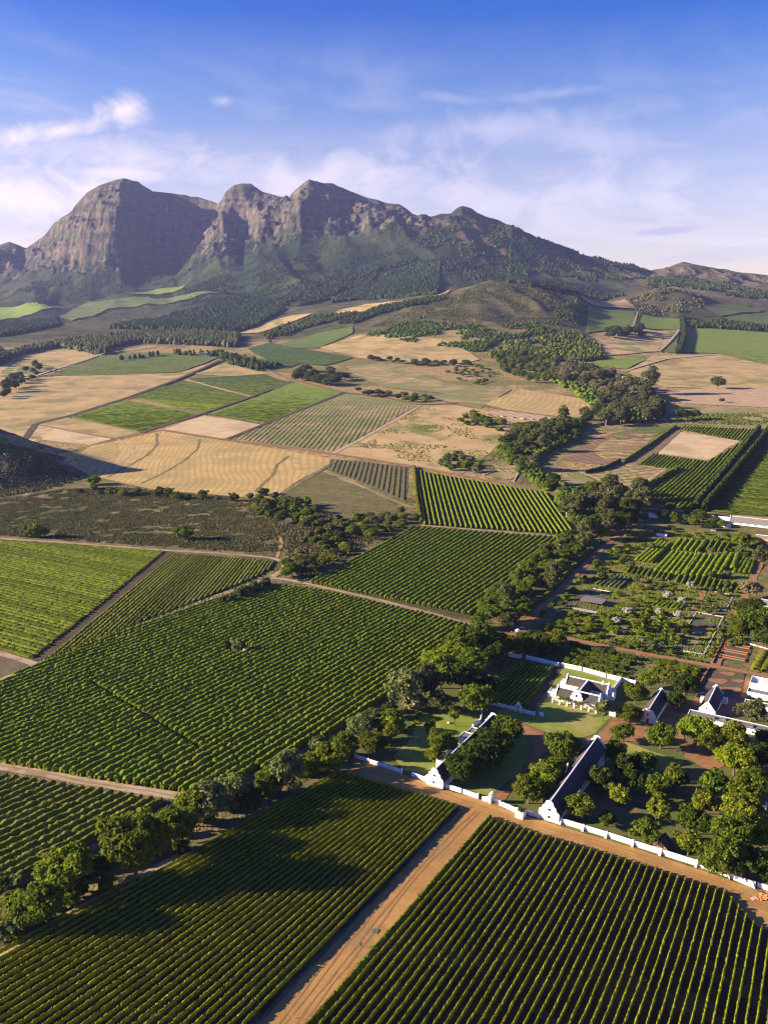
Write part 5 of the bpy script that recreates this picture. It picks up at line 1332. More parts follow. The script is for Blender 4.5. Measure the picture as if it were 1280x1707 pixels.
# brick hut beside the long wall
hb = empty('brick_hut', base_pt(1100, 1422), frame_rz(AZ)); tag(hb, 'small brick hut with slatted gable front and dark roof behind the long white wall', 'hut')
mb = MB(); mb.prism([(2.7, -2), (2.7, 1.4), (0, 4.2), (-2.7, 1.4), (-2.7, -2)], 'x', .3, 6); mb.build('wall', BRICK, hb)
for k in range(9):
    y = -2.4 + k * .6; hgt = 1.4 + (2.7 - abs(y)) / 2.7 * 2.7
    sb = MB(); sb.box(.12, .29, y - .2, y + .2, 0, hgt); sb.build('slat', PALEWOOD, hb)
for s in (1, -1):
    rb = MB(); rb.prism([(0, 4.5), (s * 3.1, 1.2), (s * 3.1, .95), (0, 4.2)], 'x', 0, 6.3); rb.build('roof', THATCH, hb)

# ------------------------------------------------------------------ white walls
def wall_px(label, pts, h=1.9, t=.42, pier=9.0, end=True, pier_h=.55, group='white estate walls', name='garden_wall', mat=WHITE, butt=False, cat='wall'):
    P = G([p[0] for p in pts], [p[1] for p in pts]); org = P[0].copy(); root = empty(name, org); tag(root, label, cat, group)
    first = True
    for a, b in zip(P[:-1], P[1:]):
        L = np.hypot(*(b - a)[:2]); n = max(1, round(L / pier))
        for k in range(n):
            p = a + (b - a) * k / n; q = a + (b - a) * (k + 1) / n
            p = p.copy(); q = q.copy(); p[2] = T(p[0], p[1])[0]; q[2] = T(q[0], q[1])[0]
            p -= org; q -= org; d = (q - p)[:2] / np.hypot(*(q - p)[:2])
            mb = MB(); mb.obox(p[:2] + d * t * .8, q[:2] - d * t * .8, t, (p[2] - 1.0, q[2] - 1.0), (p[2] + h, q[2] + h)); mb.build('panel', mat, root)
            cb = MB(); cb.obox(p[:2] + d * t * .8, q[:2] - d * t * .8, t + .16, (p[2] + h + .003, q[2] + h + .003), (p[2] + h + .13, q[2] + h + .13)); cb.build('coping', mat, root)
            if pier < 50:
                pb = MB(); pb.obox(p[:2] - d * t * .78, p[:2] + d * t * .78, t * 1.6, p[2] - 1, p[2] + h + pier_h * .6)
                if butt:
                    nrm = np.array((d[1], -d[0])); c = p[:2]
                    pb.obox(c + nrm * (t * .81), c + nrm * (t * .81 + .9), .8, p[2] - 1, (p[2] + h + .2, p[2] + h * .35))
                pb.build('pier', mat, root)
    p = P[-1] - org; pb = MB(); pb.obox(p[:2] - d * t * .78, p[:2] + d * t * .78, t * 1.6, p[2] - 1, p[2] + h + pier_h); pb.build('pier', mat, root)
    return root
wall_px('low white wall with square end pier at the edge of the lawn, leftmost of the front walls', [(592, 1263), (614, 1271), (642, 1280), (669, 1289)], 1.5, pier=7)
wall_px('short white wall from the lawn opening to the gable of the left barn', [(685, 1293), (708, 1302)], 1.6, pier=50)
wall_px('white front wall from the left barn gable to the gateway', [(741, 1313), (770, 1322), (796, 1331)], 1.7, pier=50)
wall_px('white front wall from the gateway to the square flower box', [(833, 1343), (848, 1349), (861, 1355)], 1.7, pier=5)
wall_px('short white wall between the square flower box and the right barn', [(874, 1356), (897, 1363)], 1.4, pier=50)
wall_px('long white front wall with buttresses running to the lower right', [(934, 1372), (1010, 1395), (1100, 1424), (1160, 1443), (1215, 1463), (1256, 1480)], 1.9, pier=10.5, butt=True)
wall_px('white wall stub running back from the last pier at the right edge', [(1259, 1478), (1290, 1488), (1340, 1500)], 1.7, pier=50)
wall_px('far white wall left of the garden gate behind the walled vineyard', [(838, 1093), (868, 1098)], 2.2, pier=50)
wall_px('far white wall in the middle behind the walled vineyard', [(877, 1099), (903, 1105), (930, 1112)], 2.3, pier=12)
wall_px('long white back wall behind the manor house', [(933, 1111), (970, 1119), (1010, 1130), (1058, 1142)], 2.4, pier=60)
wall_px('white side wall joining the back wall to the manor house', [(1035, 1136), (1020, 1156)], 2.6, pier=60)
wall_px('white wall with the arched bell gate between lawn and walled vineyard', [(820, 1175), (852, 1183), (890, 1193)], 1.7, pier=9)
wall_px('detached short white wall block on the manor lawn', [(898, 1193), (904, 1195)], 1.9, pier=60)
wall_px('white wall stub at the right corner of the manor lawn', [(1014, 1192), (1024, 1195)], 1.8, pier=60)
wall_px('narrow white wall behind the tall row at the right border', [(1266, 1394), (1276, 1346)], 1.6, pier=6)
wall_px('low white wall by the annexes of the left barn', [(788, 1212), (800, 1205), (803, 1192)], 1.8, pier=4)
# arched bell gate
bg = empty('bell_gate', base_pt(863, 1187), frame_rz(AZ)); tag(bg, 'white arched bell gate rising from the garden wall', 'gate')
mb = MB(); mb.box(-.4, .4, -1.7, -.8, -1, 3.0); mb.box(-.4, .4, .8, 1.7, -1, 3.0); mb.build('post', WHITE, bg)
mb = MB(); mb.prism([(-1.8, 3.0), (-1.5, 3.5), (-1.0, 3.9), (-.8, 4.8), (0, 5.4), (.8, 4.8), (1.0, 3.9), (1.5, 3.5), (1.8, 3.0), (.8, 3.0), (0, 3.5), (-.8, 3.0)], 'x', -.35, .35); mb.build('arch', WHITE, bg)
# curved gateway piers
for (px, py, sgn, lab) in [(803, 1334, 1, 'left curved white gateway pier'), (833, 1340, -1, 'right curved white gateway pier')]:
    gp = empty('gate_pier', base_pt(px, py), frame_rz(AZ)); tag(gp, lab + ' at the head of the dirt road', 'gate pier', 'gateway piers')
    out = [(0, -1)] + [(sgn * -t_ * 3.4, 1.7 + 1.5 * t_ ** 2) for t_ in np.linspace(0, 1, 7)] + [(sgn * -3.4, -1)]
    mb = MB(); mb.prism(out, 'x', -.25, .25); mb.build('swept_wall', WHITE, gp)
    pb = MB(); pb.box(-.5, .5, sgn * -3.4 - .45, sgn * -3.4 + .45, -1.02, 3.5); pb.box(-.6, .6, sgn * -3.4 - .55, sgn * -3.4 + .55, 3.5, 3.7); pb.cyl((0, sgn * -3.4, 3.7), .35, .1, .5, 8); pb.build('pier', WHITE, gp)
# flower box pier
fb = empty('flower_box', base_pt(867, 1362), frame_rz(AZ)); tag(fb, 'square white flower box with a shrub beside the front wall', 'planter')
mb = MB(); mb.box(-1.5, 1.5, -1.5, 1.5, -1, 2.2); mb.box(-1.65, 1.65, -1.65, 1.65, 2.2, 2.4); mb.build('box', WHITE, fb)
v, f = crown_arrays(1.2, 1.3, -.2, 14, 300, .2); add('shrub', mesh_np('shrub', v + np.array((0, 0, 2.5)), f, [LF['oak']]), fb)

# walled beds of the kitchen garden
wall_px('low white coping round the long rectangular garden bed', [(1160, 1021), (1205, 1029), (1172, 1092), (1122, 1083), (1160, 1021)], .5, .38, 60, pier_h=0, name='bed_wall', mat=plain_mat('worn_white_kerb', (.52, .49, .44), .9, .2), group='low walls of the kitchen garden')
wall_px('low white coping round the upper rectangular garden bed', [(1190, 987), (1222, 993), (1209, 1018), (1168, 1010)], .5, .38, 60, pier_h=0, name='bed_wall', mat=plain_mat('worn_white_kerb', (.52, .49, .44), .9, .2), group='low walls of the kitchen garden')
wall_px('long thin white kerb beside the grey net house', [(987, 982), (1016, 987)], .5, .4, 60, pier_h=0, name='bed_wall', group='low walls of the kitchen garden')
wall_px('thin white kerb behind the brick beds', [(1228, 1068), (1262, 1078), (1290, 1086)], .6, .4, 60, pier_h=0, name='bed_wall', group='low walls of the kitchen garden')
wall_px('brick wall running down beside the raised brick beds', [(1206, 1065), (1186, 1106)], .8, .5, 60, pier_h=.2, name='brick_wall', mat=BRICK, group='brick walls of the garden')
wall_px('brick wall beside the swirl patterned bed', [(1182, 1114), (1160, 1150)], 1.2, .5, 60, pier_h=.2, name='brick_wall', mat=BRICK, group='brick walls of the garden')
for i, ((px, py), lab) in enumerate([((1228, 1078), 'highest'), ((1224, 1088), 'middle'), ((1220, 1098), 'lowest')]):
    rb_ = empty('raised_bed', base_pt(px, py), frame_rz(AZ)); tag(rb_, 'brick raised garden bed with dark soil, ' + lab + ' of the three by the brick wall', 'raised bed', 'raised brick beds')
    for nm, b in (('side', (-1.8, -1.5, -7, 7)), ('side', (1.5, 1.8, -7, 7)), ('side', (-1.5, 1.5, -7, -6.7)), ('side', (-1.5, 1.5, 6.7, 7))):
        mb = MB(); mb.box(*b, -.6, .9); mb.build(nm, BRICK, rb_)
    mb = MB(); mb.box(-1.5, 1.5, -6.7, 6.7, -.5, .55); mb.build('soil', GM['bed_soil'], rb_)
# net house and slatted pergola
nh = empty('net_house', base_pt(985, 1006), frame_rz(AZ)); tag(nh, 'low shade house with grey net roof beside the tree belt', 'shade house')
mb = MB(); mb.box(-5, 7, -9, 7, 2.6, 2.75); mb.build('roof', SLATE, nh)
for x in (-4.6, 1, 6.6):
    for y in (-8.6, -1, 6.6):
        pb = MB(); pb.cyl((x, y, -1), .12, .1, 3.6, 6); pb.build('post', WOOD, nh)
pg = empty('pergola', base_pt(974, 1023), frame_rz(AZ)); tag(pg, 'pale slatted pergola below the grey net house', 'pergola')
for y in (-8, 8):
    for x in (-1.6, 1.6):
        pb = MB(); pb.cyl((x, y, -1), .12, .12, 3.2, 6); pb.build('post', PALEWOOD, pg)
for x in (-1.6, 1.6):
    bb = MB(); bb.box(x - .08, x + .08, -8.2, 8.2, 2.2, 2.38); bb.build('beam', PALEWOOD, pg)
for k in range(16):
    sb = MB(); y = -7.8 + k * 1.04; sb.box(-2.0, 2.0, y - .22, y + .22, 2.381, 2.5); sb.build('slat', RIDGE, pg)
# dam and pond by the stream
drape('pond', G([812, 830, 862, 866, 850], [793, 786, 787, 792, 800]), GM['olive'], 4)
drape('pond', G([777, 788, 798, 800, 786], [783, 780, 784, 790, 788]), GM['water'], 4)
wall_px('pale concrete rim of the square dam', [(805, 793), (826, 784), (865, 786), (856, 803)], .8, 1.2, 60, pier_h=0, name='dam_rim', group=None, mat=plain_mat('pale_concrete', (.45, .40, .34)))
# ------------------------------------------------------------------ planting of the kitchen garden
def shrub_row(p0, p1, n, w, kind, lf, label, cat='shrub', group=None, hs=1.0, name='shrub'):
    for k in range(n):
        t = (k + .5) / n
        g0 = G(p0[0] + (p1[0] - p0[0]) * t, p0[1] + (p1[1] - p0[1]) * t)[0]
        put_tree(g0 + np.array((rng.normal() * .3, rng.normal() * .3, 0)), kind, lf, w * (.8 + .4 * rng.random()), f'{ordinal(k + 1)} {label}', cat, group, hs * (.85 + .3 * rng.random()), name)
def block_rows(corners, n, w, h, mat, label, group, ds=.9, jit=.5, name='hedge'):
    """clipped rows across a block; corners = first row a-b, last row c-d"""
    for i, (a, b) in enumerate(fan_rows(None, corners[0], corners[1], corners[2], corners[3], n)):
        V, F = row_arrays(a, b, w, h, .0, ds, jit, 7, .26); org = np.array((*a, float(T(a[0], a[1])[0])))
        tag(add(name, mesh_np(name, V - org, F, [LF[mat]]), None, org), label + f', {ordinal(i + 1)} from its start', 'hedge', group)
# citrus blocks of the upper garden
block_rows(((1060, 936), (1098, 904), (1082, 939), (1116, 908)), 4, 3.6, 3.0, 'bright', 'bright clipped citrus row in the left block of the upper garden', 'citrus rows, left block')
block_rows(((1092, 955), (1122, 922), (1136, 962), (1160, 928)), 6, 3.4, 3.2, 'bright', 'bright clipped citrus row in the second block of the upper garden', 'citrus rows, second block')
block_rows(((1120, 918), (1134, 900), (1160, 922), (1174, 904)), 5, 3.2, 2.8, 'bright', 'bright clipped citrus row in the block behind the second one', 'citrus rows, rear block')
block_rows(((1140, 962), (1166, 926), (1194, 966), (1216, 930)), 6, 3.6, 3.2, 'bright', 'bright clipped citrus row in the third block of the upper garden', 'citrus rows, third block')
block_rows(((1168, 918), (1178, 902), (1206, 922), (1216, 906)), 5, 2.6, 2.6, 'mid', 'clipped citrus row in the farthest block of the garden', 'citrus rows, farthest block')
block_rows(((1192, 948), (1210, 924), (1220, 950), (1228, 928)), 3, 5.0, 3.2, 'lime', 'brightest yellow-green bush row near the right garden path', 'brightest rows near the right path')
block_rows(((1222, 956), (1240, 930), (1248, 958), (1256, 936)), 4, 3.0, 2.0, 'mid', 'low green row beside the right garden path', 'low rows near the right path')
block_rows(((1044, 956), (1052, 946), (1110, 968), (1118, 956)), 9, 2.0, 2.0, 'mid', 'short green hedge at the lower edge of the left citrus blocks', 'short hedges, left')
block_rows(((1126, 972), (1134, 958), (1226, 990), (1232, 974)), 11, 2.2, 2.2, 'mid', 'short green hedge at the lower edge of the right citrus blocks', 'short hedges, right')
block_rows(((992, 976), (1018, 958), (1030, 982), (1050, 964)), 6, 2.4, 1.6, 'grey', 'silvery grey-green row beside the grey net house', 'silvery rows by the net house', name='shrub_row')
block_rows(((1086, 1010), (1100, 1002), (1132, 1018), (1140, 1008)), 7, 1.6, 1.2, 'bright', 'little bright hedge in the middle of the herb garden', 'herb garden hedges')
block_rows(((1072, 985), (1106, 990), (1066, 1000), (1112, 1008)), 3, 2.0, 1.2, 'mid', 'low clipped hedge of the herb garden', 'herb garden low hedges')
block_rows(((1120, 980), (1160, 988), (1112, 992), (1158, 1000)), 3, 1.8, 1.2, 'mid', 'low clipped hedge in the maze of the herb garden', 'herb maze hedges')
# pale round trees along the paths
for k, (px, py, w) in enumerate([(1112, 992, 15), (1150, 975, 16), (1135, 1000, 14), (1098, 1020, 13), (1045, 1018, 16), (1026, 1034, 14), (1130, 1024, 15), (1000, 958, 12), (1050, 942, 14), (1086, 910, 14), (1186, 918, 12), (1100, 1042, 13), (1086, 1076, 18), (1186, 958, 14), (1210, 956, 14), (1020, 962, 13), (1060, 965, 13), (1232, 918, 13)]):
    tree_px(px, py, w, 'round', 'white' if k < 7 else 'grey', ordinal(k + 1) + ' silvery round-topped tree along the herb garden paths' if k < 7 else ordinal(k - 6) + ' greyish round tree at the path corners of the kitchen garden', 'tree', 'silvery garden trees' if k < 7 else 'greyish garden trees', name='garden_tree')
tree_px(1246, 980, 36, 'oak', 'tan', 'tan-coloured broad tree beside the right garden path', 'tree', name='garden_tree')
tree_px(1270, 925, 30, 'willow', 'gum', 'greyish willow at the upper right corner of the garden', 'tree')
tree_px(1233, 900, 28, 'oak', 'mid', 'round bright tree in front of the brown hut', 'tree', name='garden_tree')
many([(1258, 1040, 62, 'oak', 'oak', 'broad dark tree below the right edge cottage'), (1228, 1050, 40, 'oak', 'oak', 'dark tree beside the right garden path'), (1275, 1062, 40, 'oak', 'dark', 'dark tree at the right edge above the brick beds'), (1250, 1012, 40, 'oak', 'dark', 'dark tree between the tan tree and the cottage')], group=None)
grove([(905, 1052), (960, 1020), (1015, 1030), (1060, 1000), (1050, 1050), (1000, 1072)], 36, 4.4, [('round', 'mid'), ('round', 'lime'), ('bush', 'mid'), ('bush', 'lime')], (4, 7.5), 'the lower left kitchen garden', 'shrub', 'shrubs of the lower left garden', .62)
grove([(880, 1044), (940, 990), (1010, 920), (1060, 880), (1064, 905), (1030, 945), (985, 978), (940, 1012), (915, 1040)], 40, 4.2, [('bush', 'mid'), ('bush', 'oak'), ('round', 'oak'), ('bush', 'lime')], (3, 6.5), 'the border inside the left garden path', 'shrub', 'bushes inside the left garden path')
grove([(1000, 1072), (1050, 1040), (1130, 1040), (1150, 1050), (1122, 1092), (1060, 1086)], 42, 4.6, [('round', 'mid'), ('round', 'oak'), ('bush', 'grey'), ('bush', 'mid'), ('cypress', 'oak')], (3.5, 7), 'the lower middle kitchen garden', 'shrub', 'shrubs of the lower middle garden', .62)
grove([(1020, 1000), (1060, 960), (1160, 980), (1150, 1030), (1080, 1036), (1040, 1030)], 52, 3.8, [('bush', 'mid'), ('bush', 'grey'), ('round', 'mid'), ('bush', 'oak')], (2.6, 5), 'the herb garden', 'shrub', 'bushes of the herb garden', .75)
grove([(1040, 950), (1064, 905), (1110, 880), (1190, 890), (1280, 905), (1250, 940), (1180, 905), (1110, 900)], 44, 6, [('round', 'mid'), ('bush', 'oak'), ('bush', 'lime'), ('round', 'oak')], (4, 8), 'the top edge of the kitchen garden', 'shrub', 'bushes along the garden top', .62)
grove([(1160, 1000), (1190, 970), (1236, 985), (1215, 1040), (1205, 1030), (1160, 1020)], 24, 4.5, [('bush', 'grey'), ('bush', 'mid'), ('round', 'gum')], (2.5, 5.5), 'the planting round the upper rectangular bed', 'shrub', 'bushes by the upper rectangular bed')
grove([(1205, 1040), (1214, 1036), (1190, 1100), (1178, 1096)], 14, 3.5, [('bush', 'grey'), ('bush', 'mid')], (2.5, 4), 'the strip beside the white bed wall', 'shrub', 'bushes along the white bed wall')
shrub_row((1222, 1040), (1238, 1000), 12, 3.6, 'bush', 'mid', 'bush of the leafy border along the right garden path', group='leafy border bushes', hs=1.1)
shrub_row((1212, 1064), (1222, 1044), 6, 3.6, 'bush', 'mid', 'bush of the leafy border above the brick beds', group='leafy border bushes', hs=1.1)
shrub_row((900, 1052), (1050, 1082), 20, 2.4, 'bush', 'mid', 'low bush of the left edging along the main red path', group='edging bushes of the main red path', hs=.7)
shrub_row((1060, 1084), (1180, 1106), 16, 2.4, 'bush', 'oak', 'low bush of the right edging along the main red path', group='edging bushes of the main red path', hs=.7)
# fruit trees between the white back wall and the main red path
for k in range(4):
    shrub_row((950 - k * 8, 1076 + k * 8), (1060 - k * 10, 1101 + k * 8), 13, 4.2, 'round', 'mid' if k % 2 else 'oak', 'small round fruit tree in the %s row behind the white back wall' % ['uppermost', 'second', 'third', 'lowest'][k], 'tree', 'fruit trees behind the back wall', .62, 'fruit_tree')
for k in range(3):
    shrub_row((1094 - k * 3, 1105 + k * 9), (1166 - k * 6, 1120 + k * 9), 8, 4.8, 'round', 'mid', 'leafy fruit tree in the %s row between the red paths' % ['upper', 'middle', 'lower'][k], 'tree', 'fruit trees between the red paths', .7, 'fruit_tree')
shrub_row((936, 1106), (1050, 1134), 13, 3.4, 'bush', 'lime' , 'bright little bush in the line behind the white back wall', 'shrub', 'bright bushes along the back wall')
grove([(850, 1070), (900, 1066), (935, 1080), (925, 1100), (870, 1092)], 16, 5.5, [('oak', 'dark'), ('round', 'oak')], (5, 9), 'the planting behind the far white wall', 'shrub', 'dark shrubs behind the far wall')
block_rows(((1258, 1118), (1276, 1090), (1300, 1126), (1316, 1098)), 4, 5, 2.8, 'mid', 'thick green hedge block at the right edge beside the red path', 'hedge block at the right edge')
grove([(1210, 1070), (1240, 1062), (1250, 1076), (1215, 1078)], 12, 3, [('bush', 'grey'), ('bush', 'mid')], (2.4, 4), 'the planting behind the brick beds', 'shrub', 'bushes behind the brick beds')
shrub_row((1250, 1132), (1280, 1142), 8, 3, 'bush', 'mid', 'potted bush on the white walled terrace', group='bushes on the white terrace', hs=1.1)
shrub_row((1244, 1166), (1290, 1178), 9, 2.6, 'bush', 'mid', 'bush in the white courtyard between the flat roofs', group='bushes in the white courtyard')
shrub_row((700, 1190), (680, 1224), 7, 2.6, 'bush', 'lime', 'bright bush along the sunny edge of the lawn', group='bright bushes by the lawn', hs=.8)

wood('garden_plants', 'low plants that cover the beds of the kitchen garden', [(900, 1050), (960, 990), (1030, 925), (1080, 885), (1180, 890), (1270, 905), (1240, 980), (1200, 1100), (1100, 1090), (1000, 1070)], 1.5, .8, 'bright', 1.5, .6, .38, True)
wood('garden_plants', 'herbs and vegetables of the lower garden strip', [(860, 1066), (905, 1062), (1100, 1100), (1186, 1116), (1150, 1146), (1060, 1134), (930, 1102)], 1.6, .8, 'oak', 1.5, .6, .45, True)
# ------------------------------------------------------------------ trees, one by one
# the big trees along the farm track, from the lower left corner up to the white wall
RG = 'trees along the track between the foreground vineyard and the orchards'
many([
    (118, 1452, 88, 'oak', 'mid', 'broad bright green tree, second from the lower end of the roadside row'),
    (72, 1508, 84, 'oak', 'oak', 'dark round roadside tree nearest the lower corner of the foreground vineyard'),
    (168, 1448, 52, 'oak', 'dark', 'small dark tree squeezed between the two broad roadside trees'),
    (228, 1418, 112, 'oak', 'oak', 'largest roadside tree with a lumpy crown casting a long shadow on the vines', dict(hscale=1.1)),
    (292, 1382, 78, 'oak', 'oak', 'dark tree touching the largest roadside tree on its far side'),
    (350, 1338, 62, 'willow', 'grey', 'pale willow-like tree halfway up the roadside row'),
    (392, 1318, 46, 'willow', 'grey', 'narrow pale willow next to the halfway willow'),
    (325, 1352, 50, 'willow', 'mid', 'leaning green willow between dark tree and pale willows'),
    (418, 1332, 44, 'oak', 'dark', 'low dark tree in front of the narrow pale willow'),
    (446, 1305, 50, 'oak', 'oak', 'dark green tree in the middle of the roadside row by the track bend'),
    (482, 1290, 58, 'willow', 'grey', 'grey-green bushy willow at the upper part of the roadside row'),
    (512, 1276, 46, 'oak', 'oak', 'small dark roadside tree beside the top corner of the vineyard'),
    (546, 1262, 58, 'oak', 'mid', 'bright green tree standing next to the end of the low white wall'),
    (578, 1240, 40, 'oak', 'oak', 'small tree behind the end post of the low white wall')], group=RG)
many([(22, 1500, 42, 'bush', 'mid', 'green bush beside the lowest roadside tree'),
      (18, 1545, 52, 'bush', 'grey', 'pale grey-green bush in the lower left corner of the row'),
      (4, 1478, 36, 'bush', 'dark', 'dark bush cut by the picture edge above the pale bush'),
      (30, 1560, 26, 'bush', 'mid', 'low bush on the bare bank under the pale bush'),
      (120, 1500, 34, 'bush', 'mid', 'bush between the first two broad roadside trees'),
      (178, 1478, 30, 'bush', 'oak', 'bush under the largest roadside tree'),
      (300, 1412, 30, 'bush', 'dark', 'dark bush at the track side below the willows')], cat='bush', group='bushes along the roadside trees')
WG = 'trees on the lawn and bank behind the low white wall'
many([
    (602, 1212, 42, 'willow', 'grey', 'pale loose-crowned tree at the bank edge beside the orchard track'),
    (624, 1200, 36, 'willow', 'gum', 'tall grey-green tree behind the pale loose one on the bank'),
    (653, 1212, 46, 'willow', 'mid', 'leafy upright tree on the lawn side of the bank'),
    (622, 1243, 44, 'oak', 'oak', 'dark round tree directly behind the low white wall'),
    (676, 1150, 56, 'willow', 'grey', 'grey-green drooping tree leaning over the orchard rows'),
    (706, 1138, 48, 'willow', 'gum', 'olive tree joined to the drooping tree'),
    (690, 1172, 40, 'bush', 'tan', 'dry brownish shrub below the drooping tree'),
    (733, 1168, 46, 'oak', 'gum', 'round olive tree standing alone on the sunny lawn'),
    (792, 1165, 58, 'oak', 'mid', 'green tree in front of the small white gate wall'),
    (810, 1142, 40, 'oak', 'dark', 'dark tree between the gate wall and the vegetable vineyard'),
    (733, 1118, 66, 'oak', 'mid', 'tall yellow-green tree rising from the dark belt'),
    (720, 1098, 40, 'oak', 'lime', 'bright topped tree at the orchard edge'),
    (752, 1090, 40, 'oak', 'lime', 'small yellow-green tree next to the bright topped one'),
    (770, 1128, 62, 'oak', 'dark', 'dark spreading tree above the round lawn tree'),
    (790, 1100, 52, 'oak', 'oak', 'green tree at the corner of the walled vineyard'),
    (770, 1072, 54, 'oak', 'oak', 'dense tree beside the end of the orchard rows'),
    (805, 1062, 58, 'oak', 'oak', 'dense tree near the white garden tent'),
    (822, 1085, 44, 'oak', 'dark', 'dark tree over the end of the far white wall'),
    (845, 1076, 40, 'oak', 'oak', 'tree behind the far white wall, left of the tent'),
    (758, 1192, 22, 'sapling', 'oak', 'small thin-trunked tree on the lawn near the barn annexes', dict(name='young_tree')),
    (716, 1216, 20, 'sapling', 'mid', 'slender sapling on the lawn above the left barn', dict(name='young_tree')),
    (735, 1240, 44, 'oak', 'oak', 'tree pressed against the wall of the left barn'),
    (722, 1258, 30, 'oak', 'mid', 'low tree at the near corner of the left barn'),
    (798, 1262, 62, 'oak', 'dark', 'nearest dark tree along the roof of the left barn'),
    (770, 1285, 56, 'oak', 'dark', 'dark tree right of the gable of the left barn'),
    (816, 1240, 58, 'oak', 'dark', 'middle dark tree along the roof of the left barn'),
    (838, 1216, 56, 'oak', 'oak', 'farthest dark tree along the roof of the left barn'),
    (936, 1248, 58, 'oak', 'oak', 'broad tree by the drive above the right barn'),
    (908, 1288, 54, 'oak', 'mid', 'green tree between the drive and the right barn'),
    (880, 1318, 52, 'oak', 'oak', 'dark tree just inside the gateway'),
    (905, 1320, 40, 'oak', 'mid', 'tree beside the gable of the right barn'),
    (928, 1278, 40, 'oak', 'oak', 'tree at the dormer side of the right barn'),
    (1004, 1180, 26, 'sapling', 'grey', 'small pale tree with a clear trunk in front of the manor house', dict(name='young_tree')),
    (1058, 1156, 40, 'oak', 'oak', 'dark tree right of the manor house corner'),
    (1050, 1192, 38, 'oak', 'oak', 'dark tree in front of the small chapel-like house'),
    (1038, 1222, 34, 'oak', 'oak', 'tree at the bend of the red drive'),
    (1082, 1134, 32, 'oak', 'mid', 'tree between the manor wall and the chapel-like house'),
    (1140, 1140, 42, 'oak', 'dark', 'dark tree behind the chapel-like house'),
    (1122, 1168, 32, 'oak', 'dark', 'small dark tree beside the roof of the chapel-like house'),
    (1100, 1228, 46, 'oak', 'mid', 'large round green tree in front of the chapel-like house'),
    (1022, 1252, 40, 'oak', 'oak', 'dark tree at the top end of the right barn'),
    (1160, 1218, 56, 'oak', 'lime', 'yellow-green tree before the white wall of the low building'),
    (1182, 1238, 46, 'oak', 'mid', 'lower green tree beside the yellow-green one'),
    (1216, 1230, 54, 'oak', 'mid', 'green tree touching the long flat roof'),
    (1222, 1266, 62, 'oak', 'lime', 'brightest lime green tree of the estate yard'),
    (1262, 1262, 44, 'oak', 'dark', 'dark tree right of the lime green tree'),
    (1250, 1184, 44, 'oak', 'gum', 'sparse tree in the courtyard between the flat roofs'),
    (1276, 1232, 36, 'oak', 'dark', 'dark tree at the picture edge below the long flat roof')], group=WG)
OG = 'oaks of the shady orchard yard'
L_ = 'round orchard tree in the shady yard '
many([
    (1068, 1270, 42, 'round', 'oak', L_ + 'nearest the chapel-like house'),
    (1000, 1300, 44, 'round', 'dark', L_ + 'against the long roof of the right barn'),
    (1030, 1326, 38, 'round', 'mid', L_ + 'second from the barn gable'),
    (966, 1346, 46, 'oak', 'oak', 'tree with a visible trunk beside the gable of the right barn'),
    (1010, 1366, 28, 'round', 'oak', 'small tree close behind the long wall near the right barn'),
    (1042, 1278, 38, 'round', 'dark', L_ + 'under the red drive'),
    (1056, 1302, 40, 'round', 'dark', L_ + 'in the middle of the darkest group'),
    (1096, 1316, 46, 'round', 'oak', L_ + 'at the front of the sunlit pair'),
    (1122, 1296, 44, 'round', 'oak', L_ + 'at the back of the sunlit pair'),
    (1096, 1354, 42, 'round', 'mid', L_ + 'alone in the middle'),
    (1074, 1388, 44, 'round', 'oak', L_ + 'left of the brick hut'),
    (1146, 1406, 44, 'round', 'mid', L_ + 'right of the brick hut'),
    (1154, 1368, 50, 'round', 'oak', L_ + 'behind the one right of the hut'),
    (1170, 1338, 42, 'round', 'mid', L_ + 'in the row below the lime tree'),
    (1186, 1306, 52, 'round', 'oak', L_ + 'with a wide crown below the lime tree'),
    (1238, 1318, 58, 'oak', 'mid', 'uppermost tree of the tall row at the right border of the yard'),
    (1258, 1296, 44, 'oak', 'oak', 'dark tree above the tall row at the right border'),
    (1236, 1356, 62, 'oak', 'mid', 'second tree of the tall row at the right border of the yard'),
    (1222, 1394, 66, 'oak', 'mid', 'third tree of the tall row at the right border of the yard'),
    (1204, 1430, 68, 'oak', 'oak', 'tree hanging over the end of the long white wall'),
    (1246, 1440, 56, 'oak', 'dark', 'dark tree behind the last pier of the long white wall'),
    (1268, 1396, 44, 'oak', 'lime', 'yellow-green tree at the right picture edge'),
    (1280, 1452, 48, 'oak', 'dark', 'dark tree cut by the right picture edge above the brick heap'),
    (1180, 1440, 40, 'oak', 'oak', 'lower tree beside the long white wall')], group=OG)

# the belt of trees between the orchard blocks and the kitchen garden
grove([(790, 1052), (828, 990), (880, 950), (925, 915), (968, 880), (1000, 868), (965, 930), (925, 985), (880, 1030), (840, 1060)], 46, 8.5,
      [('oak', 'oak'), ('oak', 'dark'), ('oak', 'mid'), ('willow', 'gum'), ('oak', 'oak')], (9, 14), 'the belt between orchard rows and kitchen garden', 'tree', 'tree belt beside the kitchen garden', .9)
grove([(940, 868), (960, 830), (1010, 822), (1080, 838), (1092, 862), (1050, 880), (1000, 900), (970, 920)], 34, 10,
      [('gum', 'gum'), ('oak', 'dark'), ('oak', 'oak'), ('gum', 'gum')], (14, 20), 'the grove above the kitchen garden', 'tree', 'big trees above the kitchen garden', 1.05)
grove([(1095, 852), (1180, 860), (1205, 880), (1200, 888), (1100, 874)], 15, 9, [('oak', 'dark'), ('oak', 'oak'), ('oak', 'mid')], (8, 13), 'the trees among the garden sheds', 'tree', 'trees among the garden sheds')
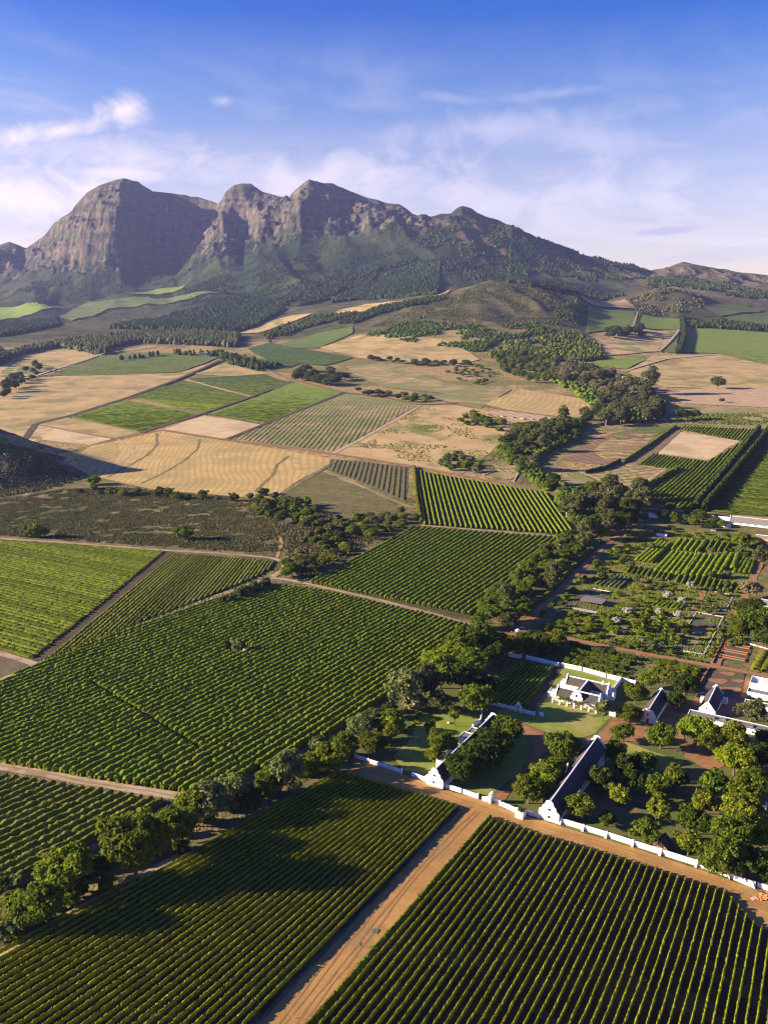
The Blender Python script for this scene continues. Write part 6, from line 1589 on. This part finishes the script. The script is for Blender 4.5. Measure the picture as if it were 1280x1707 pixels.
# stream-side trees
grove([(830, 752), (870, 715), (935, 700), (975, 705), (960, 735), (925, 745), (900, 760), (880, 775), (905, 800), (935, 812), (950, 830), (915, 822), (885, 800), (850, 770)], 92, 7.5,
      [('gum', 'gum'), ('oak', 'oak'), ('oak', 'dark'), ('gum', 'oak'), ('oak', 'gum')], (11, 20), 'the winding belt above the striped vineyard', 'tree', 'stream-side trees', .9)
grove([(965, 700), (1020, 672), (1080, 668), (1112, 690), (1090, 705), (1040, 706), (990, 716)], 46, 13, [('gum', 'gum'), ('oak', 'dark'), ('gum', 'gum')], (15, 24), 'the grove behind the brown plots', 'tree', 'gums behind the brown plots', .95)
grove([(925, 600), (1000, 625), (1060, 645), (1095, 668), (1040, 676), (985, 655), (940, 640), (900, 620)], 80, 14, [('gum', 'gum'), ('gum', 'gum'), ('gum', 'tan')], (18, 28), 'the long grove by the white sheds', 'tree', 'gums by the white sheds', .85)
grove([(826, 600), (870, 588), (930, 598), (945, 636), (880, 640), (840, 625)], 95, 11, [('willow', 'oak'), ('gum', 'oak'), ('willow', 'mid'), ('willow', 'oak')], (12, 19), 'the plantation in mid valley', 'tree', 'plantation trees in mid valley', .95)
grove([(485, 636), (500, 618), (560, 622), (590, 640), (560, 650)], 26, 18, [('oak', 'dark'), ('oak', 'gum')], (22, 32), 'the clump above the olive orchard', 'tree', 'clump above the olive orchard', .8)
grove([(0, 660), (5, 640), (40, 622), (66, 612), (68, 626), (40, 645), (0, 672)], 22, 20, [('oak', 'dark'), ('gum', 'dark'), ('gum', 'gum')], (13, 20), 'the clump at the left picture edge', 'tree', 'clump on the left edge')
grove([(590, 652), (680, 660), (720, 664), (720, 672), (660, 670), (590, 660)], 18, 18, [('oak', 'dark'), ('oak', 'mid')], (12, 22), 'the boundary line above the olive orchard', 'tree', 'boundary trees above the olive orchard', .8)
grove([(1010, 562), (1030, 548), (1070, 548), (1075, 560), (1040, 572)], 16, 24, [('oak', 'dark'), ('gum', 'dark')], (30, 42), 'the clump under the green hill field', 'tree', 'clump below the hill field', .7)
many([(1195, 637, 24, 'oak', 'gum', 'solitary round tree on the dry slope at the right'), (1202, 667, 9, 'oak', 'oak', 'tiny lone tree below the pale ploughed field'),
      (1080, 632, 32, 'gum', 'gum', 'big tree at the end of the white sheds'), (1135, 690, 22, 'oak', 'dark', 'dark tree at the end of the gum grove'),
      (1155, 690, 20, 'oak', 'oak', 'small dark tree beside the yellow-green strip')], group=None)
grove([(780, 690), (810, 700), (850, 712), (840, 722), (790, 712), (765, 705)], 18, 9, [('bush', 'mid'), ('bush', 'oak'), ('oak', 'mid')], (10, 18), 'the shrubs beside the rubble yard', 'bush', 'shrubs by the rubble yard')
grove([(720, 765), (760, 758), (800, 772), (800, 790), (750, 785)], 16, 9, [('bush', 'mid'), ('bush', 'grey'), ('bush', 'oak')], (9, 17), 'the bushes beside the small pond', 'bush', 'bushes by the small pond')
grove([(740, 615), (800, 612), (835, 628), (800, 642), (750, 632)], 26, 14, [('oak', 'mid'), ('bush', 'oak')], (9, 18), 'the dry flat before the plantation', 'tree', 'scattered small trees on the dry flat', .7)
grove([(600, 598), (690, 603), (790, 606), (780, 612), (660, 610)], 26, 16, [('oak', 'dark'), ('oak', 'oak')], (14, 24), 'the thin line under the straw field', 'tree', 'line of trees under the straw field', .7)
# scrub and bushes between the stubble and the vineyards
grove([(405, 830), (440, 822), (480, 832), (520, 845), (560, 862), (590, 880), (560, 900), (500, 905), (450, 870)], 40, 8, [('bush', 'oak'), ('bush', 'gum'), ('oak', 'gum'), ('bush', 'mid')], (7, 15), 'the slope below the young vines', 'bush', 'bushes below the young vines')
grove([(560, 875), (620, 862), (680, 852), (700, 870), (640, 895), (580, 930), (520, 958), (470, 955), (500, 925)], 40, 8, [('oak', 'mid'), ('oak', 'oak'), ('bush', 'mid'), ('oak', 'gum')], (8, 14), 'the strip above the middle orchard block', 'tree', 'trees above the middle orchard block', .85)
grove([(130, 812), (260, 822), (400, 832), (400, 838), (260, 832), (130, 822)], 20, 9, [('bush', 'oak'), ('bush', 'dark')], (7, 13), 'the scrub edge below the stubble', 'bush', 'bushes on the upper edge of the scrub')
many([(60, 884, 36, 'bush', 'oak', 'widest dark bush of the scrubland above the left vineyard'), (310, 888, 34, 'bush', 'oak', 'dark bush cluster in the middle of the scrubland'), (156, 800, 24, 'bush', 'mid', 'green bush at the foot of the dark koppie')], cat='bush', group=None)
# the row of small bushes along the sandy track, and the saplings before them
for qi, (px, py, w) in enumerate([(380, 998, 24), (398, 990, 26), (412, 983, 26), (428, 978, 28), (442, 972, 26), (368, 1003, 18)]):
    tree_px(px, py, w, 'bush', 'gum', ordinal(qi + 1) + ' grey-green rounded bush in the thick row beside the sandy track', 'bush', 'thick row of bushes beside the track')
tp = G(np.linspace(70, 372, 52), np.interp(np.linspace(70, 372, 52), [70, 150, 250, 350, 372], [1108, 1074, 1039, 1003, 995]))
for qi, q in enumerate(tp):
    put_tree(q + np.array((rng.normal() * .3, rng.normal() * .3, 0)), 'cypress', 'orchard2', 1.5, ordinal(qi + 1) + ' thin upright sapling of the windbreak along the sandy track', 'sapling', 'windbreak saplings along the track', .62 * (.8 + .4 * rng.random()), 'young_tree')
for (px, py, w, lf) in [(487, 948, 30, 'oak'), (508, 936, 34, 'gum'), (520, 950, 22, 'oak'), (476, 955, 18, 'mid')]:
    tree_px(px, py, w, 'oak', lf, {487: 'left', 508: 'largest', 520: 'right', 476: 'smallest'}[px] + ' round tree beside the bend of the sandy track', 'tree', 'trees at the track bend', .9)
# double windbreak between the dark vineyards, hedge by the pink plot
def hedge_px(pts, w, h, mat, label, name='hedge', ds=1.2, jit=.9):
    P = G([p[0] for p in pts], [p[1] for p in pts])[:, :2]
    Vs, Fs, k = [], [], 0
    for a, b in zip(P[:-1], P[1:]):
        V, F = row_arrays(a, b, w, h, 0, ds, jit, 8, w * .18); Vs.append(V); Fs.append(F + k); k += len(V)
    V = np.concatenate(Vs); org = np.array((*P[0], float(T(P[0, 0], P[0, 1])[0])))
    return tag(add(name, mesh_np(name, V - org, np.concatenate(Fs), [LF[mat]]), None, org), label, 'hedge', 'tall hedges and windbreaks')
hedge_px([(1156, 850), (1210, 783), (1264, 716)], 6, 8, 'dark', 'outer tall windbreak of the dark double line, next to the L-shaped vineyard', ds=1.8)
hedge_px([(1172, 852), (1228, 784), (1284, 714)], 6, 9, 'dark', 'inner tall windbreak of the dark double line, next to the shaded vineyard', ds=1.8)
hedge_px([(1046, 832), (1090, 806), (1130, 784)], 5, 6, 'mid', 'hedge running along the pink seedling plot', ds=1.8)
hedge_px([(1040, 770), (1080, 744), (1126, 712)], 4, 4, 'mid', 'hedge between the brown plot and the pale square field', ds=1.8)
hedge_px([(690, 780), (694, 830), (702, 872)], 3, 4, 'mid', 'hedge along the near end of the striped vineyard', ds=1.4)
hedge_px([(1136, 528), (1140, 560), (1130, 590)], 16, 16, 'dark', 'dark hedge on the ridge between the far green fields', ds=5, jit=3)
hedge_px([(818, 1363), (700, 1499), (560, 1660), (430, 1812)], 1.3, 1.5, 'oak', 'low clipped hedge running along the foreground dirt road', ds=.6, jit=.3)
hedge_px([(975, 790), (1010, 782), (1034, 770)], 3, 5, 'dark', 'ragged row of thin cypresses by the brown plot', ds=2.5, jit=1.6)
hedge_px([(900, 1006), (950, 950), (1000, 902)], 3.5, 2.2, 'mid', 'leafy hedge along the red path at the garden border', ds=1.2)

# ------------------------------------------------------------------ woods that read as one mass
wood('thicket', 'dense undergrowth of the winding stream belt', [(828, 750), (870, 716), (935, 700), (975, 705), (962, 735), (925, 748), (905, 762), (890, 778), (912, 800), (945, 815), (985, 850), (1010, 870), (960, 880), (915, 824), (880, 800), (845, 770)], 6, 9, 'oak', 1.1, .5, .25)
wood('thicket', 'dense undergrowth below the gum groves', [(905, 605), (960, 600), (1010, 628), (1070, 645), (1112, 680), (1095, 704), (1040, 706), (1000, 690), (950, 650), (900, 630)], 9, 12, 'oak', 1.1, .5, .3)
wood('forest', 'plantation of tall trees on the near ridge', [(-60, 602), (0, 596), (60, 582), (120, 570), (230, 558), (330, 556), (400, 562), (396, 580), (330, 576), (230, 572), (190, 580), (175, 592), (150, 590), (100, 580), (40, 592), (0, 608)], 9, 22, 'gum', 0.75, .5, 0, True)
wood('forest', 'dark wood at the left edge of the valley', [(-60, 590), (0, 588), (20, 600), (0, 612), (-60, 614)], 11, 24, 'dark', .6)
wood('forest', 'dark pine belt below the far left fields', [(-40, 556), (20, 540), (60, 536), (95, 530), (100, 544), (60, 552), (0, 562)], 12, 18, 'pine', 1.1, .5, 0, True)
wood('forest', 'dark pine wood behind the plantation', [(185, 548), (230, 538), (290, 524), (370, 510), (440, 500), (470, 520), (430, 545), (390, 556), (300, 552)], 12, 22, 'pine', 1.0, .5, 0, True)
wood('forest', 'pine forest on the lower mountain slope', [(550, 506), (580, 488), (640, 462), (690, 440), (735, 432), (732, 470), (730, 492), (660, 498), (600, 500)], 13, 24, 'pine', 0.95, .5, 0, True)
wood('forest', 'dark pine forest climbing the middle slope', [(440, 505), (480, 492), (540, 470), (600, 452), (690, 430), (720, 424), (640, 448), (590, 480), (540, 502), (470, 520)], 14, 20, 'pine', 1.1, .5, 0.38, True)
wood('forest', 'pine wood in the fold under the cone', [(735, 430), (800, 440), (860, 462), (890, 470), (960, 476), (1040, 494), (1010, 500), (940, 490), (880, 480), (800, 468), (740, 462)], 14, 22, 'pine', 1.0, .5, 0.3, True)
wood('forest', 'trees over the slope of the cone', [(700, 380), (760, 368), (830, 378), (900, 402), (980, 432), (1080, 462), (1000, 470), (900, 455), (820, 440), (740, 425), (690, 410)], 16, 17, 'dark', 1.2, .5, 0.46, True)
wood('forest', 'trees along the skyline of the long ridge', [(850, 374), (900, 399), (960, 422), (1020, 438), (1078, 450), (1078, 456), (1020, 446), (960, 431), (900, 410), (850, 386)], 20, 24, 'dark', 0.9, .5, 0, True)
wood('forest', 'dark tree line on the right hand slope', [(1075, 466), (1150, 462), (1230, 478), (1300, 486), (1300, 500), (1220, 494), (1140, 480), (1080, 476)], 15, 20, 'dark', 1.2, .5, 0.35, True)
wood('forest', 'patchy bushes on the mountain foot', [(300, 478), (420, 440), (520, 425), (640, 412), (690, 412), (600, 440), (500, 470), (400, 500), (320, 505)], 14, 8, 'dark', 1.9, .5, 0.55, True)
wood('forest', 'bushes under the left cliffs', [(0, 500), (60, 470), (150, 455), (260, 448), (320, 450), (280, 480), (160, 500), (60, 512)], 16, 8, 'dark', 1.9, .5, 0.54, True)
wood('forest', 'thorny thicket in the gullies of the brown hill', [(610, 560), (700, 575), (760, 580), (800, 590), (830, 570), (900, 560), (960, 540), (975, 520), (960, 500), (930, 515), (880, 540), (820, 545), (760, 545), (700, 530), (640, 540)], 11, 11, 'oak', 1.1, .5, .50)
wood('forest', 'bushy valley mouth under the brown hill', [(800, 600), (830, 575), (900, 566), (960, 552), (1000, 580), (1010, 600), (940, 605), (880, 592), (830, 600)], 12, 15, 'oak', 1.0, .5, .36)
wood('forest', 'hedge trees along the tracks of the brown hill', [(560, 540), (600, 525), (640, 512), (740, 495), (742, 500), (640, 522), (590, 540)], 11, 16, 'dark', .9)
wood('forest', 'trees along the dry slope left of the brown hill', [(440, 560), (480, 540), (530, 528), (600, 522), (560, 535), (500, 550), (450, 572)], 11, 15, 'dark', 1.0, .5, .38)
wood('forest', 'woodland behind the right hand fields', [(1145, 540), (1200, 536), (1290, 548), (1290, 556), (1200, 550), (1150, 548)], 14, 20, 'dark', .9, .5, .3)
wood('forest', 'shrubs on the far right knoll', [(1040, 500), (1100, 482), (1160, 490), (1180, 510), (1130, 525), (1060, 520)], 16, 10, 'scrub', 1.3, .5, .45)
wood('forest', 'trees behind the dry fields on the left', [(185, 604), (300, 588), (380, 592), (430, 606), (470, 612), (430, 618), (380, 606), (366, 596), (280, 592)], 12, 18, 'dark', .9, .5, .42)
wood('scrub', 'low brown fynbos covering the slope above the left vineyards', [(-60, 888), (-60, 830), (0, 832), (110, 815), (200, 812), (300, 822), (420, 836), (460, 860), (470, 920), (380, 920), (280, 912), (120, 902)], 2.0, 1.0, 'scrub', 1.9, .8, .34, True)
wood('scrub', 'low scrub on the slope below the young vines', [(420, 838), (480, 830), (560, 862), (640, 890), (560, 940), (500, 975), (478, 930), (460, 870)], 2.8, 1.3, 'scrub', 1.8, .6, .3, True)
wood('scrub', 'scrub on the koppie', [(-60, 830), (-60, 740), (0, 738), (60, 752), (140, 795), (100, 812), (0, 830)], 4, 2.0, 'scrub', 1.8, .6, .3, True)
wood('scrub', 'fynbos covering the brown hill', [(620, 545), (700, 500), (800, 476), (900, 480), (970, 495), (970, 530), (900, 560), (800, 575), (700, 570)], 11, 4.0, 'scrub', 1.8, .6, .42, True)
wood('scrub', 'tufts on the dry pasture by the stream', [(600, 745), (700, 680), (830, 692), (850, 720), (900, 760), (860, 790), (770, 780), (690, 772)], 6, 1.6, 'mid', 1.8, .6, .52)
wood('scrub', 'yellow-green reeds of the wet strip', [(1110, 690), (1280, 690), (1290, 712), (1110, 704)], 6, 2.6, 'mid', 1.6, .6, .40)

grove([(-20, 1560), (0, 1492), (130, 1432), (280, 1352), (420, 1300), (560, 1232), (600, 1250), (560, 1280), (420, 1340), (310, 1400), (150, 1490), (20, 1570)], 36, 5, [('bush', 'mid'), ('bush', 'oak'), ('bush', 'grey'), ('bush', 'dark')], (3.5, 8), 'the bank under the roadside trees', 'bush', 'bushes along the roadside bank')
grove([(590, 1236), (640, 1176), (720, 1098), (800, 1040), (820, 1075), (800, 1110), (740, 1120), (680, 1165), (610, 1240)], 32, 5.5, [('bush', 'mid'), ('oak', 'oak'), ('bush', 'oak'), ('oak', 'dark'), ('bush', 'dark')], (4, 8), 'the thicket between lawn and orchard', 'bush', 'thicket between lawn and orchard')
# ------------------------------------------------------------------ small things
# bare rock left standing in the orchard
def boulder(name, label, px, py, r, mat=STONE, cat='rock', hs=.7):
    v, f = icoball((0, 0, r * hs * .4), (r, r * .8, r * hs), .55, 9, 6)
    o = add(name, mesh_np(name, v, f, [mat]), None, G(px, py)[0]); o.rotation_euler = (0, 0, rng.random() * 6); return tag(o, label, cat)
boulder('rock', 'bare pale rock outcrop among the rows of the large orchard', 410, 1088, 3.0, plain_mat('pale_rock', (.42, .36, .28), .95, .25, .8, .1, .5))
boulder('rock', 'dark low rock beside the bush in the large orchard', 392, 1092, 2.4)
tree_px(396, 1076, 26, 'bush', 'grey', 'grey leafless-looking bush growing on the rock in the orchard', 'bush', hscale=1.2)
tree_px(424, 1083, 14, 'bush', 'orchard', 'small green bush beside the orchard rock', 'bush')
boulder('stone', 'pinkish stone block on the lawn by the slender sapling', 748, 1206, 1.0, plain_mat('pink_stone', (.55, .36, .28)), 'stone', .6)
for i, (px, py, r) in enumerate([(795, 687, 5), (815, 691, 4), (838, 695, 5), (855, 697, 5), (872, 699, 6), (888, 700, 4), (905, 699, 4), (825, 700, 4), (862, 705, 4), (880, 694, 3)]):
    o = boulder('rubble_heap', ordinal(i + 1) + ' low heap of rubble in the builders yard behind the stream trees', px, py, r, plain_mat('rubble_%d' % (i % 2), ((.34, .24, .17), (.22, .19, .18))[i % 2], .95, .3, .6), 'heap', .35); o['group'] = 'heaps of the builders yard'
# person on the dirt road
def person(g0, face, shirt, trousers, label, h=1.76):
    root = empty('person', g0, face); tag(root, label, 'person')
    skin = plain_mat('skin', (.33, .20, .13), .6, .05)
    def skinned(name, pts, edges, radii, mat, rootv=0):
        me = bpy.data.meshes.new(name); me.from_pydata(pts, edges, []); me.materials.append(mat)
        o = add(name, me, root)
        m = o.modifiers.new('skin', 'SKIN'); m.use_smooth_shade = True
        for i, r in enumerate(radii): me.skin_vertices[0].data[i].radius = r if isinstance(r, tuple) else (r, r)
        me.skin_vertices[0].data[rootv].use_root = True
        o.modifiers.new('smooth', 'SUBSURF').levels = 1; o.modifiers[-1].render_levels = 1
        return o
    s = h / 1.76
    P = [(0, 0, .95), (0, 0, 1.2), (0, 0, 1.42), (0, .01, 1.52), (0, .02, 1.62), (0, .02, 1.72),
         (.19, 0, 1.40), (.25, .02, 1.13), (.24, .10, .90), (.24, .13, .82), (-.19, 0, 1.40), (-.25, .02, 1.13), (-.24, .10, .90), (-.24, .13, .82),
         (.10, 0, .90), (.11, .02, .50), (.12, -.02, .08), (.12, .14, .03), (-.10, 0, .90), (-.12, .06, .50), (-.13, .02, .08), (-.13, .18, .03)]
    E = [(0, 1), (1, 2), (2, 3), (3, 4), (4, 5), (2, 6), (6, 7), (7, 8), (8, 9), (2, 10), (10, 11), (11, 12), (12, 13), (0, 14), (14, 15), (15, 16), (16, 17), (0, 18), (18, 19), (19, 20), (20, 21)]
    Rr = [(.14, .10), (.13, .10), (.14, .10), .055, .095, .075, .06, .045, .035, .035, .06, .045, .035, .035, .085, .055, .04, .035, .085, .055, .04, .035]
    P = [tuple(c * s for c in p) for p in P]
    add_ = skinned('body', P, E, [tuple(x * s for x in r) if isinstance(r, tuple) else r * s for r in Rr], skin)
    i_ = [0, 1, 2, 6, 7, 10, 11]; mp = {a: k for k, a in enumerate(i_)}
    skinned('shirt', [P[a] for a in i_], [(mp[a], mp[b]) for a, b in E if a in mp and b in mp], [(.16, .12), (.15, .12), (.155, .115), .078, .062, .078, .062], shirt)
    i_ = [0, 14, 15, 16, 18, 19, 20]; mp = {a: k for k, a in enumerate(i_)}
    skinned('trousers', [P[a] for a in i_], [(mp[a], mp[b]) for a, b in E if a in mp and b in mp], [(.155, .115), .10, .072, .058, .10, .072, .058], trousers)
    v, f = icoball((0, .0, 1.70 * s), (.105, .115, .10), .1); add('hair', mesh_np('hair', v, f, [plain_mat('dark_hair', (.02, .015, .012))]), root)
    return root
DARKCLOTH = plain_mat('dark_cloth', (.03, .035, .05), .9); PALECLOTH = plain_mat('pale_cloth', (.65, .62, .58), .9)
person(G(602, 1579)[0], R(200), DARKCLOTH, DARKCLOTH, 'person in dark clothes standing alone on the dirt road')
person(G(852, 1056)[0], R(160), PALECLOTH, DARKCLOTH, 'person in a pale top standing beside the white garden tent')
# green cover lying on the road, timber rail at the road's lower end
cv = MB(); cv.box(-1.0, 1.0, -.9, .9, -.05, .12); cv.box(-.95, .95, -.04, .04, .12, .15)
o = cv.build('cover_plate', plain_mat('green_cover', (.10, .14, .085), .7), None, G(625, 1553)[0] + np.array((0, 0, .08))); o.rotation_euler = (0, 0, frame_rz(12)); tag(o, 'square green cover plate lying on the dirt road', 'cover plate')
tr = empty('timber_barrier', G(508, 1700)[0], R(-8)); tag(tr, 'low timber barrier at the lower end of the dirt road', 'barrier')
for x in (-3.2, 0, 3.2):
    mb = MB(); mb.cyl((x, 0, -.3), .10, .09, 1.3, 7); mb.build('post', PALEWOOD, tr)
for z in (.35, .75):
    mb = MB(); mb.box(-3.4, 3.4, -.16, -.10, z, z + .14); mb.build('rail', PALEWOOD, tr)
# white garden tent
tn = empty('garden_tent', G(863, 1056)[0], R(20)); tag(tn, 'small white peaked tent at the top of the red path', 'tent')
for x in (-1.2, 1.2):
    for y in (-1.2, 1.2):
        mb = MB(); mb.cyl((x, y, 0), .05, .05, 2.1, 6); mb.build('pole', WHITE, tn)
mb = MB(); z0 = 2.1
for a, b in (((-1.4, -1.4), (1.4, -1.4)), ((1.4, -1.4), (1.4, 1.4)), ((1.4, 1.4), (-1.4, 1.4)), ((-1.4, 1.4), (-1.4, -1.4))):
    mb.poly([(*a, z0), (*b, z0), (0, 0, 3.3)]); mb.poly([(*a, z0 - .35), (*b, z0 - .35), (*b, z0), (*a, z0)])
mb.build('canopy', WHITE, tn)
mb = MB(); mb.box(-1.2, 1.2, 1.15, 1.2, .1, 2.05); mb.build('side_cloth', WHITE, tn)
# car in the shade behind the right barn
def car(px, py, az, paint, label):
    r = empty('parked_car', G(px, py)[0] + np.array((0, 0, .02)), frame_rz(az)); tag(r, label, 'car')
    mb = MB(); mb.prism([(-2.1, .35), (-2.15, .75), (-2.0, .9), (-1.1, .98), (1.9, .95), (2.12, .8), (2.15, .35)], 'y', -.85, .85); mb.build('body', paint, r)
    mb = MB(); mb.prism([(-1.0, .99), (-.4, 1.45), (1.2, 1.47), (1.85, .99)], 'y', -.74, .74); cb = mb.build('cabin', GLASS, r)
    mb = MB(); mb.box(-.35, 1.15, -.7, .7, 1.472, 1.52); mb.build('roof', paint, cb)
    for x in (-1.35, 1.35):
        for y in (-.86, .86):
            w_ = MB(); n = 12
            w_.prism([(x + .33 * math.cos(2 * math.pi * i / n), .33 + .33 * math.sin(2 * math.pi * i / n)) for i in range(n)], 'y', y - .1, y + .1); w_.build('wheel', plain_mat('tyre_black', (.02, .02, .02)), r)
    for y in (-.6, .6):
        mb = MB(); mb.box(-2.18, -2.1, y - .18, y + .18, .62, .78); mb.build('headlight', RIDGE, r)
car(999, 1283, 31, plain_mat('silver_paint', (.42, .44, .47), .35, .05, 2, .5), 'silver car parked in the shade behind the long roof of the right barn')
# heap of orange bricks at the right edge
bh = empty('brick_heap', G(1274, 1496)[0], R(10)); tag(bh, 'tumbled heap of orange bricks and slabs on the road at the right edge', 'brick heap')
ob = plain_mat('orange_brick', (.50, .22, .09), .9, .2, 3)
for k in range(34):
    mb = MB(); mb.box(-.55, .55, -.28, .28, -.16, .16); o = mb.build('brick', ob, bh)
    o.location = (rng.normal() * 1.5, rng.normal() * .9, .14 + .3 * (k % 3) * rng.random()); o.rotation_euler = (rng.normal() * .2, rng.normal() * .2, rng.random() * 3)
sl = MB(); sl.box(-1.1, 1.1, -.6, .6, 0, .25); o = sl.build('stone_slab', plain_mat('pink_stone', (.55, .36, .28)), None, G(1256, 1498)[0]); o.rotation_euler = (0, 0, .5); tag(o, 'flat stone slab lying beside the heap of bricks', 'slab')
# masts on the rocky summit of the cone, pole on the koppie
for i, (px, h) in enumerate([(765, 38), (772, 46), (779, 34)]):
    u_ = (px - 640) / FPX / (CP + (853.5 - 345) / FPX * SP); y = 6720.0; x = u_ * y
    mb = MB(); mb.cyl((0, 0, -8), .8, .4, h + 8, 6); 
    for z in (.5, .7, .9): mb.box(-2, 2, -.3, .3, h * z, h * z + 1)
    o = mb.build('radio_mast', plain_mat('mast_grey', (.3, .3, .32)), None, (x, y, float(T(x, y)[0]))); tag(o, ['leftmost', 'tallest middle', 'rightmost'][i] + ' thin radio mast on the rocky summit of the wooded cone', 'mast', 'radio masts on the summit')
# ------------------------------------------------------------------ the air: a closed box of even haze round the camera and the land
hz = MB(); hz.box(-9500, 9500, -400, 9200, -160, 1480)
hm, HN, hout = material('haze_air')
pv = HN.n('ShaderNodeVolumePrincipled')
pv.inputs['Color'].default_value = (.40, .48, .98, 1); pv.inputs['Density'].default_value = HAZE_DENSITY; pv.inputs['Anisotropy'].default_value = 0.2
HN.link(pv.outputs[0], hout.inputs['Volume'])
hz_o = hz.build('haze', hm); tag(hz_o, 'pale blue haze over the valley', None, None, 'stuff')
